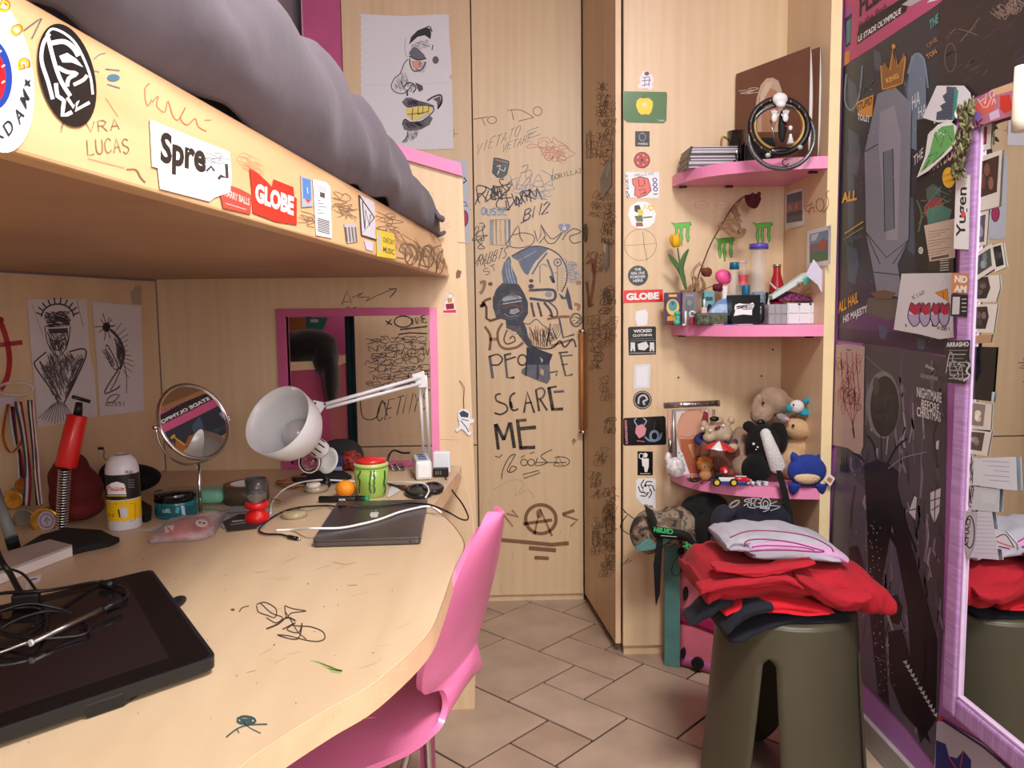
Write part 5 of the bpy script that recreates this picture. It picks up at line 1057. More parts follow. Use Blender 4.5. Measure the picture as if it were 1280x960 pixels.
# hand pump with spring
Yp = 1.60
t = thing('hand_pump','red cylinder pump with black handle on a steel spring','pump',py(77,666,Yp))
a,c = py(97,519,Yp+.02),py(82,584,Yp); obj('barrel',B().cyl(c,a,.0205,.0195,n=28),mat('red_plastic',(214,24,26),.35,var=.02,coat=.2),t,bevel=.002)
a2,a3 = py(99,503,Yp+.02),py(103,498,Yp+.02); obj('handle',B().cyl(a,a2,.009,.0065).cyl(py(91,496,Yp),py(112,502,Yp+.03),.0038),M_BLACK,t)
pts = []; s0,s1 = py(81,586,Yp),py(77,664,Yp)
for k in range(24*12+1): u = k/(24*12); an = 2*PI*u*24; q = s0+(s1-s0)*u; pts.append(q+Vector((math.cos(an)*.0115,math.sin(an)*.0115,0)))
obj('spring',B().tube(pts,.0016,5),M_CHROME,t); obj('rod',B().cyl(s1,s0,.006),mat('dark_rod',(30,30,34),.5),t)
# dark red bag, black cap
b = B(); q = D(96,656); q = bk(q,.06); b.ell(q+Vector((0,.0,.068)),(.055,.05,.066),f=lambda d: 1+.10*math.sin(5*d.z+2*d.x)-(.2 if d.z > .7 else 0)*(d.z-.7)*3); b.ell(q+Vector((.015,-.02,.03)),(.055,.05,.029)); b.ell(q+Vector((-.01,.01,.11)),(.035,.04,.035))
one('red_cloth_bag','slumped dark red cloth bag behind the pump','bag',b,mat('dark_red_cloth',(104,26,28),.85,var=.15,bump=.4,bs=14),remesh=.005)
q = D(160,622); q = bk(q,.04); b = B(); b.ell(q+Vector((0,0,.042)),(.066,.06,.040),f=lambda d: 1+.28*max(0,d.x)**3-.15*max(0,d.z)); b.ell(q+Vector((-.02,.01,.05)),(.05,.05,.037))
one('felt_hat','soft black cap slumped behind the glue bottle','cap',b,mat('black_felt',(16,15,18),.9,bump=.3),remesh=.005)
b = B(); q = [pz(*v,.742) for v in ((172,652),(176,632),(190,640),(189,650),(182,653))]; one('black_wedge','small black triangular holder right of the glue bottle','holder',B().prism(q,(0,0,.016)),M_BLACKM,bevel=.002)
cable('earpiece_wire','thin black wire with a tiny square end above the glue bottle',[py(124,561,1.84),py(130,563,1.84),py(130,572,1.84),py(137,577,1.84),py(146,579,1.83),py(150,586,1.86)],.0009,M_BLACK)
one('earpiece','tiny black square earpiece at the end of the thin wire','earpiece',B().obox(py(126,560.5,1.84),(.0065,0,0),(0,.003,0),(0,0,.003)),M_BLACK,bevel=.001)
# glue bottle
q = D(157,664); q = bk(q,.03); R = .0325; s = 1.0
t = thing('glue_bottle','white plastic glue bottle with black and yellow labels','bottle',q); zt = py(157,573,q.y).z-ZD
obj('bottle',B().lathe([(R*.94,0),(R,.004),(R,.118),(R*.99,.128),(R*.86,.143),(R*.6,.154),(.011,.158),(.011,zt-.02)],q,n=36),mat('white_bottle',(216,212,220),.3,var=.01),t)
obj('label',B().lathe([(R+.0006,.066),(R+.0006,.118)],q,n=36,cap=False),mat('black_label',(26,24,26),.35),t)
obj('label',B().lathe([(R+.0006,.022),(R+.0006,.064)],q,n=36,cap=False),mat('yellow_label',(236,190,20),.35),t)
obj('cap',B().lathe([(.013,0),(.013,.012),(.008,.013),(.007,.018),(.0,.0185)],q+Vector((0,0,zt-.019)),n=20),M_BLACK,t)
class Cyl(Pr):       # print wrapped on an upright cylinder
    def __init__(s,c,R,step=4e-5): super().__init__((0,0,0),(0,1,0),0,step); s.cc = c; s.R = R
    def poly(s,pts,col):
        X0,X1 = min(p[0] for p in pts),max(p[0] for p in pts); k = max(1,int((X1-X0)/1.5)); n = len(pts)
        def ext(x):
            ys = [pts[i][1]+(pts[i-1][1]-pts[i][1])*(x-pts[i][0])/(pts[i-1][0]-pts[i][0]) for i in range(n) if (pts[i][0]-x)*(pts[i-1][0]-x) <= 0 and pts[i][0] != pts[i-1][0]]
            return (min(ys),max(ys)) if ys else (pts[0][1],pts[0][1])
        for i in range(k):
            a,c = X0+(X1-X0)*i/k+1e-4,X0+(X1-X0)*(i+1)/k-1e-4; e,g = ext(a),ext(c); s._add([(a,e[0]),(c,g[0]),(c,g[1]),(a,e[1])],[(0,1,2,3)],col)
        return s.up()
    def P(s,x,y,o=None):
        r = ray(x,y); R = s.R+.0012+(s.o if o is None else o); dx,dy = EYE.x-s.cc.x,EYE.y-s.cc.y
        a = r.x**2+r.y**2; bb = 2*(r.x*dx+r.y*dy); c = dx*dx+dy*dy-R*R; disc = max(0,bb*bb-4*a*c); k = (-bb-math.sqrt(disc))/(2*a); return EYE+r*k
p = Cyl(q,R); p.poly([(133,608),(139,604),(146,602),(156,605),(158,618),(134,618)],(236,232,236)); p.text('Pattex',134,614,157,614,6.5,(206,26,40),.04); p.poly([(133,619),(158,619),(158,620.5),(133,620.5)],(230,180,40)); p.text('PL50',157,592,166,592,3.5,(80,70,110),.02)
for k in range(4): p.line([(137,623+k*2.2),(158,623+k*2.2)],.8,(150,150,154)); p.line([(160,600+k*3),(168,600+k*3)],.8,(130,130,134))
p.poly([(148,636),(158,634),(160,646),(150,647)],(200,200,206)); p.poly([(147,637),(150,636),(151,647),(148,647)],(50,44,40)); p.text('12',136,646,143,646,4,(200,60,40),.02); p.line([(136,630),(146,630)],1,(200,90,40)); p.line([(136,651),(156,652)],.8,(120,90,20)); p.line([(162,630),(169,629),(169,650),(162,652)],.8,(160,130,20))
p.make('label_print',t)
# teal jar and mint case
q = D(221,650); q = bk(q,.042); R = .0435; t = thing('hair_gel_jar','teal jar with a glossy black lid','jar',q)
obj('jar',B().lathe([(R*.92,0),(R,.006),(R,.034),(R*.96,.036)],q,n=36),mat('teal_gel',(20,112,120),.15,var=.05,coat=.5),t); obj('lid',B().lathe([(R*1.03,.0365),(R*1.03,.053),(R*.98,.056),(0,.057)],q,n=36),mat('glossy_black',(14,14,15),.15,var=0,coat=.5),t)
p = Cyl(q,R); p.poly([(200,632),(240,632),(240,645),(200,645)],(16,84,96)); p.text('GEL',203,641,214,641,5,(190,220,224),.02); p.poly([(226,632),(231,633),(232,644),(227,643)],(180,205,215)); p.poly([(220,634),(225,634),(224,642),(219,641)],(60,170,180)); p.make('label_print',t)
b = B(); q = D(258,634); q = bk(q,.05); b.obox(q+Vector((0,0,.0175)),(.050,0,0),(0,.033,0),(0,0,.0165)); one('mint_case','mint green rounded soap case behind the table mirror','case',b,mat('mint_plastic',(130,196,170),.4,var=.02),bevel=.015,seg=4)
# table mirror
q = D(254,644); Ym = q.y; mc = py(243,527,Ym); t = thing('table_mirror','round chrome framed vanity mirror on a thin stand','mirror',q)
tgt = px(1098,62,RX); nm = ((EYE-mc).normalized()+(tgt-mc).normalized()).normalized(); rm_ = .0835; Rc = 9.0
qq = Vector((0,0,1)).rotation_difference(nm)
b = B(); b.lathe([(max(.0001,rm_*k/14),(rm_*k/14)**2/(2*Rc)) for k in range(15)],mc,nm,n=64,cap=False); obj('mirror_disc',b,M_MIRROR,t)
b = B(); b.tube([mc+qq @ Vector((math.cos(a)*(rm_+.002),math.sin(a)*(rm_+.002),0)) for a in [2*PI*k/64 for k in range(64)]],.0045,10,closed=True); obj('frame',b,M_CHROME,t)
b = B(); b.lathe([(rm_-.002,-.009),(rm_+.001,-.004)],mc,nm,n=64,cap=True); obj('back_plate',b,M_STEEL,t)
R2 = rm_+.011; b = B(); sd = Vector((0,0,1)).cross(nm).normalized(); b.tube([mc+sd*R2*math.cos(a)+Vector((0,0,1))*R2*math.sin(a) for a in [PI+PI*k/30 for k in range(31)]],.0028,8); obj('yoke',b,M_CHROME,t)
for sg in (-1,1): obj('pivot',B().cyl(mc+sd*sg*(rm_+.003),mc+sd*sg*(R2+.006),.004),M_CHROME,t)
obj('post',B().cyl((mc.x+.004,mc.y,ZD+.006),(mc.x+.004,mc.y,mc.z-R2),.0042),M_CHROME,t); obj('base',B().lathe([(.045,0),(.045,.002),(.03,.005),(.006,.008)],(mc.x+.004,mc.y,ZD+E_),n=36),M_CHROME,t)
# tape roll
q = D(309,633); q = bk(q,.05); t = thing('tape_roll','big roll of brown parcel tape with a white and red core','tape',q)
obj('tape',B().lathe([(.038,0),(.052,0),(.052,.044),(.038,.044),(.038,0)],q,n=40,cap=False),mat('brown_tape',(92,76,62),.3,var=.05),t); obj('core',B().lathe([(.034,.001),(.0375,.001),(.0375,.0445),(.034,.0445),(.034,.001)],q,n=40,cap=False),mat('white_card_core',(226,222,224),.6),t)
b = B()
for k in range(6): a = k*1.05; b.obox(q+Vector((.0445*math.cos(a),.0445*math.sin(a),.0447)),(-.004*math.sin(a),.004*math.cos(a),0),(.005*math.cos(a),.005*math.sin(a),0),(0,0,.0004))
tag(obj('core_print',b,mat('red_print',(196,44,64),.5),t),kind='stuff')
# timer cup
q = D(322,655); q = bk(q,.02); t = thing('measuring_cup','clear cup standing on a red base','cup',q); R = .0235
obj('base',B().lathe([(R*.95,0),(R*1.08,.004),(R*1.05,.018),(R*.72,.024),(R*.72,.028),(R*1.1,.034),(R*1.0,.043),(R*.9,.0445)],q,n=32),mat('red_plastic',(0,0,0)),t)
obj('glass',B().lathe([(R*.8,.046),(R*.95,.094),(R*.99,.094),(R*.84,.0455),(0,.0452)],q,n=32,cap=False),mat('smoky_clear_plastic',(220,222,226),.05,trans=.95,var=0),t)
# candy bag
def pillow(px0,zt,h):      # soft bag from a pixel outline on the desk
    P = [pz(*v,ZD+.004) for v in px0]; c = sum(P,Vector())/len(P); n = len(P); b = B(); vs = [c+Vector((0,0,h))]; fs = []
    for ring,(k,z) in enumerate(((.45,h*.93),(.8,h*.6),(1,.003))):
        for i,q in enumerate(P): w = noise.noise(q*60+Vector((ring,0,0)))*.003; vs.append(Vector((c.x+(q.x-c.x)*k,c.y+(q.y-c.y)*k,ZD+E_+z+(w if ring < 2 else 0))))
    vs[0].z = ZD+h
    for i in range(n):
        j = (i+1) % n; fs.append((0,1+i,1+j))
        for r in range(2): fs.append((1+r*n+i,1+(r+1)*n+i,1+(r+1)*n+j,1+r*n+j))
    fs.append(tuple(1+2*n+i for i in reversed(range(n)))); return b.add(vs,fs,True)
t = thing('sweet_bag','see through bag of red and white sweets on the desk','bag',D(235,665))
ol = [(184,678),(196,664),(205,655),(225,650),(250,646),(270,643),(283,641),(276,655),(268,668),(250,674),(228,676),(205,677)]
ol = [(p[0],p[1]) for p in crom(ol,3,True)]
obj('wrapper',pillow(ol,0,.026),mat('pink_film',(236,214,218),.2,alpha=.4,var=.1,vs=60,coat=.5),t)
obj('contents',pillow([(200,673),(208,658),(235,652),(262,648),(266,658),(250,668),(225,673)],0,.02),mat('red_sweets',(204,22,40),.4,var=.2,vs=70),t)
p = Pr(D(245,660,ZD+.027),(0,0,1),0); p.circ(252,654,8,5,(236,226,228)); p.circ(250,653,1.6,1.2,(60,40,44)); p.circ(255,654,1.6,1.2,(60,40,44)); p.poly([(206,658),(218,656),(216,664),(206,667)],(228,208,210)); p.line([(209,659),(215,665)],1.4,(190,40,50)); p.make('bag_print',t)
# papers under the jar
for nm_,lb,pts,col in (('paper_sheet','grey printed sheet lying under the timer cup and tape roll',[(265,642),(300,630),(345,638),(330,660),(278,660)],(170,170,178)),('leaflet','dark leaflet with silver print under the measuring cup',[(278,652),(300,642),(338,648),(320,660),(284,664)],(44,44,50)),('paper_strip','white paper strip poking out by the sweet bag',[(175,664),(204,654),(210,657),(190,664)],(206,204,210))):
    p = Pr((0,0,ZD),(0,0,1),.0008 if nm_ != 'leaflet' else .002); p.slab(pts,col,.0008)
    if nm_ != 'paper_strip': p.line([(pts[0][0]+12,pts[0][1]),(pts[2][0]-14,pts[2][1])],1.6,(200,200,206) if nm_ == 'leaflet' else (110,110,120)); p.line([(pts[0][0]+10,pts[0][1]+4),(pts[2][0]-24,pts[2][1]+4)],1,(150,150,160))
    p.make(nm_,label=lb,cat='paper')
q = D(368,648); q = bk(q,.012); one('glass_saucer','small oval clear lid lying behind the laptop corner','saucer',B().lathe([(.026,0),(.028,.003),(.027,.011),(.02,.014),(0,.015)],q,n=28),mat('yellowed_glass',(190,176,140),.12,alpha=.7,coat=.5))
# laptop
t = thing('laptop','closed dark grey laptop lying on the desk','laptop',(-.246,1.61,ZD)); lc = Vector((-.2455,1.612,0)); la = .035
lx = Vector((math.cos(la),math.sin(la),0)); ly = Vector((-math.sin(la),math.cos(la),0))
def lp(u,v,z): return lc+lx*u+ly*v+Vector((0,0,z))
lq = [lp(-.102,-.152,0),lp(.102,-.152,0),lp(.102,.152,0),lp(-.102,.152,0)]
M_LAP = mat('space_grey_aluminium',(104,100,104),.34,.85,var=.02)
obj('base',B().prism([p_+Vector((0,0,ZD+.0025)) for p_ in rc(lq,.009)],(0,0,.008)),M_LAP,t,bevel=.0015); obj('lid',B().prism([p_+Vector((0,0,ZD+.0112)) for p_ in rc(lq,.009)],(0,0,.0045)),M_LAP,t,bevel=.0015)
for i,j in ((-.08,-.13),(.08,-.13),(-.08,.13),(.08,.13)): q = lp(i,j,ZD+E_); obj('foot',B().cyl(q,q+Vector((0,0,.0022)),.006),M_BLACK,t)
q = lp(.082,-.1522,ZD+.0065); obj('port',B().obox(q,(.0016,0,0),(0,.0006,0),(0,0,.0016)),M_BLACK,t)
p = Pr((0,0,ZD+.0158),(0,0,1),.0001); p.poly([(462,644),(464,640),(468,640.5),(472,640),(474,641.5),(472,643),(473,645),(470,647),(467,646.5),(464,647)],(196,196,200)); p.poly([(468,639.6),(470,637.5),(471,638.5)],(196,196,200)); p.make('logo',t,MATS.get('glossy_black') and M_PRINTG)
zc = ZD+.0185
# lamp
M_LW = mat('white_enamel',(226,226,230),.3,var=.02,coat=.3)
rimc,sock = py(346,524,1.70),py(402,563,1.83); ax = (rimc-sock).normalized(); Ls = (rimc-sock).length
t = thing('desk_lamp','white articulated desk lamp with a bell shade and a bare bulb','lamp',D(533,578)); lamp = t
prof = [(.0225,0),(.023,.004),(.023,.055),(.030,.062),(.055,.082),(.070,.105),(.078,.135),(.081,Ls)]
obj('shade',B().lathe([(r,h) for r,h in prof[3:]],sock,ax,n=48,cap=False),M_LW,t,solid=.0016)
nk = obj('socket_cover',B().lathe([(.012,-.002),(.0215,0),(.0225,.006),(.0225,.058),(.028,.062)],sock,ax,n=36),M_LW,t)
ref = ax.cross(Vector((0,0,1))).normalized(); ref2 = ax.cross(ref)
for k in range(10):
    a = 2*PI*k/10; d = ref*math.cos(a)+ref2*math.sin(a); tn = ax.cross(d)
    obj('vent_slot',B().obox(sock+ax*.034+d*.0225,ax*.013,tn*.0016,d*.0007),M_BLACKM,nk)
bc = sock+ax*.095; obj('bulb',B().ell(bc,.034,nu=28,nv=18),mat('opal_bulb',(206,204,210),.12,var=0,coat=.6),t); obj('bulb_neck',B().lathe([(.014,.055),(.016,.066),(.026,.08)],sock,ax,n=24),M_WHITE,t)
j1,j2,j3 = py(393,508,1.86),py(528,470,2.02),py(533,560,2.13); br = py(407,505,1.87)
b = B(); b.prism([py(391,500,1.855),py(409,504,1.865),py(397,522,1.855)],(0,.004,0)); obj('head_bracket',b,M_LW,t,bevel=.001)
for q in ((394,504),(406,505),(397,518)): obj('screw',B().cyl(py(*q,1.852),py(*q,1.858),.003,n=10),M_BLACK,t)
obj('head_link',B().cyl(sock+ax*.066+ref*0+Vector((0,0,.0)),py(396,512,1.86),.006),M_LW,t)
for dz,dw in ((0,.0045),(-.016,.0042)):
    obj('arm',B().cyl(br+Vector((0,0,dz*.6)),j2+Vector((0,0,dz-.002)),dw),M_LW,t)
for k,(o1,rr) in enumerate(((-.008,.0045),(.008,.0045))): obj('arm',B().cyl(j2+Vector((o1,0,0)),Vector((j3.x+o1,j3.y,ZD+.03)),rr),M_LW,t)
obj('tension_spring',B().cyl(j2+Vector((-.02,0,-.012)),j2+(br-j2)*.45+Vector((0,0,-.008)),.0035),M_STEEL,t)
obj('elbow',B().prism([j2+Vector((-.028,-.006,.004)),j2+Vector((.004,-.006,.014)),j2+Vector((.013,-.006,-.03)),j2+Vector((-.012,-.006,-.03))],(0,.012,0)),M_LW,t,bevel=.002)
obj('clamp',B().box(j3.x-.016,j3.x+.016,j3.y-.018,j3.y+.018,ZD+E_,ZD+.032),M_LW,t,bevel=.003)
# glass tumbler lying below the lamp
q = D(392,592); q = bk(q,-.01); t = thing('small_glass','small clear glass with a white rim lying under the lamp head','glass',q)
gd = Vector((-.18,-.95,.12)).normalized(); gc = py(389,577,1.92)
obj('bowl',B().lathe([(.0,-.035),(.014,-.034),(.021,-.02),(.026,.0),(.027,.012)],gc,gd,n=32,cap=False),M_GLASS,t,solid=.001); obj('rim',B().tube([gc+Vector((0,0,1)).rotation_difference(gd) @ Vector((.027*math.cos(a),.027*math.sin(a),.012)) for a in [2*PI*k/36 for k in range(36)]],.0014,6,closed=True),M_WHITE,t)
obj('foot',B().lathe([(.02,0),(.03,.001),(.03,.012),(.02,.014)],(gc.x+.005,gc.y+.02,ZD+E_),n=28),mat('clear_pad',(190,170,150),.2,alpha=.6),t)
# mug shaped like a watermelon
q = D(465,624); q = bk(q,.04); R = .0405; hz = py(465,583,q.y).z-ZD
t = thing('watermelon_mug','green striped ceramic mug shaped like a watermelon with red lid','mug',q)
obj('cup',B().lathe([(R*.78,0),(R*.86,.003),(R*.97,hz*.5),(R*1.02,hz)],q,n=40),mat('melon_green',(150,186,84),.2,var=.04,coat=.4),t)
obj('lid',B().lathe([(R*1.04,hz+.001),(R*1.04,hz+.008),(R*.96,hz+.011)],q,n=40),mat('light_melon_green',(176,200,120),.2,var=.04,coat=.4),t); obj('lid_top',B().lathe([(R*.94,hz+.011),(R*.88,hz+.019),(R*.4,hz+.023),(0,hz+.024)],q,n=40),mat('melon_red',(206,40,40),.3,coat=.4),t)
p = Cyl(q,R*.99); rg = random.Random(2)
for x in (449,463,467.5,481): p.line([(x+rg.uniform(-1.2,1.2),588+k*3.2) for k in range(10)],1.5,(40,66,40),smooth=3); [p.circ(x+rg.uniform(-1.6,1.6),rg.uniform(588,616),.9,1.4,(40,66,40),n=8) for k in range(7)]
for x in (450,457,466,474,482): p.circ(x,580.5,1.1,.8,(40,60,40),n=8)
p.make('stripes',t)
# orange, marker, small pots
q = D(432,624); q = bk(q,.025); t = thing('orange','small orange mandarin between the marker and the mug','fruit',q); obj('fruit',B().ell(q+Vector((0,0,.0205)),(.0235,.0235,.0205)),mat('orange_peel',(240,146,24),.4,var=.06,bump=.5,bs=300),t); obj('stalk',B().cyl(q+Vector((0,0,.0395)),q+Vector((.001,0,.0425)),.002,n=7),mat('stalk_green',(90,110,50),.7),t)
a,c = pz(399,624,ZD+.0085),pz(461,624,ZD+.0085); d = c-a; t = thing('board_marker','thick black marker with a green end in front of the mug','marker',D(430,626))
obj('barrel',B().cyl(a,a+d*.74,.0078),M_BLACK,t,bevel=.001); obj('cap',B().cyl(a+d*.745,a+d*.92,.0084),M_BLACK,t,bevel=.001); obj('end_plug',B().cyl(a+d*.92,c,.0078),mat('marker_green',(30,150,90),.4),t)
mk = a+d*.5; p = Pr(mk+(EYE-mk).normalized()*.0086,EYE-mk,0); p.text('BOARD MARKER',424,626,446,625.5,2.6,(220,220,220),.02); p.make('lettering',t)
q = D(392,617); q = bk(q,.018); t = thing('cream_pot','tiny white cream pot left of the mandarin','pot',q); obj('pot',B().lathe([(.015,0),(.0165,.012)],q,n=26),M_WHITE,t); obj('lid',B().lathe([(.0175,.0125),(.0178,.021),(.016,.023),(0,.0232)],q,n=26),mat('cream_plastic',(222,212,200),.4),t)
q = D(408,612); q = bk(q,.014); b = B(); b.ell(q+Vector((0,0,.013)),(.013,.012,.0125)); one('black_cork','little round black knob beside the cream pot','knob',b.cyl(q+Vector((0,0,.02)),q+Vector((.004,0,.027)),.007),M_BLACK)
for i,(x,y,rx,lb) in enumerate(((355,606,.02,'wood shaving curl nearest the tape roll'),(366,610,.024,'flat wood shaving behind the cream pot'),(374,600,.018,'small wood offcut beside the black cloth'))):
    q = D(x,y); one('wood_scrap',lb,'scrap',B().ell(q+Vector((0,0,.007)),(rx,.012,.006),f=lambda d: 1+.3*math.sin(7*d.x+i)),mat('raw_wood_scrap',(170,116,76),.7,var=.3,vs=50))
pts = [(365,598),(380,590),(400,588),(430,588),(440,594),(420,600),(395,602),(375,603)]
one('black_cloth','flat black cloth under the glass behind the mandarin','cloth',B().prism([pz(*v,ZD+.010) for v in pts],(0,0,-.0095)),mat('black_cloth_b',(20,20,22),.9,bump=.4),bevel=.003)
q = D(421,592); t = thing('blue_matchbox','small navy blue box standing behind the mandarin','box',q); obj('box',B().obox(q+Vector((0,.02,.024)),(.014,.002,0),(-.002,.009,0),(.004,0,.023)),mat('navy_card',(34,44,84),.5),t)
p = Pr(q+Vector((0,.0105,.024)),(0,-1,0),.001); p.poly([(417,584),(427,583),(428,588),(418,589)],(150,160,200)); p.make('box_print',t)
one('white_dish','curved white dish standing on edge behind the blue box','dish',B().lathe([(0,0),(.02,.001),(.034,.008)],py(412,576,2.0),(-.5,-.8,.3),n=30,cap=False),M_WHITE,solid=.002)
b = B(); q = D(440,592); q = bk(q,.05); b.ell(q+Vector((0,0,.028)),(.036,.03,.0275),f=lambda d: 1+.2*math.sin(9*d.x)*math.cos(8*d.z)); one('patterned_pouch','crumpled red and black patterned wrapper pile behind the mug','pouch',b,mat('patterned_red',(150,44,36),.6,var=.9,vs=90,bump=.6))
q = D(496,590); q = bk(q,.02); b = B(); 
for k in range(6): a = k*1.9; b.tube([q+Vector((.018*math.cos(a)*.6+.011*math.cos(u),.012*math.sin(a)+.011*math.sin(u),.004+.002*k+.004*math.sin(u*2))) for u in [2*PI*j/14 for j in range(14)]],.0016,5,closed=True)
tag(one('jewellery_chain','tangled metal chain between the mug and the power strip','chain',b,M_STEEL),kind='stuff')
p = Pr((0,0,ZD),(0,0,1),.001); p.slab([(484,620),(490,606),(501,613),(486,622)],(206,206,212),.001); p.make('white_paper_scrap',label='white paper scrap right of the mug',cat='paper')
# scissors
q = D(530,617); t = thing('scissors','black handled scissors lying behind the laptop','scissors',q)
for (x0,y0,rx_,ry_) in ((524,614,15,6.2),(541,610,11,5)):
    ring = [pz(x0+rx_*math.cos(a),y0+ry_*math.sin(a),ZD+.008) for a in [2*PI*k/28 for k in range(28)]]; obj('handle',B().tube(ring,.0062,8,closed=True),M_BLACK,t); obj('handle_pad',B().prism([r_-Vector((0,0,.004)) for r_ in ring],(0,0,.006)),M_BLACK,t)
for a in ((510,612,484,604),(512,609,486,606)): obj('blade',B().cyl(pz(a[0],a[1],ZD+.006),pz(a[2],a[3],ZD+.005),.005,.0015),mat('brown_blade',(96,66,50),.4,.6),t)
# power strip and chargers
f0 = D(530,601); f0 += Vector((0,.004,0)); dr = Vector((-.17,.95,0)).normalized(); sd = Vector((dr.y,-dr.x,0)); t = thing('power_strip','white power strip with blue sockets at the back of the desk','power strip',f0)
Lp = .125; cb = f0+dr*Lp/2+Vector((0,0,.0265)); obj('housing',B().obox(cb,dr*Lp/2,sd*.0215,(0,0,.0255)),mat('white_abs',(224,226,232),.3,var=.02,coat=.3),t,bevel=.006)
for k in range(3): obj('socket',B().obox(f0+dr*(.03+k*.032)+Vector((0,0,.0525)),dr*.009,sd*.011,(0,0,.0008)),mat('socket_blue',(70,96,140),.4),t)
b = B(); b.grid(lambda u,v: f0+sd*(-.018+.036*u)+Vector((0,-.0008,.008+.034*v)),1,1); obj('end_plate',B().obox(f0+Vector((0,-.001,.026)),sd*.016,dr*.001,(0,0,.018)),M_WHITE,t,bevel=.002)
cable('black_cable','black lead arching out behind the power strip',[py(512,566,2.2),py(503,566,2.18),py(492,563,2.16),py(486,570,2.14),D(484,582)],.003,M_BLACK)
q = D(552,596); t = thing('phone_charger','white square phone charger plugged beside the power strip','charger',q+Vector((0,.02,0))); obj('block',B().obox(q+Vector((0,.026,.036)),(.024,0,0),(0,.012,0),(0,0,.030)),mat('white_abs',(0,0,0)),t,bevel=.005); obj('prong_base',B().obox(q+Vector((0,.03,.0035)),(.015,0,0),(0,.012,0),(0,0,.003)),M_WHITE,t)
t = thing('black_adapter','small black usb adapter in front of the white charger','charger',q); obj('block',B().obox(q+Vector((-.002,.002,.0125)),(.0205,0,0),(0,.010,0),(0,0,.0118)),M_BLACK,t,bevel=.002)
for k in range(3): obj('port',B().obox(q+Vector((-.014+k*.006,-.0084,.013)),(.0014,0,0),(0,.0004,0),(0,0,.005)),M_STEEL,t)
cable('thin_clear_cable','thin pale cable dropping from the white charger past the desk edge',[py(563,584,2.14),py(569,584,2.10),py(578,597,2.05),py(586,620,2.0),py(591,650,1.95),py(593,690,1.9)],.0011,mat('pale_cable',(226,206,180),.4))
cable('black_usb_cable','black usb cable looping off the desk edge and across the laptop to its plug',[py(556,596,2.05),py(566,614,2.02),py(578,630,1.98),py(585,645,1.94),py(583,650,1.90),py(574,648,1.84),pz(560,640,ZD+.01),pz(541,632,zc+.003),pz(530,630,zc+.001),pz(505,629,zc),pz(470,632,zc),pz(445,633,zc+.001),pz(430,633,zc+.003),pz(418,633,ZD+.010),pz(405,632,ZD+.004),pz(370,635,ZD+.02),pz(345,644,ZD+.004),pz(325,660,ZD+.004),pz(330,667,ZD+.004),pz(350,668,ZD+.004),pz(362,671,ZD+.004)],.0021,M_BLACK,8)
t = thing('usb_plug','black usb plug with a silver tip in front of the laptop','plug',D(370,673)); a,c = pz(361,671,ZD+.0045),pz(371,673,ZD+.0045); obj('body',B().cyl(a,c,.0042),M_BLACK,t); obj('tip',B().cyl(c,c+(c-a)*.45,.0026),M_CHROME,t)
cable('white_cable','white charging cable snaking over the laptop lid',[pz(345,663,ZD+.003),pz(366,662,ZD+.004),pz(380,661,ZD+.016),pz(392,660.5,zc+.004),pz(425,660,zc+.001),pz(452,655,zc+.001),pz(475,649,zc+.001),pz(500,640,zc+.001),pz(525,634,zc+.001),pz(534,633,zc+.001),pz(541,634,ZD+.016),pz(552,641,ZD+.004)],.0025,M_WHITE,8)
cable('white_cable','white cable curving behind the mandarin and the mug',[pz(338,642,ZD+.003),pz(340,628,ZD+.003),pz(352,614,ZD+.003),pz(372,604,ZD+.02),pz(400,600,ZD+.016),pz(430,601,ZD+.012),pz(470,603,ZD+.003),pz(510,603,ZD+.018),pz(530,605,ZD+.02),pz(536,613,ZD+.016),pz(532,622,zc)],.0022,M_WHITE,8)
one('metal_ring','thin gold wire ring left of the glass lid','ring',B().tube([pz(340+11*math.cos(a),628+4*math.sin(a),ZD+.004) for a in [PI*1.1+PI*1.2*k/20 for k in range(21)]],.0016,6),mat('gold_wire',(206,180,120),.25,1))
# medals on the left wall
Ym = 1.70
t = thing('medal_hook','clear hook ring at the top left holding the medal ribbons','hook',py(22,500,Ym)); obj('ring',B().tube([py(20+22*math.cos(a),486+8*math.sin(a),Ym) for a in [2*PI*k/30 for k in range(30)]],.0035,8,closed=True),mat('clear_ring',(224,220,220),.1,alpha=.5,coat=.6),t); obj('paper',B().obox(py(4,512,Ym+.01),(.02,.006,0),(0,.001,0),(.004,0,.028)),mat('lilac_paper',(196,184,204),.7),t)
M_GOLD = mat('medal_gold',(196,148,66),.3,.9,var=.2,vs=60)
def ribbon(name,pts,w,cols,Y0,parent):
    n = len(cols)
    C2 = crom([Vector((p[0],p[1],0)) for p in pts],5)
    for k,c in enumerate(cols):
        b = B(); L = []
        for i,q in enumerate(C2):
            tw = w*(1+.25*math.sin(i*.5+k)); a = py(q.x+tw*(k/n-.5),q.y,Y0-.004*math.sin(i*.7)); e = py(q.x+tw*((k+1)/n-.5),q.y,Y0-.004*math.sin(i*.7+.6)); L += [a,e]
        b.add(L,[(2*i,2*i+1,2*i+3,2*i+2) for i in range(len(C2)-1)],True); obj('ribbon_stripe',b,mat('ribbon_%d_%d_%d' % c,c,.6,var=.05),parent,solid=.0006)
CW,CR,CK,CY,CB = (206,200,204),(130,24,50),(24,26,30),(196,130,40),(60,62,74)
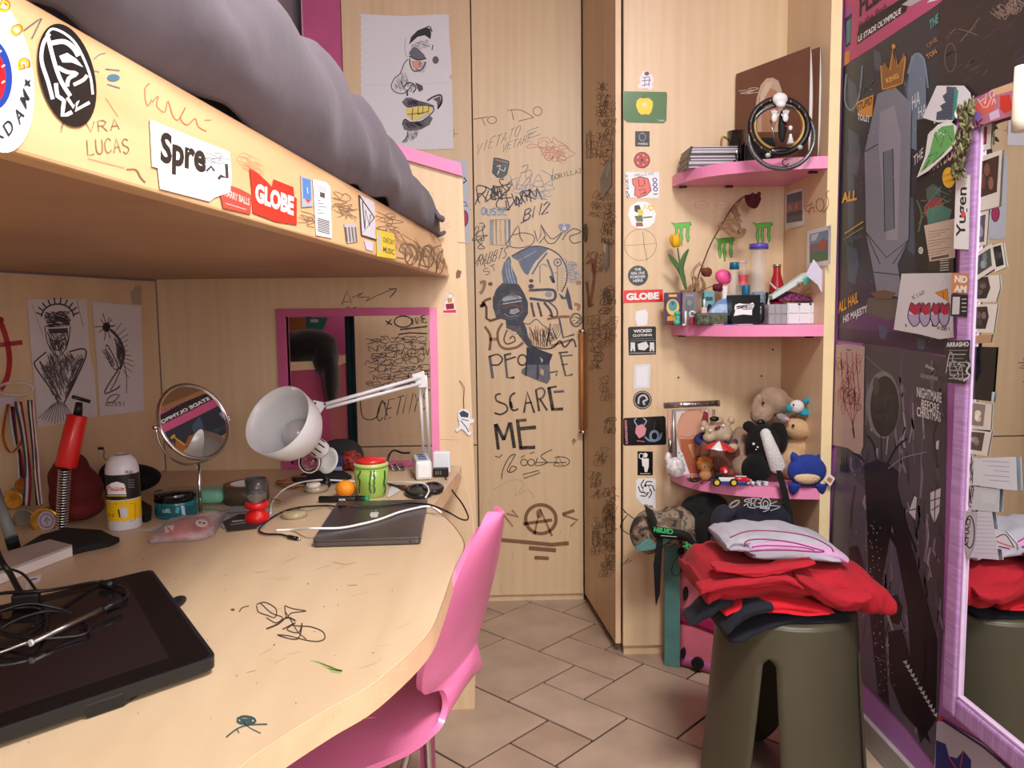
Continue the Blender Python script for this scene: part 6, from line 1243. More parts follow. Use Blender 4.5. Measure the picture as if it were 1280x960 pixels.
for nm_,lb,(mx,my,mr),rib,wd,cols,dy in (('gold_medal','gold medal with a white and purple crest on striped ribbon',(56,651,17),[(38,500),(42,540),(44,580),(50,632)],8,(CK,CW,CR,CW),-.07),('gold_medal','darker gold medal hanging behind on yellow ribbon',(17,625,12),[(10,505),(4,545),(14,566),(30,545),(26,520)],5,(CY,CR,CY),-.02),('silver_medal','grey silver medal hanging behind the larger gold one',(31,648,13),[(22,502),(30,540),(34,590),(33,632)],9,(CB,CW,CR),-.035),('bronze_medal','small bronze medal between the other medals',(28,606,8),[(14,508),(20,550),(24,570),(27,600)],7,(CW,CK,CR),-.01)):
    Y_ = Ym+dy; c = py(mx,my,Y_); t = thing(nm_,lb,'medal',c); r = mr*Y_/975
    mm = M_GOLD if 'gold' in nm_ else (mat('medal_silver',(130,128,126),.35,.8) if 'silver' in nm_ else mat('medal_bronze',(150,90,40),.4,.8))
    dm = Vector((.15,-1,.05)).normalized(); obj('disc',B().lathe([(r*.98,0),(r,.001),(r,.003),(r*.96,.004),(r*.8,.0034),(0,.0034)],c,dm,n=36),mm,t); obj('loop',B().tube([c+Vector((r*.16*math.cos(a),0,r*1.1+r*.16*math.sin(a))) for a in [2*PI*k/14 for k in range(14)]],.0012,6,closed=True),mm,t)
    if 'crest' in lb:
        p = Pr(c+dm*.0045,dm,0); p.circ(mx+2,my,11,12,(176,166,176)); p.circle_line(mx+2,my,8,8.4,1.6,(150,80,140)); p.line([(mx-1,my+1),(mx+3,my-4),(mx+6,my)],1.4,(70,100,110)); p.line([(mx+2,my-5),(mx+3,my+5)],1,(70,100,110)); p.text('2014',mx+1,my+9,mx+7,my+9,2.2,(90,70,90)); p.make('crest',t)
    ribbon('ribbon',rib,wd,cols,Y_,t)
one('bamboo_stick','grey round stick leaning at the far left with a black tip','stick',B().cyl(py(-8,610,1.46),py(14,672,1.42),.010),mat('grey_stick',(120,122,122),.5))
one('stick_tip','black rubber tip on the grey stick at the far left','tip',B().cyl(py(14,672,1.42),D(18,686),.011),M_BLACKM)
# ================================================================== things on the corner shelves
Z1,Z2,Z3 = SZ
G6 = .0006
def xs(x,Y): return py(x,400,Y).x
def zs(y,Y,x=900): return py(x,y,Y).z
def card(c,u,v,t,name,m,parent=None,**k): # box from centre, half vectors u, v and normal thickness
    n = Vector(u).cross(Vector(v)).normalized()*t; return obj(name,B().obox(c,u,v,n),m,parent,**k)
M_CLR = mat('clear_acrylic',(232,236,238),.05,alpha=.35,coat=.8,var=0)
M_CLEARB = mat('clear_bottle_plastic',(222,232,240),.05,alpha=.16,coat=.8,var=0)
# CD cases
for k in range(6):
    rr = random.Random(k); x0 = .607+rr.uniform(0,.004)+.002*k; y0 = 2.415+rr.uniform(-.004,.004)-(k % 3)*.004; z0 = Z1+G6+k*.0105
    lab = 'CD case in the stack on the top shelf, ' + ('topmost of six','second from the top','third from the top','third from the bottom','second from the bottom','lowest of six')[5-k]
    t = thing('cd_case',lab,'CD case',(x0+.071,y0+.06,z0),'CD cases stacked on the top shelf')
    obj('lid',B().box(x0+.004,x0+.142,y0,y0+.124,z0+.0065,z0+.0098),M_CLR,t); obj('tray',B().box(x0+.004,x0+.142,y0,y0+.124,z0,z0+.003),mat('cd_tray',(206,206,212),.3),t)
    obj('booklet',B().box(x0+.006,x0+.140,y0+.0006,y0+.122,z0+.0033,z0+.0062),mat('cd_booklet_%d' % (k % 3),((50,44,60),(196,186,200),(96,60,90))[k % 3],.5),t); obj('spine',B().box(x0,x0+.0038,y0,y0+.124,z0,z0+.0098),mat('cd_spine',(24,24,28),.3),t)
q = Vector((xs(917,2.44),2.44,Z1+G6)); hm = zs(165,2.44)-Z1
t = thing('black_tumbler','glossy black tumbler with a golden handle beside the CD cases','mug',q); obj('cup',B().lathe([(.023,0),(.025,.004),(.028,hm),(.0265,hm),(.024,.01),(0,.008)],q,n=30,cap=False),mat('glossy_black',(0,0,0)),t)
obj('handle',B().tube(crom([q+Vector((-.024,0,hm*.8)),q+Vector((-.042,0,hm*.85)),q+Vector((-.046,0,hm*.6)),q+Vector((-.036,0,hm*.4)),q+Vector((-.024,0,hm*.38))],5),.0035,7),mat('old_gold',(150,120,50),.35,.8),t)
one('black_speaker','small matt black box behind the ring ornament','box',B().box(.80,.875,2.40,2.44,Z1+G6,Z1+.085),M_BLACKM,bevel=.004)
one('black_pouch','small black padded pouch between the tumbler and the ring ornament','pouch',B().box(.775,.815,2.36,2.385,Z1+G6,Z1+.06),M_BLACKM,bevel=.006)
# records
for i,(dx,dy,lb) in enumerate(((0,0,'brown record sleeve with a fair haired portrait on the top shelf'),(.030,.02,'second brown record sleeve leaning behind the portrait one'))):
    A0 = Vector((.803+dx*.4,2.560,Z1+G6)); B0 = Vector((xs(1005,2.305)+dx,2.300+dy*.2,Z1+G6)); d = (B0-A0).normalized(); nn = Vector((d.y,-d.x,0)); nn = nn if nn.dot(EYE-A0) > 0 else -nn
    t = thing('record_sleeve',lb,'record',(A0+B0)/2,'record sleeves on the top shelf')
    L = (B0-A0).length; H = .318
    obj('front_cover',B().prism([A0,B0,B0+Vector((0,0,H)),A0+Vector((0,0,H))],nn*.0015),mat('record_brown',(118,78,60),.45,var=.05),t)
    b = B(); b.grid(lambda u,v: A0+d*L*u-nn*(.001+(.011 if i == 0 else .007)*math.sin(PI*v)*u**3)+Vector((0,0,H*v)),10,12); obj('inner_sleeve',b,mat('white_sleeve',(222,218,218),.6,var=.02),t,solid=.001)
    b = B(); b.grid(lambda u,v: A0+d*L*u-nn*(.003+.013*math.sin(PI*v)*u**3)+Vector((0,0,H*v)),8,10); obj('back_cover',b,mat('record_brown',(0,0,0)),t,solid=.001)
    if i == 0:
        p = Pr(A0+nn*.0016,nn,.0002)
        p.poly([(944,165),(943,146),(946,122),(951,106),(958,98),(966,97),(973,101),(977,112),(979,140),(976,165)],(206,180,156)); p.poly([(952,165),(952,130),(956,116),(963,110),(971,114),(974,130),(972,150),(966,165)],(190,136,108)); p.poly([(950,120),(957,104),(966,101),(962,112),(956,122),(951,145)],(222,200,178)); p.poly([(961,124),(965,122),(968,124),(965,126)],(60,40,34)); p.line([(963,140),(968,139)],1.2,(150,70,66))
        p.line([(946,150),(950,120)],.8,(170,140,116)); p.line([(976,150),(975,118)],.8,(170,140,116)); p.hand('BORN TO DIE',924,118,944,114,4,.7,(226,210,200)) if 0 else p.scrib(924,113,20,5,8,.7,(226,210,200),3,-.1)
        p.make('cover_print',t)
# ring ornament
Yr = 2.222
t = thing('ring_ornament','round black and gold ring ornament with a grey coil, hanging over the shelf edge','ornament',py(976,213,Yr))
def ringp(cx,cy,rx,ry,Y,n=56): return [py(cx+rx*math.cos(a),cy+ry*math.sin(a),Y) for a in [2*PI*k/n for k in range(n)]]
obj('outer_coil',B().tube(ringp(977,171,41,40,Yr),.0062,10,closed=True),mat('grey_coil',(120,120,122),.35,.7,var=.3,vs=200),t)
obj('black_ring',B().tube(ringp(974,158,36,34,Yr-.004),.0088,10,closed=True),mat('ring_black',(22,20,20),.4,var=.1),t)
obj('gold_liner',B().tube(ringp(974,158,30.5,29,Yr+.002),.0055,8,closed=True),mat('ring_gold',(168,132,74),.4,.4),t)
rg = random.Random(3)
for k in range(12): a = PI*.6+k*.36; q = py(974+36*math.cos(a),158+34*math.sin(a),Yr-.0135); obj('red_bead',B().ell(q,(.0022,.0016,.0038),nu=8,nv=6),mat('copper_bead',(190,92,66),.4),t)
obj('grey_rod',B().cyl(py(963,150,Yr-.008),py(969,178,Yr-.008),.0022),M_STEEL,t); obj('dark_core',B().ell(py(978,158,Yr),(.012,.009,.045)),M_BLACKM,t); obj('dark_base',B().ell(py(976,189,Yr-.002),(.045,.012,.012)),mat('glossy_black',(0,0,0)),t)
obj('white_knob',B().ell(py(975,124,Yr-.012),(.0215,.013,.018)).ell(py(976,131,Yr-.016),(.014,.010,.009)),mat('bone_white',(222,222,224),.4),t,remesh=.002)
for sx,cx in ((-1,968),(1,982)):
    b = B(); q = py(cx,147,Yr-.016); b.ell(q,(.008,.004,.012))
    for f in range(4): b.tube([q+Vector(((f-1.5)*.0035,0,.008)),q+Vector(((f-1.5)*.005+sx*.001,0,.022-.002*abs(f-1.5)))],.0019,6)
    b.tube([q+Vector((sx*-.005,0,0)),q+Vector((sx*-.012,0,.010))],.002,6); obj('white_hand',b,mat('bone_white',(0,0,0)),t)
obj('white_cone',B().lathe([(.011,0),(.004,.022),(.0035,.027),(0,.028)],py(988,180,Yr-.012),(0,0,1),n=18),mat('bone_white',(0,0,0)),t); obj('white_tip',B().ell(py(988,160,Yr-.012),(.006,.005,.007)),mat('bone_white',(0,0,0)),t); obj('red_bow',B().ell(py(983,158,Yr-.014),(.004,.003,.002)),mat('red_plastic',(0,0,0)),t)
for cx,cy in ((960,194),(1000,184)): obj('glass_gem',B().ell(py(cx,cy,Yr-.014),(.008,.006,.007)),mat('pale_gem',(150,176,164),.1,coat=.8),t)
obj('hook',B().tube([py(982+4*math.cos(a),203+4*math.sin(a),Yr-.012) for a in [.2+5*k/14 for k in range(15)]],.0016,6),M_BLACK,t)
# ---- middle shelf
def box_on(name,label,cat,x0,x1,ytop,Y,dep,m,z=Z2,group=None,rot=0,parts=None,bevel=.0012):
    X0,X1 = xs(x0,Y),xs(x1,Y); H = zs(ytop,Y)-z-G6; c = Vector(((X0+X1)/2,Y+dep/2,z+G6)); t = thing(name,label,cat,c,group); w = (X1-X0)/2; ux = Vector((math.cos(rot),math.sin(rot),0)); uy = Vector((-ux.y,ux.x,0))
    obj('box',B().obox(c+Vector((0,0,H/2)),ux*w,uy*dep/2,(0,0,H/2)),m,t,bevel=bevel); return t,(Vector((c.x,Y,c.z)) if not rot else c-uy*dep/2),-uy
t,q,n_ = box_on('purple_card_box','small purple toy box with a round yellow picture on the middle shelf end','box',832,851,365,2.47,.03,mat('purple_card',(84,50,100),.4,var=.02))
p = Pr(q,n_,.0004); p.poly([(836,368),(846,368),(846,371),(836,371)],(226,190,70)); p.circ(841,384,8,10,(232,200,100)); p.circ(841,382,5.4,7,(80,150,160)); p.circ(841,379,2,2.4,(50,90,120)); p.poly([(834,396),(840,394),(848,396),(848,401),(834,401)],(230,160,50)); p.poly([(833,402),(849,402),(849,405),(833,405)],(120,40,40)); p.make('box_print',t)
t,q,n_ = box_on('grey_card_box','faded grey card box beside the purple toy box','box',853,871,365,2.45,.03,mat('grey_violet_card',(132,122,134),.5,var=.05)); p = Pr(q,n_,.0004); p.circ(862,381,6,9,(104,108,112)); p.circ(862,378,3,4,(132,138,138)); p.poly([(857,368),(867,368),(867,370),(857,370)],(156,146,154)); p.make('box_print',t)
Yf = 2.40
q = Vector((xs(848,Yf),Yf+.02,Z2+G6)); b = B(); b.ell(q+Vector((0,0,.008)),(.011,.008,.008)); b.ell(q+Vector((.003,0,.022)),(.007,.006,.012)); b.ell(q+Vector((.001,0,.036)),(.010,.008,.008)); b.ell(q+Vector((-.012,0,.028)),(.005,.004,.003)); one('teal_toy_figure','tiny turquoise rubber toy in front of the purple box','toy',b,mat('turquoise_rubber',(70,186,160),.4),remesh=.0015)
q = Vector((xs(859,Yf),Yf+.02,Z2+G6)); one('white_stick','short white plastic stick standing by the turquoise toy','stick',B().cyl(q,q+Vector((0,0,.043)),.0032).cyl(q,q+Vector((-.010,0,.001)),.003),M_WHITE)
q = Vector((xs(867,Yf),Yf+.015,Z2+G6)); t = thing('keyring','red key fob with a white ring on top','key ring',q); obj('fob',B().box(q.x-.007,q.x+.007,q.y-.004,q.y+.004,q.z,q.z+.024),mat('raspberry_plastic',(180,40,70),.4),t,bevel=.003); obj('ring',B().tube([q+Vector((.0085*math.cos(a),0,.034+.0085*math.sin(a))) for a in [2*PI*k/24 for k in range(24)]],.0022,7,closed=True),M_WHITE,t)
# vase with tulip and dried roses
vq = Vector((xs(858,2.53),2.535,Z2+G6)); vh = zs(366,2.53)-Z2
t = thing('glass_vase','square clear glass vase behind the small boxes','vase',vq); obj('glass',B().lathe([(.026,0),(.028,.003),(.028,vh),(.026,vh),(.026,.006),(0,.005)],vq,n=4,cap=False,smooth=False),M_CLR,t); obj('moss',B().ell(vq+Vector((0,0,vh*.96)),(.024,.02,.012),f=lambda d: 1+.25*math.sin(11*d.x)*math.sin(13*d.z)),mat('dry_moss',(110,106,76),.9,var=.3,vs=80,bump=.5),t)
def stem(pts,r,m,name,t): return obj(name,B().tube(crom(pts,7),r,7),m,t)
def leaf(pts,w,m,t,name='leaf',fold=.25):
    C = crom(pts,6); n = len(C); b = B(); vs = []
    for i,q in enumerate(C):
        d = (C[min(n-1,i+1)]-C[max(0,i-1)]).normalized(); s = d.cross(Vector((0,-1,0))).normalized(); k = w*math.sin(PI*min(.999,(i+.6)/(n)))**.8
        vs += [q-s*k,q+Vector((0,k*fold,0)),q+s*k]
    b.add(vs,[f for i in range(n-1) for f in ((3*i,3*i+1,3*i+4,3*i+3),(3*i+1,3*i+2,3*i+5,3*i+4))],True); return obj(name,b,m,t,solid=.0007)
Yt = 2.50; M_TS = mat('tulip_green',(84,120,70),.5,var=.1)
t = thing('tulip','yellow tulip with two green leaves in the glass vase','flower',py(859,366,Yt))
stem([py(860,372,Yt+.02),py(856,352,Yt),py(850,330,Yt),py(847,310,Yt)],.0028,M_TS,'stem',t)
for k in range(6):
    a = k*PI/3; c = py(844,301,Yt); o = Vector((math.cos(a)*.008,math.sin(a)*.008,0)); rr = Quaternion((0,1,0),-.12) @ Quaternion((-math.sin(a),math.cos(a),0),.10 if k % 2 else .02)
    obj('petal',B().ell(c+o,(.0095,.0095,.021),q=rr,nu=12,nv=10),mat('tulip_yellow',(242,186,28),.45,var=.06),t)
leaf([py(858,358,Yt),py(850,338,Yt-.004),py(842,326,Yt-.01),py(835,317,Yt-.014)],.0085,M_TS,t); leaf([py(857,352,Yt),py(852,336,Yt-.004),py(855,322,Yt-.01),py(861,311,Yt-.016)],.0085,M_TS,t)
leaf([py(859,366,Yt),py(856,356,Yt-.006),py(852,344,Yt-.01),py(849,332,Yt-.012)],.006,M_TS,t)
Ys = 2.49; M_DR = mat('dried_stem',(92,52,44),.7,var=.1); M_DL = mat('dried_leaf',(150,116,84),.8,var=.25,vs=60,bump=.4)
t = thing('dried_rose','long dried dark red rose drooping over the middle shelf','flower',py(866,366,Ys))
stem([py(866,372,Ys+.02),py(873,345,Ys),py(880,326,Ys),py(890,302,Ys),py(905,276,Ys),py(917,257,Ys),py(928,247,Ys),py(936,244,Ys)],.0022,M_DR,'stem',t)
hc = py(942,251,Ys-.01)
for k in range(12):
    a = k*2.4; r0 = .004+.0011*k; o = Vector((math.cos(a)*r0,math.sin(a)*r0*.8,-.004*math.sin(k*1.7)))
    obj('petal',B().ell(hc+o,(.011-.0002*k,.010,.018+.0006*k),q=Quaternion((-math.sin(a),math.cos(a),0),.22+.03*k),nu=10,nv=8,f=lambda d: 1+.12*math.sin(9*d.x+k)),mat('dried_rose_red',(88,14,28),.7,var=.25,vs=90,bump=.4),t)
for L_ in ([(927,248),(920,258),(922,272),(928,278)],[(912,262),(920,268),(918,280)],[(905,282),(912,276),(922,280),(926,292)],[(903,284),(910,290),(924,296),(932,290)],[(908,274),(900,284),(910,282)],[(912,284),(920,290),(930,288),(931,292)],[(925,250),(918,264),(926,270)]): leaf([py(x,y,Ys-.004*i) for i,(x,y) in enumerate(L_)],.0075,M_DL,t,fold=.6)
t = thing('withered_rose','brown withered rose bent low beside the vase','flower',py(872,368,Ys)); stem([py(868,372,Ys),py(866,352,Ys-.005),py(868,338,Ys-.01),py(875,331,Ys-.012),py(880,333,Ys-.012)],.0018,M_DL,'stem',t); stem([py(866,352,Ys-.01),py(864,342,Ys-.01),py(870,332,Ys-.01),py(876,328,Ys-.01)],.0014,M_DL,'stem',t)
hc = py(883,340,Ys-.012)
for k in range(8): a = k*2.4; obj('petal',B().ell(hc+Vector((math.cos(a)*.008,math.sin(a)*.006,-.003*math.cos(k))),(.010,.009,.013),q=Quaternion((-math.sin(a),math.cos(a),0),.4),nu=10,nv=8),mat('withered_brown',(128,62,40),.7,var=.25,vs=90,bump=.4),t)
for L_ in ([(868,345),(872,356),(870,366)],[(874,350),(866,360),(862,368)],[(876,346),(880,358),(874,368)],[(864,356),(858,364),(850,364)]): leaf([py(x,y,Ys-.01) for x,y in L_],.0065,M_DL,t,fold=.7)
t = thing('small_red_rose','small dried crimson rose lying among the bottles','flower',py(897,366,2.46)); stem([py(872,366,2.47),py(884,360,2.46),py(893,357,2.46)],.0014,M_DR,'stem',t)
for k in range(6): a = k*2.4; obj('petal',B().ell(py(897,359,2.46)+Vector((math.cos(a)*.007,math.sin(a)*.005,.002*k-.006)),(.010,.008,.009),nu=10,nv=8),mat('crimson_petal',(104,18,46),.7),t)
# boxes and bottles
t,q,n_ = box_on('camo_box','long low green camouflage box at the front of the middle shelf','box',872,910,391,2.36,.045,mat('camo_green',(92,96,74),.5,var=.5,vs=90),bevel=.004)
obj('lid_rim',B().box(q.x-.049,q.x+.049,q.y-.001,q.y+.046,Z2+.030,Z2+.0335),mat('camo_rim',(104,106,84),.5,var=.3,vs=90),t); obj('latch',B().box(q.x-.008,q.x+.008,q.y-.004,q.y,Z2+.022,Z2+.034),mat('camo_rim',(0,0,0)),t)
t,q,n_ = box_on('teal_card_box','small turquoise box standing behind the camouflage box','box',880,893,364,2.46,.03,mat('light_teal_card',(110,176,184),.5)); p = Pr(q,n_,.0004); p.poly([(882,371),(891,371),(891,376),(882,376)],(60,80,90)); p.make('box_print',t)
b = B(); q = Vector((xs(888,2.41),2.42,Z2+G6)); b.ell(q+Vector((0,0,.03)),(.012,.010,.03),f=lambda d: 1+.15*math.sin(8*d.z)); one('black_toy','tiny black figure between the camouflage box and the blue pack','toy',b,M_BLACKM)
t = thing('small_brush','small brush with a pink handle end and white stem','brush',(xs(880,2.39),2.40,Z2+.034)); q = Vector((xs(880,2.39),2.39,Z2+.034)); obj('stem',B().cyl(q+Vector((0,0,.018)),q+Vector((0,0,.045)),.003),M_WHITE,t); obj('head',B().box(q.x-.009,q.x+.009,q.y-.004,q.y+.004,q.z,q.z+.02),mat('blush_plastic',(226,186,190),.4),t,bevel=.003)
q = Vector((xs(907,2.47),2.48,Z2+G6)); hh = zs(358,2.47)-Z2; t = thing('pink_headed_brush','hairbrush with a bright pink rounded head and a white handle','brush',q)
obj('handle',B().lathe([(.012,0),(.013,.004),(.011,hh*.6),(.009,hh)],q,n=20),M_WHITE,t); obj('head',B().ell(py(904,347,2.48),(.028,.014,.026),q=Quaternion((0,1,0),.5),f=lambda d: 1-.18*max(0,-d.z)),mat('hot_pink',(240,84,150),.4,var=.02),t)
for k in range(3): obj('pattern_band',B().lathe([(.0125,0),(.0122,.004)],q+Vector((0,0,.012+k*.012)),n=20,cap=False),mat('grey_band',(110,110,120),.5),t)
def bottle(name,label,x,ytop,Y,prof,m,capr,caph,mc,lab=None,cat='bottle',cap='cap'):
    q = Vector((xs(x,Y),Y,Z2+G6)); H = zs(ytop,Y)-Z2-G6-caph; t = thing(name,label,cat,q)
    obj('bottle',B().lathe([(r,h*H) for r,h in prof],q,n=30,cap=False),m,t)
    if caph: obj(cap,B().lathe([(capr,0),(capr,caph*.9),(capr*.85,caph),(0,caph)],q+Vector((0,0,H)),n=24),mc,t)
    if lab: obj('label',B().lathe([(lab[0],lab[1]*H),(lab[0],lab[2]*H)],q,n=30,cap=False),lab[3],t)
    return t,q,H
M_BLUECAP = mat('petrol_blue_cap',(20,104,144),.35)
t,q,H = bottle('blue_capped_bottle','clear conical bottle with a petrol blue cap on the middle shelf',917,328,2.44,[(0,.01),(.024,.01),(.026,.03),(.027,.3),(.021,.55),(.013,.8),(.012,1)],M_CLEARB,.0145,.022,M_BLUECAP)
obj('liquid',B().lathe([(0,.004),(.022,.004),(.0245,H*.3),(0,H*.3)],q,n=28,cap=False),mat('pale_liquid',(214,222,226),.1,alpha=.5),t)
bottle('red_label_bottle','slim clear bottle with a red label behind the blue capped one',928,327,2.52,[(0,.01),(.0165,.01),(.017,.6),(.012,.85),(.011,1)],M_CLEARB,.012,.004,M_WHITE,(.0152,.62,.80,mat('coral_label',(222,84,96),.4)))
t,q,H = bottle('purple_lid_tube','tall clear tube with a purple lid on the middle shelf',947,305,2.43,[(0,.01),(.0225,.01),(.0235,.02),(.0235,1)],M_CLEARB,.029,.017,mat('purple_lid',(94,74,180),.35),cap='lid')
obj('blue_filling',B().lathe([(0,.02),(.0215,.02),(.0215,.09),(.018,.10),(0,.102)],q,n=28,cap=False),mat('blue_filling',(120,156,196),.4,alpha=.7,var=.5,vs=70),t)
t,q,H = bottle('cola_bottle','small red wrapped cola bottle with a white wave',970,331,2.49,[(0,.01),(.021,.01),(.0235,.06),(.021,.3),(.0255,.52),(.022,.68),(.0125,.88),(.0115,1)],mat('cola_red',(176,22,34),.25,var=.05,coat=.4),.0128,.010,mat('tin_cap',(176,162,140),.35,.7))
p = Cyl(q,.0245); p.line([(962,352),(966,357),(971,361),(976,362)],2,(236,226,228),smooth=4); p.line([(967,371),(971,366),(974,360)],1.6,(236,226,228)); p.circ(972,362,2.4,2.6,(34,24,26)); p.make('label_print',t)
q = Vector((xs(932,2.39),2.40,Z2+.062)); t,q,n_ = box_on('black_gift_box','black box with a white cartoon lettering logo on the middle shelf','box',914,950,369,2.36,.05,mat('black_card',(22,22,24),.35,var=.03),rot=.05)
p = Pr(q,n_,.0006); p.poly([(919,381),(924,379),(930,380),(937,380),(941,378),(943,381),(941,386),(940,389),(940,394),(929,393),(917,395),(919,389),(918,385)],(236,236,240)); p.scrib(921,382,17,5,8,1.1,(40,40,46),4,-.05); p.make('logo',t)
t = thing('small_blue_cap_bottle','small bottle with a square blue cap behind the black box','bottle',(xs(932.5,2.43),2.435,Z2)); c = (xs(932.5,2.43),2.435); zz = zs(357,2.43); obj('cap',B().cyl((*c,zz-.032),(*c,zz),.0125,n=20),M_BLUECAP,t,bevel=.001); obj('bottle',B().cyl((*c,Z2+G6),(*c,zz-.0325),.014,n=20),M_CLEARB,t)
b = B(); Yq = 2.36; P_ = [py(x,y,Yq+.03*(405-y)/35) for x,y in ((884,404),(887,392),(894,382),(903,375),(915,372),(913,390),(911,404))]
t = thing('blue_foil_pack','crumpled pale blue foil pack leaning beside the black box','pack',P_[0]); obj('pack',B().prism([q+Vector((0,.02,.0)) for q in P_],(0,.022,0)),mat('pale_blue_foil',(150,172,206),.3,.2,var=.25,vs=50,bump=.5,bs=30),t,bevel=.004); obj('blue_band',B().prism([py(x,y,Yq+.03*(405-y)/35)+Vector((0,.019,0)) for x,y in ((894,382),(903,375),(914,372),(913,379),(900,380))],(0,.0012,0)),mat('band_blue',(96,132,184),.35),t)
b = B(); q = Vector((xs(953,2.36),2.375,Z2+G6)); b.ell(q+Vector((0,0,.034)),(.020,.014,.033),f=lambda d: 1+.08*math.sin(9*d.z)*math.sin(7*d.x)); one('black_gadget','rounded black gadget against the black box','gadget',b,mat('gadget_black',(20,20,22),.3,coat=.3))
one('black_marker','black pen with a white barrel leaning behind the gadget','pen',B().cyl(py(957,400,2.40),py(963,369,2.43),.0045),M_WHITE); one('black_lipstick','short black tube standing behind the leaning pen','tube',B().cyl((xs(960,2.47),2.47,Z2+G6),(xs(960,2.47),2.47,zs(366,2.47)),.010),M_BLACK,bevel=.001)
# organisers
for nm_,lb,x0,x1,yt,m in (('clear_organiser','clear ribbed plastic organiser beside the white one',961,984,381,mat('ribbed_clear',(190,190,196),.15,alpha=.6,coat=.5)),('white_organiser','white plastic drawer organiser at the right of the middle shelf',984.5,1027,380,mat('white_abs',(0,0,0)))):
    Yo = 2.325; X0,X1 = xs(x0,Yo),xs(x1,Yo); H = zs(yt,Yo)-Z2-G6; t = thing(nm_,lb,'organiser',((X0+X1)/2,Yo+.03,Z2+G6)); nx = 3
    obj('body',B().box(X0,X1,Yo+.003,Yo+.07,Z2+G6,Z2+G6+H),m,t,bevel=.002)
    for i in range(nx):
        for j in range(2):
            a = X0+(X1-X0)*(i+.06)/nx; c = X0+(X1-X0)*(i+.94)/nx; obj('drawer',B().box(a,c,Yo,Yo+.0028,Z2+G6+H*(j*.5+.03),Z2+G6+H*(j*.5+.47)),m,t,bevel=.001)
    if nm_ == 'white_organiser':
        for k in (1,2): c = X0+(X1-X0)*k/3; obj('slot',B().box(c-.004,c+.004,Yo-.001,Yo+.002,Z2+G6+H-.005,Z2+G6+H-.001),M_BLACK,t)
zo = Z2+G6+(zs(380,2.325)-Z2)+.0005
def scarf(u,v): a = PI*v; return Vector((xs(972,2.34)+.125*u,2.372-.038*math.cos(a),zo+.0035+(.021+.008*math.sin(u*5))*math.sin(a)*math.sin(PI*min(1,.12+u*.82))**.5+.002*noise.noise(Vector((u*12,v*6,0)))))
b = B(); b.grid(scarf,40,14); one('patterned_scarf','folded dark purple and pink patterned cloth on the organisers','cloth',b,mat('purple_pattern',(112,44,84),.8,var=.95,vs=110),solid=.006)
q = py(1012,366,2.345); one('yellow_ribbon','small folded yellow scrap on the patterned cloth','scrap',B().obox(q+Vector((0,0,.004)),(.014,0,.003),(0,.006,0),(-.001,0,.0018)),mat('mustard_cloth',(196,160,80),.7),bevel=.001)
a,c = py(966,377,2.315),py(1014,348,2.335); d = (c-a); up_ = Vector((-.35,0,.94)); t = thing('medicine_box','slim white and teal box lying slanted over the organisers','box',a)
pb = [a,a+d*.99,a+d*.94+Vector((-.011,0,.016)),a+Vector((-.003,0,.012))]
obj('box',B().prism([v+Vector((0,-.002,.006)) for v in pb],(0,.03,0)),mat('pale_card',(206,222,220),.4,var=.03),t,bevel=.001); p = Pr(a+Vector((0,-.0026,0)),(c-a).cross(Vector((0,0,1))),.001)
p.poly([(1003,349),(1011,345),(1014,352),(1007,357)],(90,196,180)); p.line([(998,352),(1000,359)],1,K); p.line([(1001,351),(1003,358)],.6,K); p.line([(996,353),(998,360)],.6,K); p.make('box_print',t)
P_ = [(1007,343),(1017,324),(1033,345),(1041,352),(1034,398),(1029,370),(1022,356),(1010,346)]
b = B(); b.add([py(x,y,2.262+.02*((1041-x)/34)) for x,y in P_],[(0,1,2,7),(2,6,7),(2,3,4,5),(2,5,6)]); one('lilac_paper','folded lilac paper sticking up at the right end of the middle shelf','paper',b,mat('lilac_sheet',(206,200,222),.6,var=.02),solid=.0012)
p = Pr((0,0,Z2),(0,0,1),.0008)
for nm_,lb,X_,Y_,col,a in (('loose_card','white card poking over the front edge of the middle shelf',.765,2.345,(216,216,220),.3),('loose_card','pinkish ticket lying in front of the camouflage box',.70,2.372,(216,160,166),-.2),('loose_card','blue and red ticket beside the white card',.735,2.358,(70,90,170),.1)):
    b = B(); b.obox((X_,Y_,Z2+.0018),(.026*math.cos(a),.026*math.sin(a),0),(-.014*math.sin(a),.014*math.cos(a),0),(0,0,.0009)); one(nm_,lb,'card',b,mat('card_%d' % col[0],col,.5) if col[1] != 160 else mat('card_pink',col,.5))
# ---- bottom shelf
Yb = 2.47
t = thing('photo_frame','photo frame made of pencils with a silver top bar','picture frame',(xs(865,Yb),Yb,Z3))
def P3(x,y,dy=0): return py(x,y,Yb+dy)
obj('top_bar',B().cyl(P3(830,507,-.01),P3(897,504,-.01),.0098,n=14),mat('crinkled_foil',(176,170,168),.25,.9,var=.2,vs=90,bump=.6,bs=120),t); obj('top_bar_cap',B().cyl(P3(896,504,-.01),P3(899,504,-.01),.0105,n=14),mat('brown_cap',(120,84,66),.6),t)
for x,m in ((836,mat('pink_pencil',(206,152,146),.45)),(841.5,mat('silver_pencil',(176,170,170),.3,.7)),(887,mat('pink_pencil',(0,0,0))),(892,mat('silver_pencil',(0,0,0)))): obj('pencil',B().cyl(P3(x+1.5,594,-.012),P3(x,512,-.012),.0048,n=8),m,t)
obj('ferrule',B().cyl(P3(838,566,-.013),P3(837.5,548,-.013),.0062,n=14),M_STEEL,t)
obj('mount',B().prism([P3(845,512),P3(884,510),P3(886,592),P3(847,594)],(0,.004,0)),mat('white_card',(0,0,0)),t)
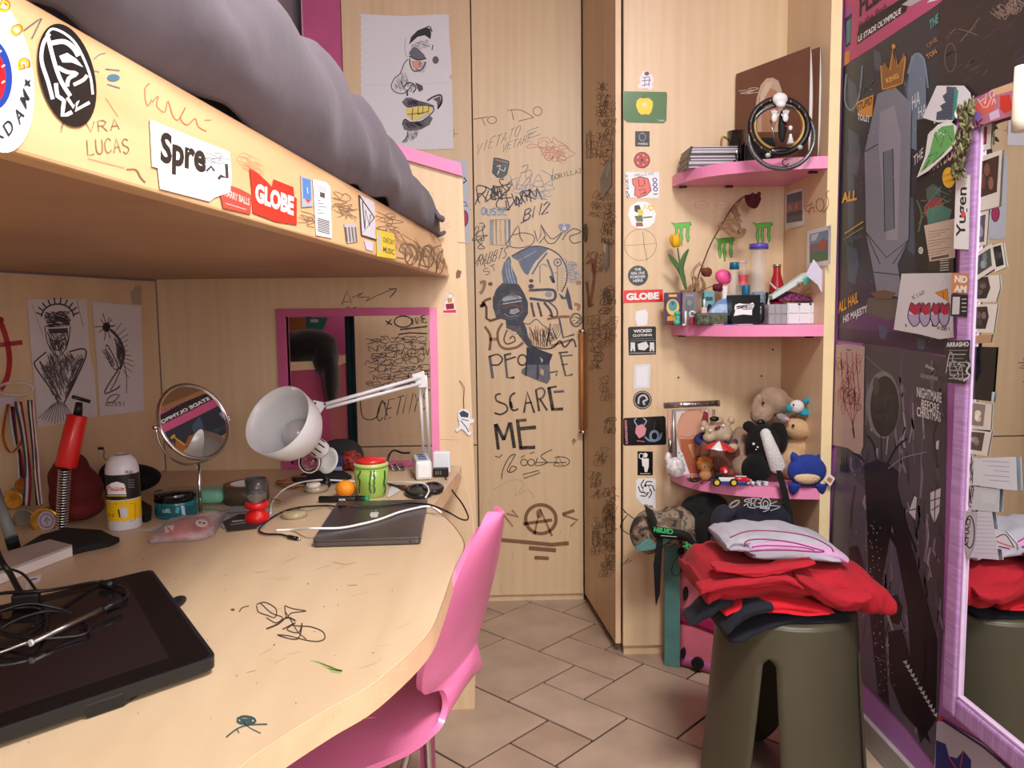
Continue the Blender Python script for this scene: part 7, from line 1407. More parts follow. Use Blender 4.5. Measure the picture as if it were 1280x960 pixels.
p = Pr((0,Yb,0),N_Y,.001); p.poly([(847,528),(852,517),(862,512),(876,512),(884,516),(885,592),(858,592),(850,560),(846,545)],(196,140,110)); p.poly([(846,532),(856,516),(872,512),(880,520),(878,536),(868,548),(850,548)],(206,152,126)); p.poly([(850,549),(868,549),(880,540),(885,560),(885,592),(862,592),(852,566)],(172,92,58)); p.poly([(860,556),(874,552),(880,566),(866,572)],(214,150,110)); p.poly([(880,513),(885,516),(885,534),(876,528)],(130,40,44)); p.line([(850,545),(860,547),(868,544)],.8,(150,96,76))
p.poly([(847,560),(853,566),(862,592),(847,594)],(222,222,226)); [p.circ(849+k % 2*3,566+k*4,.9,.9,(60,60,66),n=8) for k in range(6)]; p.make('photo',t)
q = Vector((xs(851,2.40),2.43,Z3+G6)); b = B(); b.ell(q+Vector((-.006,0,.034)),(.030,.018,.033),q=Quaternion((0,1,0),-.5),f=lambda d: 1+.06*math.sin(12*d.z+5*d.x)); b.ell(q+Vector((-.028,.01,.06)),(.012,.012,.022)); one('bubble_wrap_shell','white crinkled see through trinket at the left end of the bottom shelf','ornament',b,mat('cellophane_white',(220,212,214),.2,var=.25,vs=60,bump=.6,bs=60,coat=.5))
q = Vector((xs(872,2.345),2.37,Z3+G6)); t = thing('incense_dish','tiny dark dish with a gold peak','dish',q); obj('dish',B().lathe([(.012,0),(.022,.006),(.021,.009),(0,.007)],q,n=26),mat('dark_bronze',(60,54,46),.3,.4),t); obj('peak',B().lathe([(.008,0),(.003,.010),(0,.012)],q+Vector((-.006,0,.0085)),n=14),M_GOLD,t)
for i,x in enumerate((880.5,882.5)): one('dark_bead','tiny dark red bead beside the kart' if i else 'tiny dark red bead beside the dark dish','bead',B().ell((xs(x,2.32),2.335+i*.01,Z3+.0045),.004,nu=10,nv=8),mat('bead_wine',(90,30,44),.3))
# bulldog toy
Yd = 2.42; M_DOG = mat('dog_cream',(186,164,140),.55,var=.06); s_ = Yd/975
t = thing('bulldog_toy','cream toy bulldog with head tipped back, wearing blue and brown','toy',Vector((xs(897,Yd),Yd,Z3)))
b = B(); b.ell(py(898,540,Yd),(.045,.036,.034),q=Quaternion((0,1,0),.1)); b.ell(py(886,547,Yd-.018),(.020,.018,.016)); b.ell(py(906,545,Yd-.018),(.020,.018,.016)); b.ell(py(880,531,Yd),(.012,.012,.016)); b.ell(py(914,525,Yd),(.012,.012,.014)); b.ell(py(896,526,Yd-.015),(.022,.018,.014)); obj('head',b,M_DOG,t,remesh=.0035)
obj('nose',B().ell(py(893,523.5,Yd-.030),(.015,.009,.008)),M_BLACK,t); obj('mouth',B().ell(py(897,534.5,Yd-.036),(.011,.006,.005),q=Quaternion((0,1,0),-.4)),mat('mouth_red',(120,34,30),.4),t)
for x,y in ((888,538),(904,532)): obj('eye',B().ell(py(x,y,Yd-.035),(.0042,.003,.0042),nu=12,nv=8),M_WHITE,t)
for x,y in ((878,536),): obj('pearl',B().ell(py(x,y,Yd-.015),.006,nu=12,nv=8),mat('pearl',(226,214,200),.2),t)
obj('collar',B().tube([py(897+26*math.cos(a),549+7*math.sin(a),Yd+.012-.03*math.sin(a)) for a in [2*PI*k/30 for k in range(30)]],.010,9,closed=True),mat('navy_cloth',(44,46,104),.7),t)
b = B(); b.ell(py(899,572,Yd+.01),(.048,.036,.055)); b.ell(py(917,562,Yd-.012),(.018,.02,.035),q=Quaternion((0,1,0),-.3)); b.ell(py(880,564,Yd-.012),(.018,.02,.035)); b.ell((xs(886,Yd),Yd-.02,Z3+.022),(.022,.028,.021)); b.ell((xs(912,Yd),Yd-.02,Z3+.022),(.022,.028,.021)); obj('body',b,mat('dog_jacket_brown',(116,66,54),.7,var=.1),t,remesh=.0045)
obj('paw',B().ell(py(915,560,Yd-.042),(.020,.012,.014),q=Quaternion((0,1,0),-.3)),M_DOG,t)
# little orange figure
q = Vector((xs(886,2.355),2.375,Z3+G6)); t = thing('orange_lion_toy','small tan and orange furry toy behind the red parasol','toy',q); b = B(); b.ell(q+Vector((0,0,.045)),(.018,.015,.018)); b.ell(q+Vector((0,0,.018)),(.020,.015,.018)); obj('body',b,mat('toy_tan',(186,130,88),.8),t,remesh=.003)
b = B(); b.ell(q+Vector((0,.008,.052)),(.026,.012,.026),f=lambda d: 1+.12*math.sin(14*math.atan2(d.z,d.x))); obj('mane',b,mat('toy_orange',(190,110,40),.85,var=.2,bump=.5),t)
for s in (-1,1): obj('eye',B().ell(q+Vector((s*.006,-.0155,.048)),.0022,nu=8,nv=6),M_BLACK,t)
# toy kart with parasol
Yk = 2.315; q = Vector((xs(913,Yk),Yk,Z3+G6)); kd = Vector((1,-.12,0)).normalized(); ks = Vector((.12,1,0)).normalized()
t = thing('toy_kart','red, white and blue toy racing kart with yellow wheel hubs','toy',q); kz = Vector((0,0,1))
def kb(cx,cy,cz,lx_,ly_,lz_): return B().obox(q+kd*cx+ks*cy+kz*cz,kd*lx_,ks*ly_,kz*lz_)
obj('chassis',kb(0,0,.010,.050,.018,.005),mat('kart_blue',(40,72,150),.3),t,bevel=.002); b = B(); b.ell(q+kd*.035+kz*.020,(.028,.016,.010),q=Quaternion((0,0,1),-.12)); b.obox(q+kd*.045+kz*.017,kd*.018,ks*.014,kz*.005); obj('nose_cone',b,mat('kart_red',(206,22,40),.25,coat=.4),t,remesh=.002)
obj('side_pod',kb(-.008,-.017,.021,.024,.004,.006),mat('kart_white',(232,232,232),.3),t,bevel=.002); obj('seat',kb(-.026,0,.026,.008,.012,.014),M_BLACK,t,bevel=.002); obj('stripe',kb(.035,-.012,.0295,.016,.002,.0012),mat('kart_white',(0,0,0)),t)
obj('driver_seat_ball',B().ell(q+kd*-.012+kz*.044,(.014,.013,.014)),mat('kart_red',(0,0,0)),t); obj('ball_mark',B().cyl(q+kd*-.012+Vector((0,-.0125,.044)),q+kd*-.012+Vector((0,-.0142,.044)),.0045),mat('kart_white',(0,0,0)),t)
for cx,cy in ((-.038,-.021),(.012,-.021),(-.038,.021),(.014,.021)):
    c = q+kd*cx+ks*cy+kz*.0125; sg = -1 if cy < 0 else 1; w_ = obj('wheel',B().cyl(c-ks*.005,c+ks*.005,.0122,n=22),M_BLACK,t,bevel=.002); obj('hub',B().cyl(c+ks*sg*.0052,c+ks*sg*.0062,.0072,n=16),mat('hub_yellow',(236,200,70),.35),w_)
t = thing('toy_parasol','red and white cocktail parasol standing on the kart','parasol',py(897,583,Yk+.012)); pc = py(900,551,Yk+.012); b = B()
def par(u,v): a = u*2*PI; r = .048*v; return pc+Vector((r*math.cos(a)-.002,r*math.sin(a)*.8,-.024*v**1.3-.004*math.cos(a)*v+.0012*math.sin(a*8)*v))
for k in range(8):
    b = B(); b.grid(lambda u,v: par((k+u)/8,.02+.98*v),3,6); obj('panel',b,mat('kart_white',(0,0,0)) if k in (5,) else mat('parasol_red',(208,50,46),.5),t,solid=.0008)
obj('pole',B().cyl(py(897.5,584,Yk+.012),pc,.0016),M_STEEL,t)
q = Vector((xs(944,2.29),2.305,Z3+G6)); t = thing('bead_trinkets','little heap of grey and white beads in front of the black plush','beads',q); tag(t,kind='stuff')
b = B(); rg = random.Random(9)
for k in range(26): b.ell(q+Vector((rg.uniform(-.012,.055),rg.uniform(-.01,.02),.0045+rg.uniform(0,.007))),rg.uniform(.0035,.006),nu=8,nv=6)
tag(obj('beads',b,mat('mixed_beads',(190,196,200),.3,var=.6,vs=120,coat=.4),t,doubles=0),kind='stuff')
obj('blue_bead',B().ell(q+Vector((.028,-.008,.008)),.007,nu=12,nv=9),mat('bead_blue',(60,90,160),.3),t)
for k in range(2): one('die','white die by the beads, nearer the kart' if k == 0 else 'white die by the beads, nearer the shelf end','die',B().obox((xs(955+k*8,2.28),2.297,Z3+.0075),(.006,.002,0),(-.002,.006,0),(0,0,.0062)),mat('die_white',(230,226,226),.3),bevel=.0014)
# plush animals
def furm(name,c,v=.12): return mat(name,c,.95,var=v,vs=30,bump=.9,bs=180,sheen=.05)
M_FB = furm('fur_taupe',(166,138,118)); M_FK = furm('fur_black',(10,10,12)); M_FW = furm('fur_white',(224,222,222),.04); M_FT = furm('fur_tan',(204,168,128),.07); M_FC = furm('fur_aqua',(40,150,176)); M_FN = furm('fur_royal_blue',(36,58,146),.1)
Ya = 2.44; t = thing('taupe_dog_plush','large taupe plush dog lying at the back of the bottom shelf','plush toy',(xs(955,Ya),Ya,Z3))
b = B(); b.ell(py(968,502,Ya),(.056,.045,.046),q=Quaternion((0,1,0),.5)); b.ell(py(952,519,Ya-.02),(.036,.034,.032)); b.ell(py(946,505,Ya-.03),(.016,.012,.036),q=Quaternion((0,1,0),.35)); b.ell(py(985,512,Ya),(.03,.03,.04)); b.ell(py(945,560,Ya+.02),(.055,.05,.07)); b.ell((xs(926,Ya),Ya-.05,Z3+.04),(.04,.045,.038)); b.ell(py(925,560,Ya),(.034,.04,.07)); b.ell((xs(960,Ya),Ya,Z3+.05),(.08,.05,.05)); obj('body',b,M_FB,t,remesh=.005)
obj('nose',B().ell(py(951,528,Ya-.052),(.013,.008,.010)),M_BLACK,t); obj('eye',B().ell(py(954,504,Ya-.045),.0045,nu=12,nv=8),M_BLACK,t)
Yc = 2.36; t = thing('black_white_plush','black plush animal with a broad white stripe and round ears','plush toy',(xs(957,Yc),Yc,Z3))
b = B(); b.ell(py(953,553,Yc),(.052,.042,.058)); b.ell(py(936,533,Yc),(.020,.014,.018)); b.ell(py(970,536,Yc),(.022,.02,.022)); b.ell((xs(948,Yc),Yc-.005,Z3+.042),(.050,.045,.041)); b.ell(py(944,580,Yc-.02),(.032,.03,.035)); b.ell(py(973,548,Yc+.01),(.03,.03,.05)); obj('body',b,M_FK,t,remesh=.0045)
b = B(); 
for k in range(9): u = k/8; b.ell(py(957+15*u,543+40*u,Yc-.038-.006*math.sin(PI*u)),(.017+.010*u,.018,.019+.004*u))
obj('stripe',b,M_FW,t,remesh=.004)
for x,y,r in ((942,555,.0042),(947,559,.003),(945,562,.0022)): obj('eye',B().ell(py(x,y,Yc-.046),r,nu=10,nv=8),M_WHITE,t)
Ye = 2.38; t = thing('tan_dog_plush','tan plush with a grey muzzle bending down beside the corner','plush toy',(xs(1000,Ye),Ye,Z3))
b = B(); b.ell(py(996,536,Ye-.01),(.044,.036,.034),q=Quaternion((0,1,0),.3)); b.ell(py(1012,550,Ye),(.022,.024,.055),q=Quaternion((0,1,0),-.15)); b.ell(py(996,560,Ye+.02),(.045,.04,.05)); b.ell((xs(992,Ye),Ye,Z3+.05),(.045,.04,.049)); b.ell(py(1012,580,Ye),(.02,.02,.05)); obj('body',b,M_FT,t,remesh=.0045)
obj('muzzle',B().ell(py(978,523,Ye-.03),(.021,.02,.014),q=Quaternion((0,1,0),.5)),furm('fur_grey',(150,146,146)),t); obj('nose',B().ell(py(984,524,Ye-.048),(.010,.005,.006),q=Quaternion((0,1,0),.5)),mat('pink_nose',(216,150,150),.5),t); obj('eye',B().ell(py(991.5,532,Ye-.045),.0045,nu=12,nv=8),M_BLACK,t)
Yg = 2.37; t = thing('aqua_bird_plush','tiny aqua and white plush perched on the tan plush','plush toy',py(997,522,Yg)); b = B(); b.ell(py(996,508,Yg-.02),(.022,.018,.020)); obj('body',b,M_FW,t); b = B(); b.ell(py(986,511,Yg-.02),(.010,.012,.014)); b.ell(py(1008,501,Yg-.02),(.013,.010,.010),q=Quaternion((0,1,0),-.5)); b.ell(py(1007,517,Yg-.02),(.015,.012,.009)); b.ell(py(1002,514,Yg-.012),(.018,.015,.014)); obj('wings',b,M_FC,t,remesh=.003); obj('eye',B().ell(py(992,506,Yg-.04),.003,nu=10,nv=8),M_BLACK,t)
Yh = 2.262; t = thing('blue_round_plush','plain royal blue round plush with pointed feet over the shelf edge','plush toy',py(1009,612,Yh))
b = B(); b.ell(py(1009,588,Yh),(.060,.030,.049)); 
for x0,s in ((993,-1),(1026,1)): b.lathe([(.014,0),(.010,.012),(.002,.022),(0,.023)],py(x0,573,Yh),(s*.25,0,1),n=12); b.lathe([(.020,0),(.012,.022),(.002,.036),(0,.037)],py(x0-s*1+s*1,605,Yh-.008),(s*.12,0,-1),n=12)
obj('body',b,M_FN,t,remesh=.0035); b = B(); b.ell(py(1009,597,Yh-.016),(.040,.018,.020)); obj('cream_patch',b,furm('fur_cream',(226,196,156),.04),t)
p = Pr((0,Yh-.03,0),N_Y,0); p.slab([(1030,600),(1036,591),(1044,598),(1038,608)],(232,226,222),.0012); p.poly([(1033,600),(1036,596),(1041,599),(1038,604)],(190,120,70)); p.make('paper_tag',t)
one('black_strap','black strap hanging down in front of the bottom shelf','strap',B().prism([py(x,y,2.243) for x,y in ((970,588),(976,588),(984,612),(990,640),(993,668),(985,668),(982,640),(975,610))],(0,-.003,0)),M_BLACKM)
# ================================================================== clothes on the stool, bags behind it
def cl(name,c,v=.06,b=.35): return mat(name,c,.92,var=v,vs=9,bump=b,bs=26,sheen=.04)
def heap(name,label,cat,pts,m,remesh=.006,t=None,disp=.010,f=9,part=None):
    b = B()
    for c,r,*q in pts: b.ell(c,r,q=(Quaternion((0,0,1),q[0]) if q else None),nu=24,nv=14)
    if t is None: o = tag(obj(name,b,m,None,remesh=remesh),label,cat)
    else: o = obj(part or name,b,m,t,remesh=remesh)
    if disp:
        tx_ = bpy.data.textures.new(name,'CLOUDS'); tx_.noise_scale = 1/f; d = o.modifiers.new('d','DISPLACE'); d.texture = tx_; d.strength = disp; d.mid_level = .5; d.texture_coords = 'GLOBAL'
    return o
zt = ZT+.008
def S(x,y,Y): return py(x,y,Y)
def fold(name,label,cat,line_,Y0,dep,th,m,taper=.25,parent=None,wob=.006,seed=0):
    """a folded cloth layer: front silhouette as (x, y) pixels of its middle line at depth Y0"""
    C = crom([Vector((x,y,w)) for x,y,w in line_],8); n = len(C); b = B(); nv = 26; vs = []
    for i,q in enumerate(C):
        c = py(q.x,q.y,Y0+dep/2); h = q.z/975*Y0/2
        for k in range(nv):
            a = 2*PI*k/nv; sx = math.cos(a); sz = math.sin(a); e = .75
            yy = (abs(sx)**e)*(1 if sx > 0 else -1)*dep/2; zz = (abs(sz)**.8)*(1 if sz > 0 else -1)*h
            w = (noise.noise(Vector((i*.16+seed,math.cos(a)*1.6,math.sin(a)*1.6)))+.45*noise.noise(Vector((i*.4+seed,math.cos(a)*4+seed,math.sin(a)*4))))*wob; vs.append(c+Vector((0,yy,zz+w))+Vector((0,w,0)))
    fs = [(i*nv+k,i*nv+(k+1) % nv,(i+1)*nv+(k+1) % nv,(i+1)*nv+k) for i in range(n-1) for k in range(nv)]
    fs += [tuple(range(nv-1,-1,-1)),tuple((n-1)*nv+k for k in range(nv))]
    b.add(vs,fs,True); o = obj(name,b,m,parent,sub=1)
    return tag(o,label,cat) if parent is None else o
Yc0 = 1.69; M_NAVY = cl('dark_navy_cloth',(20,24,36)); M_RED = cl('red_fleece',(168,20,38),.08); M_RED2 = cl('bright_red_cotton',(204,22,40),.05); M_TOW = cl('grey_lilac_towel',(166,164,176),.05,.6); M_LIL = cl('pink_lilac_towel',(196,150,190),.04)
t = thing('dark_trousers','dark navy trousers folded at the bottom of the pile on the stool','trousers',(sc.x,sc.y,zt))
fold('folded_leg',None,None,[(893,775,12),(915,768,22),(960,752,22),(1000,752,18),(1038,752,6)],Yc0,.26,0,M_NAVY,parent=t,seed=1)
fold('hem',None,None,[(857,774,5),(866,768,15),(880,758,20),(896,750,18),(912,748,10)],Yc0+.0,.08,0,M_NAVY,parent=t,seed=31,wob=.004)
fold('cuff',None,None,[(900,782,7),(908,774,18),(920,764,22),(940,755,18),(960,752,10)],Yc0-.02,.09,0,M_NAVY,parent=t,seed=33,wob=.005)
t = thing('red_tshirt','bright red cotton top folded under the dark red sweatshirt','shirt',(sc.x,sc.y,zt+.02))
fold('folded_body',None,None,[(888,746,6),(912,738,16),(945,736,24),(985,740,20),(1008,742,16),(1017,744,6)],Yc0-.005,.24,0,M_RED2,parent=t,seed=2,wob=.003)
fold('folded_edge',None,None,[(915,746,4),(955,744,6),(990,748,7),(1014,746,8)],Yc0-.012,.22,0,M_RED2,parent=t,seed=5,wob=.002)
t = thing('red_sweatshirt','dark red sweatshirt bulging over the edge of the stool','sweatshirt',(sc.x,sc.y,zt+.05))
fold('body',None,None,[(864,722,24),(876,718,48),(900,713,54),(940,708,50),(985,711,54),(1020,719,62),(1050,726,60),(1074,730,46),(1087,733,18)],Yc0-.01,.27,0,M_RED,parent=t,seed=21,wob=.015)
fold('fold_roll',None,None,[(872,736,10),(905,728,14),(945,724,13),(980,722,12),(1000,732,8)],Yc0-.028,.05,0,M_RED,parent=t,seed=8,wob=.005)
fold('fold_crease',None,None,[(890,708,6),(925,712,10),(960,712,12),(990,704,8),(1015,700,5)],Yc0-.022,.05,0,M_RED,parent=t,seed=12,wob=.006)
fold('sleeve',None,None,[(988,716,12),(1010,728,22),(1035,742,26),(1060,744,22),(1080,738,10)],Yc0-.03,.09,0,M_RED,parent=t,seed=9,wob=.007)
p = Pr((0,Yc0-.012,0),(0,1,0),0)
t = thing('grey_towel','rolled grey and lilac towel on top of the clothes pile','towel',S(970,690,Yc0)); YT = Yc0+.02
fold('outer_fold',None,None,[(900,672,7),(925,667,18),(955,666,22),(990,669,22),(1022,677,20),(1044,688,10)],YT+.02,.16,0,M_TOW,parent=t,seed=3,wob=.008)
fold('lilac_fold',None,None,[(922,676,16),(955,674,22),(995,678,25),(1028,684,22),(1043,690,10)],YT+.004,.16,0,M_LIL,parent=t,seed=4,wob=.003)
fold('inner_fold',None,None,[(926,683,10),(955,683,20),(990,684,17),(1018,687,13),(1034,690,7)],YT-.006,.16,0,M_TOW,parent=t,seed=6,wob=.003)
fold('corner',None,None,[(896,672,8),(908,668,12),(925,666,14)],YT-.01,.16,0,M_TOW,parent=t,seed=7); fold('corner',None,None,[(900,678,7),(918,676,10),(934,682,10)],YT-.016,.14,0,M_TOW,parent=t,seed=11)
for pts in ([(930,684),(934,676),(955,674),(990,678),(1020,686),(1030,689),(1022,690),(990,688),(950,688),(934,690)],[(912,672),(935,664),(970,664),(1010,670),(1036,682),(1042,690)],[(940,684),(960,682),(1000,684),(1018,688)]):
    b = B(); b.tube(crom([py(x,y,YT-.034) for x,y in pts],5),.0016,6); obj('seam',b,mat('magenta_seam',(140,50,100),.8),t)
# pink storage bag with dots
bagA,bagB = Vector((.616,2.485)),Vector((.93,2.265)); bd = (bagB-bagA).normalized(); bn_ = Vector((-bd.y,bd.x)); bn_ = bn_ if bn_.y > 0 else -bn_
M_PB = mat('coral_pink_cloth',(228,122,146),.8,var=.06,bump=.15,bs=30)
t = thing('pink_spotted_bag','tall pink fabric bag with black spots standing behind the stool','bag',(.75,2.4,0)); Lb = (bagB-bagA).length; topz = .535; dpt = .085
def bagp(u,v,off=0): q = bagA+bd*(Lb*u)-bn_*off*1.0-bn_*(.012*math.sin(PI*u)*math.sin(PI*v)); return Vector((q.x,q.y,.005+topz*(1-.3*u*u)*v+.006*noise.noise(Vector((u*4,v*4,0)))))
b = B(); b.grid(lambda u,v: bagp(u,v),20,24); 
b.grid(lambda u,v: bagp(0,v)+Vector((bn_.x,bn_.y,0))*dpt*u+Vector((-.0,0,0)),5,24); b.grid(lambda u,v: bagp(1,v)+Vector((bn_.x,bn_.y,0))*dpt*u,5,24); b.grid(lambda u,v: bagp(u,1)+Vector((bn_.x,bn_.y,0))*dpt*v,20,5); b.grid(lambda u,v: bagp(u,0)+Vector((bn_.x,bn_.y,0))*dpt*v,20,5); b.grid(lambda u,v: bagp(u,v)+Vector((bn_.x,bn_.y,0))*dpt,20,5)
obj('body',b,M_PB,t,solid=.003,doubles=1e-4)
obj('magenta_band',(lambda b: (b.grid(lambda u,v: bagp(u,.27+.095*v)-Vector((bn_.x,bn_.y,0))*.004,20,3),b)[1])(B()),mat('magenta_cloth',(178,34,100),.8),t,solid=.002)
obj('hem_band',(lambda b: (b.grid(lambda u,v: bagp(u,0+.07*v)-Vector((bn_.x,bn_.y,0))*.004,20,2),b)[1])(B()),mat('mauve_cloth',(190,100,150),.8),t,solid=.002)
def dot(px_,py_,rx_,ry_,name='spot',m=None,holes=False):
    r = ray(px_,py_); A3 = Vector((bagA.x,bagA.y,0)); N3 = Vector((bn_.x,bn_.y,0)); c = EYE+r*((A3-EYE).dot(N3)/r.dot(N3)); c -= N3*.022; w = Vector((bd.x,bd.y,0))*rx_/975*2.4; h = Vector((0,0,ry_/975*2.4))
    obj(name,B().prism([c+w*math.cos(a)+h*math.sin(a) for a in [2*PI*k/22 for k in range(22)]],N3*.014),m or M_BLACKM,t)
for a in ((858.5,706,6,9),(874,827,8,8),(975,825,8,9),(853,688,4,5),(859,740,3,9),(856,814,3,7),(958,868,5,3)): dot(*a)
dot(858.5,706,3.4,6,'eyelet',mat('eyelet_brass',(110,96,84),.4,.6))
obj('teal_side',B().prism([(bagA.x-.048,bagA.y+.010,.002),(bagA.x-.002,bagA.y-.010,.002),(bagA.x-.004,bagA.y-.008,.44),(bagA.x-.05,bagA.y+.012,.46)],(-.002,.006,0)),mat('teal_canvas',(92,142,138),.8,var=.08),t)
# duffel and jackets on top
M_CAMO = mat('woodland_camo',(120,104,88),.85,var=.0)
nt = M_CAMO.node_tree; bs_ = nt.nodes['Principled BSDF']; vn = nt.nodes.new('ShaderNodeTexNoise'); vn.inputs['Scale'].default_value = 16; vn.inputs['Distortion'].default_value = 1.6; gg = nt.nodes.new('ShaderNodeNewGeometry'); nt.links.new(gg.outputs['Position'],vn.inputs['Vector']); cr = nt.nodes.new('ShaderNodeValToRGB'); cr.color_ramp.interpolation = 'CONSTANT'
for e,(ps,c) in enumerate(((0,(56,56,46)),(.42,(110,92,76)),(.5,(150,130,114)),(.58,(86,96,76)),(.66,(60,50,44)))):
    el = cr.color_ramp.elements[e] if e < 2 else cr.color_ramp.elements.new(ps); el.position = ps; el.color = (*lin(c),1)
nt.links.new(vn.outputs[0],cr.inputs[0]); nt.links.new(cr.outputs[0],bs_.inputs['Base Color'])
t = thing('camo_duffel','camouflage duffel bag slumped over the top of the pink bag','bag',(.66,2.44,.52)); Yv = 2.40
b = B(); b.ell(S(812,664,Yv),(.062,.06,.072),q=Quaternion((0,1,0),.15)); b.ell(S(842,658,Yv),(.075,.06,.066)); b.ell(S(872,668,Yv),(.06,.05,.06)); o = obj('body',b,M_CAMO,t,remesh=.006)
tx_ = bpy.data.textures.new('folds2','CLOUDS'); tx_.noise_scale = .06; d = o.modifiers.new('d','DISPLACE'); d.texture = tx_; d.strength = .022; d.texture_coords = 'GLOBAL'
obj('teal_lining',B().prism([S(x,y,Yv-.055) for x,y in ((794,686),(808,674),(830,664),(838,676),(822,686),(800,690))],(0,.02,0)),mat('teal_canvas',(0,0,0)),t,bevel=.003)
obj('flap',B().prism([S(x,y,Yv-.066) for x,y in ((806,632),(816,638),(822,652),(818,664),(810,650))],(0,.008,0)),mat('dark_flap',(40,38,34),.9),t,bevel=.003)
for pts in ([(794,650),(784,642),(780,640)],[(784,644),(778,652),(776,660),(786,668)],[(782,640),(776,634)]): obj('drawstring',B().tube(crom([py(x,y,2.42) for x,y in pts],4),.0016,6),M_BLACK,t)
b = B(); C = crom([py(x,y,2.322) for x,y in ((812,648),(818,662),(830,666),(846,668),(860,672),(872,686),(890,690))],6)
t = thing('black_lanyard','black lanyard strap with green lettering across the duffel bag','strap',C[0]); vs = []
for q in C: vs += [q+Vector((0,0,.016)),q-Vector((0,0,.016))]
obj('strap',b.add(vs,[(2*i,2*i+1,2*i+3,2*i+2) for i in range(len(C)-1)],True),M_BLACKM,t,solid=.002)
p = Pr((0,2.319,0),N_Y,.0006); GN = (60,190,110); p.text('CRUSH',817,665,841,668,6.5,GN,.05,mirror=True); p.line([(826,669.5),(846,671)],.8,(180,210,190)); p.text('ZX',853,683,864,690,8,GN,.05,mirror=True); p.poly([(884,690),(888,688),(890,693),(886,694)],GN); p.make('lettering',t)
obj('hanging_strap',B().prism([py(x,y,2.335) for x,y in ((822,672),(829,672),(827,700),(825,742),(820,758),(819,746),(817,706))],(0,.003,0)),M_BLACKM,t)
one('cord_loop','thin black cord loop over the teal side of the bag','cord',B().tube(crom([py(x,y,2.38) for x,y in ((855,684),(848,694),(841,706),(840,716),(847,720),(852,708),(851,696))],5),.0015,6),M_BLACK)
heap('black_jacket','black jacket piled between the duffel bag and the cap','jacket',[(S(868,640,2.44),(.045,.06,.05)),(S(885,634,2.42),(.06,.06,.045)),(S(890,668,2.36),(.05,.05,.075)),(S(872,664,2.40),(.045,.05,.06)),(S(900,690,2.36),(.05,.05,.06))],cl('black_fleece',(14,14,16)),disp=.014,f=14)
o = heap('dark_denim','dark blue grey jacket behind the towel','jacket',[(S(905,660,2.30),(.045,.05,.075)),(S(900,690,2.28),(.04,.05,.05)),(S(925,650,2.32),(.055,.05,.05)),(S(950,670,2.3),(.09,.05,.06))],cl('ink_denim',(40,40,54)),disp=.008,f=14)
t = thing('printed_cap','dark navy beanie with white swirl print under the bottom shelf','cap',S(950,660,2.24)); b = B(); b.ell(S(945,650,2.27),(.075,.05,.052)); b.ell(S(968,648,2.27),(.05,.05,.05)); obj('body',b,cl('beanie_navy',(28,30,44)),t,remesh=.005)
p = Pr((0,2.212,0),N_Y,0); p.circle_line(957,629,6,7,1.1,(200,200,206)); p.circle_line(957,630,3,4,1,(200,200,206)); p.scrib(931,622,18,12,9,1.1,(200,200,206),4,.1); p.scrib(950,634,20,8,8,.9,(200,200,206),8,-.4); p.make('print',t)
obj('loop',B().tube([py(918+6*math.cos(a),630+3*math.sin(a)-3*math.cos(a),2.215) for a in [2*PI*k/20 for k in range(20)]],.003,7,closed=True),mat('grey_loop',(150,144,140),.8),t)

# ================================================================== mirror on the right wall
XM = .952; M_FR = mat('lilac_brushed_frame',(186,144,202),.35,var=.12,vs=10,bump=.25,bs=20,stretch=(1,1,16),coat=.2); M_FRH = mat('lilac_brushed_rail',(186,144,202),.35,var=.12,vs=10,bump=.25,bs=20,stretch=(1,16,1),coat=.2)
t = thing('wall_mirror','tall wall mirror with a lilac frame covered in stickers and photos','mirror',(.98,1.3,.328)); ym0,ym1,zm0,zm1,fw_ = 1.03,1.573,.328,1.585,.047
def fpiece(y0,y1,z0,z1,m): 
    o = obj('frame_piece',B().box(XM,1.008,y0,y1,z0,z1),m,t,bevel=.008,seg=3); return o
fpiece(ym1-fw_,ym1,zm0,zm1,M_FR); fpiece(ym0,ym0+fw_,zm0,zm1,M_FR); fpiece(ym0+fw_+.0005,ym1-fw_-.0005,zm0,zm0+fw_,M_FRH); fpiece(ym0+fw_+.0005,ym1-fw_-.0005,zm1-fw_,zm1,M_FRH)
for (y0,y1,z0,z1) in ((ym1-fw_-.007,ym1-fw_,zm0+fw_,zm1-fw_),(ym0+fw_,ym0+fw_+.007,zm0+fw_,zm1-fw_),(ym0+fw_+.007,ym1-fw_-.007,zm0+fw_,zm0+fw_+.007),(ym0+fw_+.007,ym1-fw_-.007,zm1-fw_-.007,zm1-fw_)): obj('inner_bead',B().box(XM+.004,1.0,y0,y1,z0,z1),mat('pale_lilac_bead',(226,200,236),.3,coat=.3),t,bevel=.002)
XG = XM+.010; obj('glass',B().box(XG,XG+.004,ym0+fw_+.0075,ym1-fw_-.0075,zm0+fw_+.0075,zm1-fw_-.0075),M_MIRROR,t)
MF = lambda o=.0008: ((XM,0,0),(1,0,0),o); MG_ = lambda o=.001: ((XG,0,0),(1,0,0),o)
def f(p): p.slab([(1195,218),(1213,219),(1211,312),(1192,311)],(236,236,240)); p.text('Yugen',1203,297,1206,234,10,(24,22,26),.03,up=(-11,0)) if 0 else p.text('Yugen',1210,296,1212,234,13,(24,22,26),.02,up=(-15,0)); p.circ(1204,268,3,4,(220,80,100))
sticker(MF(),'yugen_sticker','tall white sticker reading Yugen sideways on the mirror frame',f)
def f(p): p.slab([(1190,341),(1211,342),(1210,367),(1189,366)],(206,140,90)); p.text('ND',1193,353,1209,354,9,(240,236,232),.05); p.text('AM',1192,365,1208,366,9,(240,236,232),.05)
sticker(MF(),'orange_letter_sticker','orange sticker with white letters ND AM on the mirror frame',f)
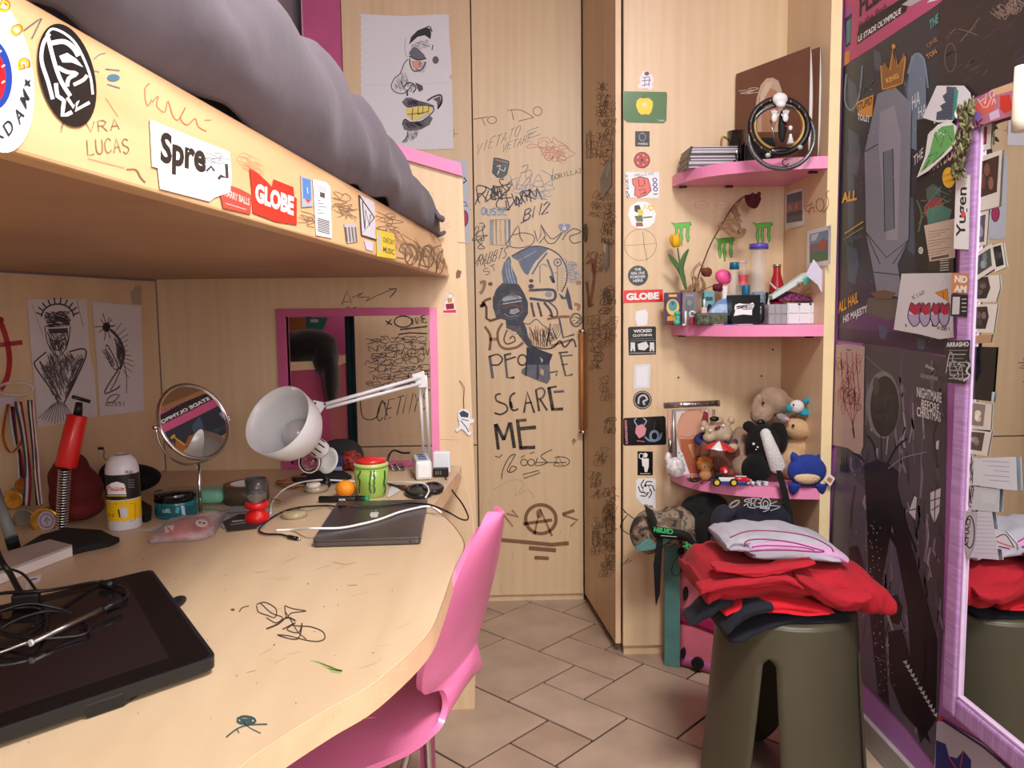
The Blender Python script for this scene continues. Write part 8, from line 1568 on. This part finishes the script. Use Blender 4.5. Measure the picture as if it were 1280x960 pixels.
def f(p):
    p.slab([(1189,368),(1210,369),(1209,396),(1188,395)],(24,24,28)); rr = random.Random(2); p.poly([(1191,371),(1200,371),(1199,393),(1190,393)],(206,206,210)); [p.line([(1202,374+k*5),(1208,374+k*5)],1.2,(190,190,196)) for k in range(4)]
sticker(MF(),'black_strip_sticker','black strip sticker with a blank pale panel under the orange one',f)
def f(p):
    p.slab([(1182,426),(1213,425),(1212,445),(1214,466),(1206,480),(1190,479),(1183,478),(1185,455),(1180,440)],(30,30,34)); p.text('ARRASHO',1183,434,1211,433,6,(226,226,230),.03)
    for k in range(8): p.line([(1186,438+k*5),(1210-(k % 3)*3,438+k*5)],1.6 if k % 2 else .8,(150,150,156)); 
    p.line([(1207,452),(1212,456),(1208,464),(1212,470),(1204,476)],2.4,(206,206,210),smooth=3); p.scrib(1184,450,22,20,12,1,(190,190,196),9,.1)
sticker(MF(.0012),'black_lettering_sticker','large black and grey lettering sticker wrapped on the mirror frame',f)
b = B(); rg = random.Random(14); CC = crom([px(1206,134,XM-.012),px(1208,150,XM-.014),px(1204,175,XM-.014),px(1200,200,XM-.012),px(1199,218,XM-.008)],8)
for k in range(130): q = rg.choice(CC); b.ell(q+Vector((rg.uniform(-.006,.004),rg.uniform(-.018,.018),rg.uniform(-.008,.008))),(0.0016,.0045,.013),q=Quaternion((1,0,0),rg.uniform(-1.2,1.2)),nu=6,nv=4)
tag(one('dried_bunch','dried grey green bunch hanging on the corner of the mirror frame','dried flowers',b,mat('dried_sage',(124,122,84),.9,var=.6,vs=90)),kind='stuff')
b = B(); b.tube([px(1204+10*math.cos(a),142+9*math.sin(a),XM-.004) for a in [2*PI*k/22 for k in range(22)]],.0016,6,closed=True); one('white_ring','thin white ring tying the dried bunch to the mirror','ring',b,M_WHITE)
def f(p):
    p.slab([(1216,126),(1240,112),(1266,103),(1282,96),(1282,138),(1262,146),(1240,152),(1218,160)],(186,116,140)); p.poly([(1218,130),(1246,118),(1242,138),(1222,146)],(222,100,90)); p.scrib(1220,126,24,12,10,1.2,(240,200,200),5,-.4); p.poly([(1250,120),(1262,118),(1266,136),(1256,142),(1250,136)],(206,50,36)); p.poly([(1240,112),(1266,103),(1266,113),(1246,119)],(216,176,140))
    p.poly([(1236,142),(1248,136),(1250,146),(1238,151)],(214,190,226)); p.poly([(1218,140),(1226,138),(1226,150),(1219,154)],(150,110,190)); p.hand('K',1222,158,1230,156,8,1.2,K)
sticker(MF(.001),'collage_strip','pink and red collage strip along the top rail of the mirror',f)
def polaroid(name,label,q,inner,dark,extra=None,off=.0012):
    def f(p):
        p.slab(q,(222,218,212),.0007); c = (sum(a for a,_ in q)/4,sum(b for _,b in q)/4); p.poly(inner,dark)
        rr = random.Random(int(q[0][1])); cx = sum(a for a,_ in inner)/len(inner); cy = sum(b for _,b in inner)/len(inner); w = max(a for a,_ in inner)-min(a for a,_ in inner); h = max(b for _,b in inner)-min(b for _,b in inner)
        for k in range(3): p.circ(cx+rr.uniform(-.2,.2)*w,cy+rr.uniform(-.2,.2)*h,w*rr.uniform(.1,.2),h*rr.uniform(.1,.2),tuple(min(255,int(v*1.6)+18*k) for v in dark))
        if extra: extra(p)
    return sticker(MG_(off),name,label,f,gloss=True,cat='photo')
polaroid('instant_photo','small instant photo at the top of the column on the mirror',[(1219,158),(1240,154),(1238,186),(1219,190)],[(1223,160),(1234,158),(1233,180),(1222,183)],(120,40,40))
polaroid('instant_photo','largest instant photo with a brown dark picture on the mirror',[(1219,198),(1253,187),(1249,258),(1217,266)],[(1221,204),(1249,194),(1246,240),(1219,249)],(64,38,30),off=.0022)
polaroid('instant_photo','instant photo with blue greys under the largest one',[(1217,268),(1236,262),(1233,306),(1216,309)],[(1218,272),(1232,268),(1230,302),(1217,304)],(84,80,96))
polaroid('instant_photo','black backed instant photo tilted at right of the column',[(1238,308),(1253,303),(1258,334),(1244,340)],[(1241,309),(1251,306),(1255,331),(1245,334)],(20,24,30))
polaroid('instant_photo','instant photo tilted with a white border, left of the black one',[(1217,318),(1240,304),(1243,336),(1219,352)],[(1219,322),(1238,310),(1240,332),(1220,345)],(70,80,84),off=.0024)
polaroid('instant_photo','round pictured instant photo in the middle of the column',[(1215,345),(1249,344),(1250,360),(1245,377),(1213,378)],[(1215,347),(1235,346),(1238,360),(1233,373),(1214,374)],(44,38,38))
polaroid('instant_photo','instant photo of tiny lights below the round pictured one',[(1213,381),(1247,380),(1242,416),(1211,415)],[(1213,384),(1234,383),(1236,396),(1232,411),(1212,411)],(48,40,42))
def f(p): p.slab([(1213,420),(1240,418),(1238,428),(1212,430)],(186,150,120))
sticker(MG_(),'brown_photo_strip','narrow tan strip above the black card on the mirror',f,cat='photo')
def f(p): p.slab([(1211,433),(1246,434),(1241,502),(1208,498)],(22,22,28)); p.circ(1224,464,5,9,(34,34,44)); p.poly([(1240,490),(1244,490),(1242,503),(1239,503)],(190,206,220))
sticker(MG_(),'black_card','large black card in the column on the mirror',f,cat='card')
polaroid('instant_photo','pale instant photo of two figures below the black card',[(1209,500),(1240,506),(1238,540),(1208,536)],[(1210,503),(1232,506),(1229,533),(1209,531)],(140,132,124))
polaroid('instant_photo','instant photo of a white shape on grey, lowest in the column',[(1208,536),(1240,538),(1234,570),(1207,566)],[(1208,539),(1231,541),(1227,564),(1208,561)],(84,76,72))
def f(p): p.slab([(1207,568),(1222,572),(1222,612),(1220,640),(1206,636)],(206,200,200)); p.scrib(1209,574,9,28,12,1,(60,56,60),3,0); p.scrib(1209,608,9,26,12,1.2,(50,46,50),4,0)
sticker(MG_(),'doodle_strip','narrow strip of pencil doodles low on the mirror',f,cat='drawing')
def f(p):
    p.slab([(1217,573),(1270,571),(1272,613),(1250,611),(1216,606)],(216,224,236)); [p.line([(1228+k*7 % 20,576+k*6),(1262,578+k*6)],.6,(130,140,156)) for k in range(5)]
sticker(MG_(.004),'receipt','pale blue receipt sticking out to the right on the mirror',f,cat='paper')
def f(p): p.slab([(1218,608),(1250,611),(1249,640),(1214,637)],(200,212,224)); p.poly([(1228,616),(1246,618),(1244,630),(1226,628)],(208,220,230))
sticker(MG_(.003),'receipt','creased blank pale receipt under the printed one',f,cat='paper')
def f(p): p.slab([(1212,640),(1240,640),(1249,700),(1207,696)],(214,218,232)); [p.line([(1216,646+k*5),(1240+k*.8,647+k*5)],.5,(150,160,196)) for k in range(10)]
sticker(MG_(.0035),'lined_paper','lined notebook paper at the bottom of the papers on the mirror',f,cat='paper')
def f(p): p.slab([(1203,638),(1222,641),(1219,676),(1211,700),(1204,680)],(190,186,196)); p.circle_line(1212,665,6,20,1.6,(40,38,44)); p.text('CHAO',1210,682,1214,648,6,(40,38,44),.02,up=(-6,0))
sticker(MG_(.005),'oval_doodle_sticker','tall grey sticker with oval lettering over the lined paper',f)
def f(p): p.slab([(1242,661),(1256,664),(1270,680),(1271,688),(1246,686),(1242,676)],(226,226,232)); p.line([(1245,672),(1256,668),(1264,678),(1268,685)],1.2,K,smooth=3); p.line([(1244,676),(1254,680),(1266,684)],2,(200,130,160),smooth=3); p.line([(1248,683),(1262,686)],1.4,K)
sticker(MG_(.002),'curved_sticker','small white sticker with black and pink curves low on the mirror',f)
one('paper_roll','rolled cream paper hanging over the top rail at the right','paper',B().lathe([(.016,0),(.0165,.02),(.015,.11)],px(1277,164,XM-.02),(0,0,1),n=18),mat('cream_paper',(222,210,192),.7,var=.08))
def f(p): p.slab([(1270,192),(1290,190),(1290,298),(1269,298)],(212,210,224)); p.line([(1272,214),(1280,210),(1274,222)],1.2,K); p.line([(1272,250),(1280,244),(1276,262)],1.2,K); p.circ(1277,272,4,10,(190,60,110))
# sheet on the wall below the mirror
p = Pr(*PX(.003)); p.slab([(1171,903),(1176,898),(1230,930),(1290,990),(1240,1060),(1165,1010)],(196,196,216)); p.poly([(1170,925),(1182,930),(1186,945),(1196,948),(1204,938),(1214,950),(1212,1000),(1168,990)],(44,50,130)); p.line([(1178,900),(1230,934),(1262,962)],3,(60,56,90)); p.circ(1176,899,3,3,(200,60,60)); p.line([(1186,946),(1196,962)],2,(190,60,90)); p.line([(1204,938),(1200,960)],1.4,(200,80,90))
p.make('blue_white_sheet',label='white sheet with deep blue shapes on the wall under the mirror',cat='poster')
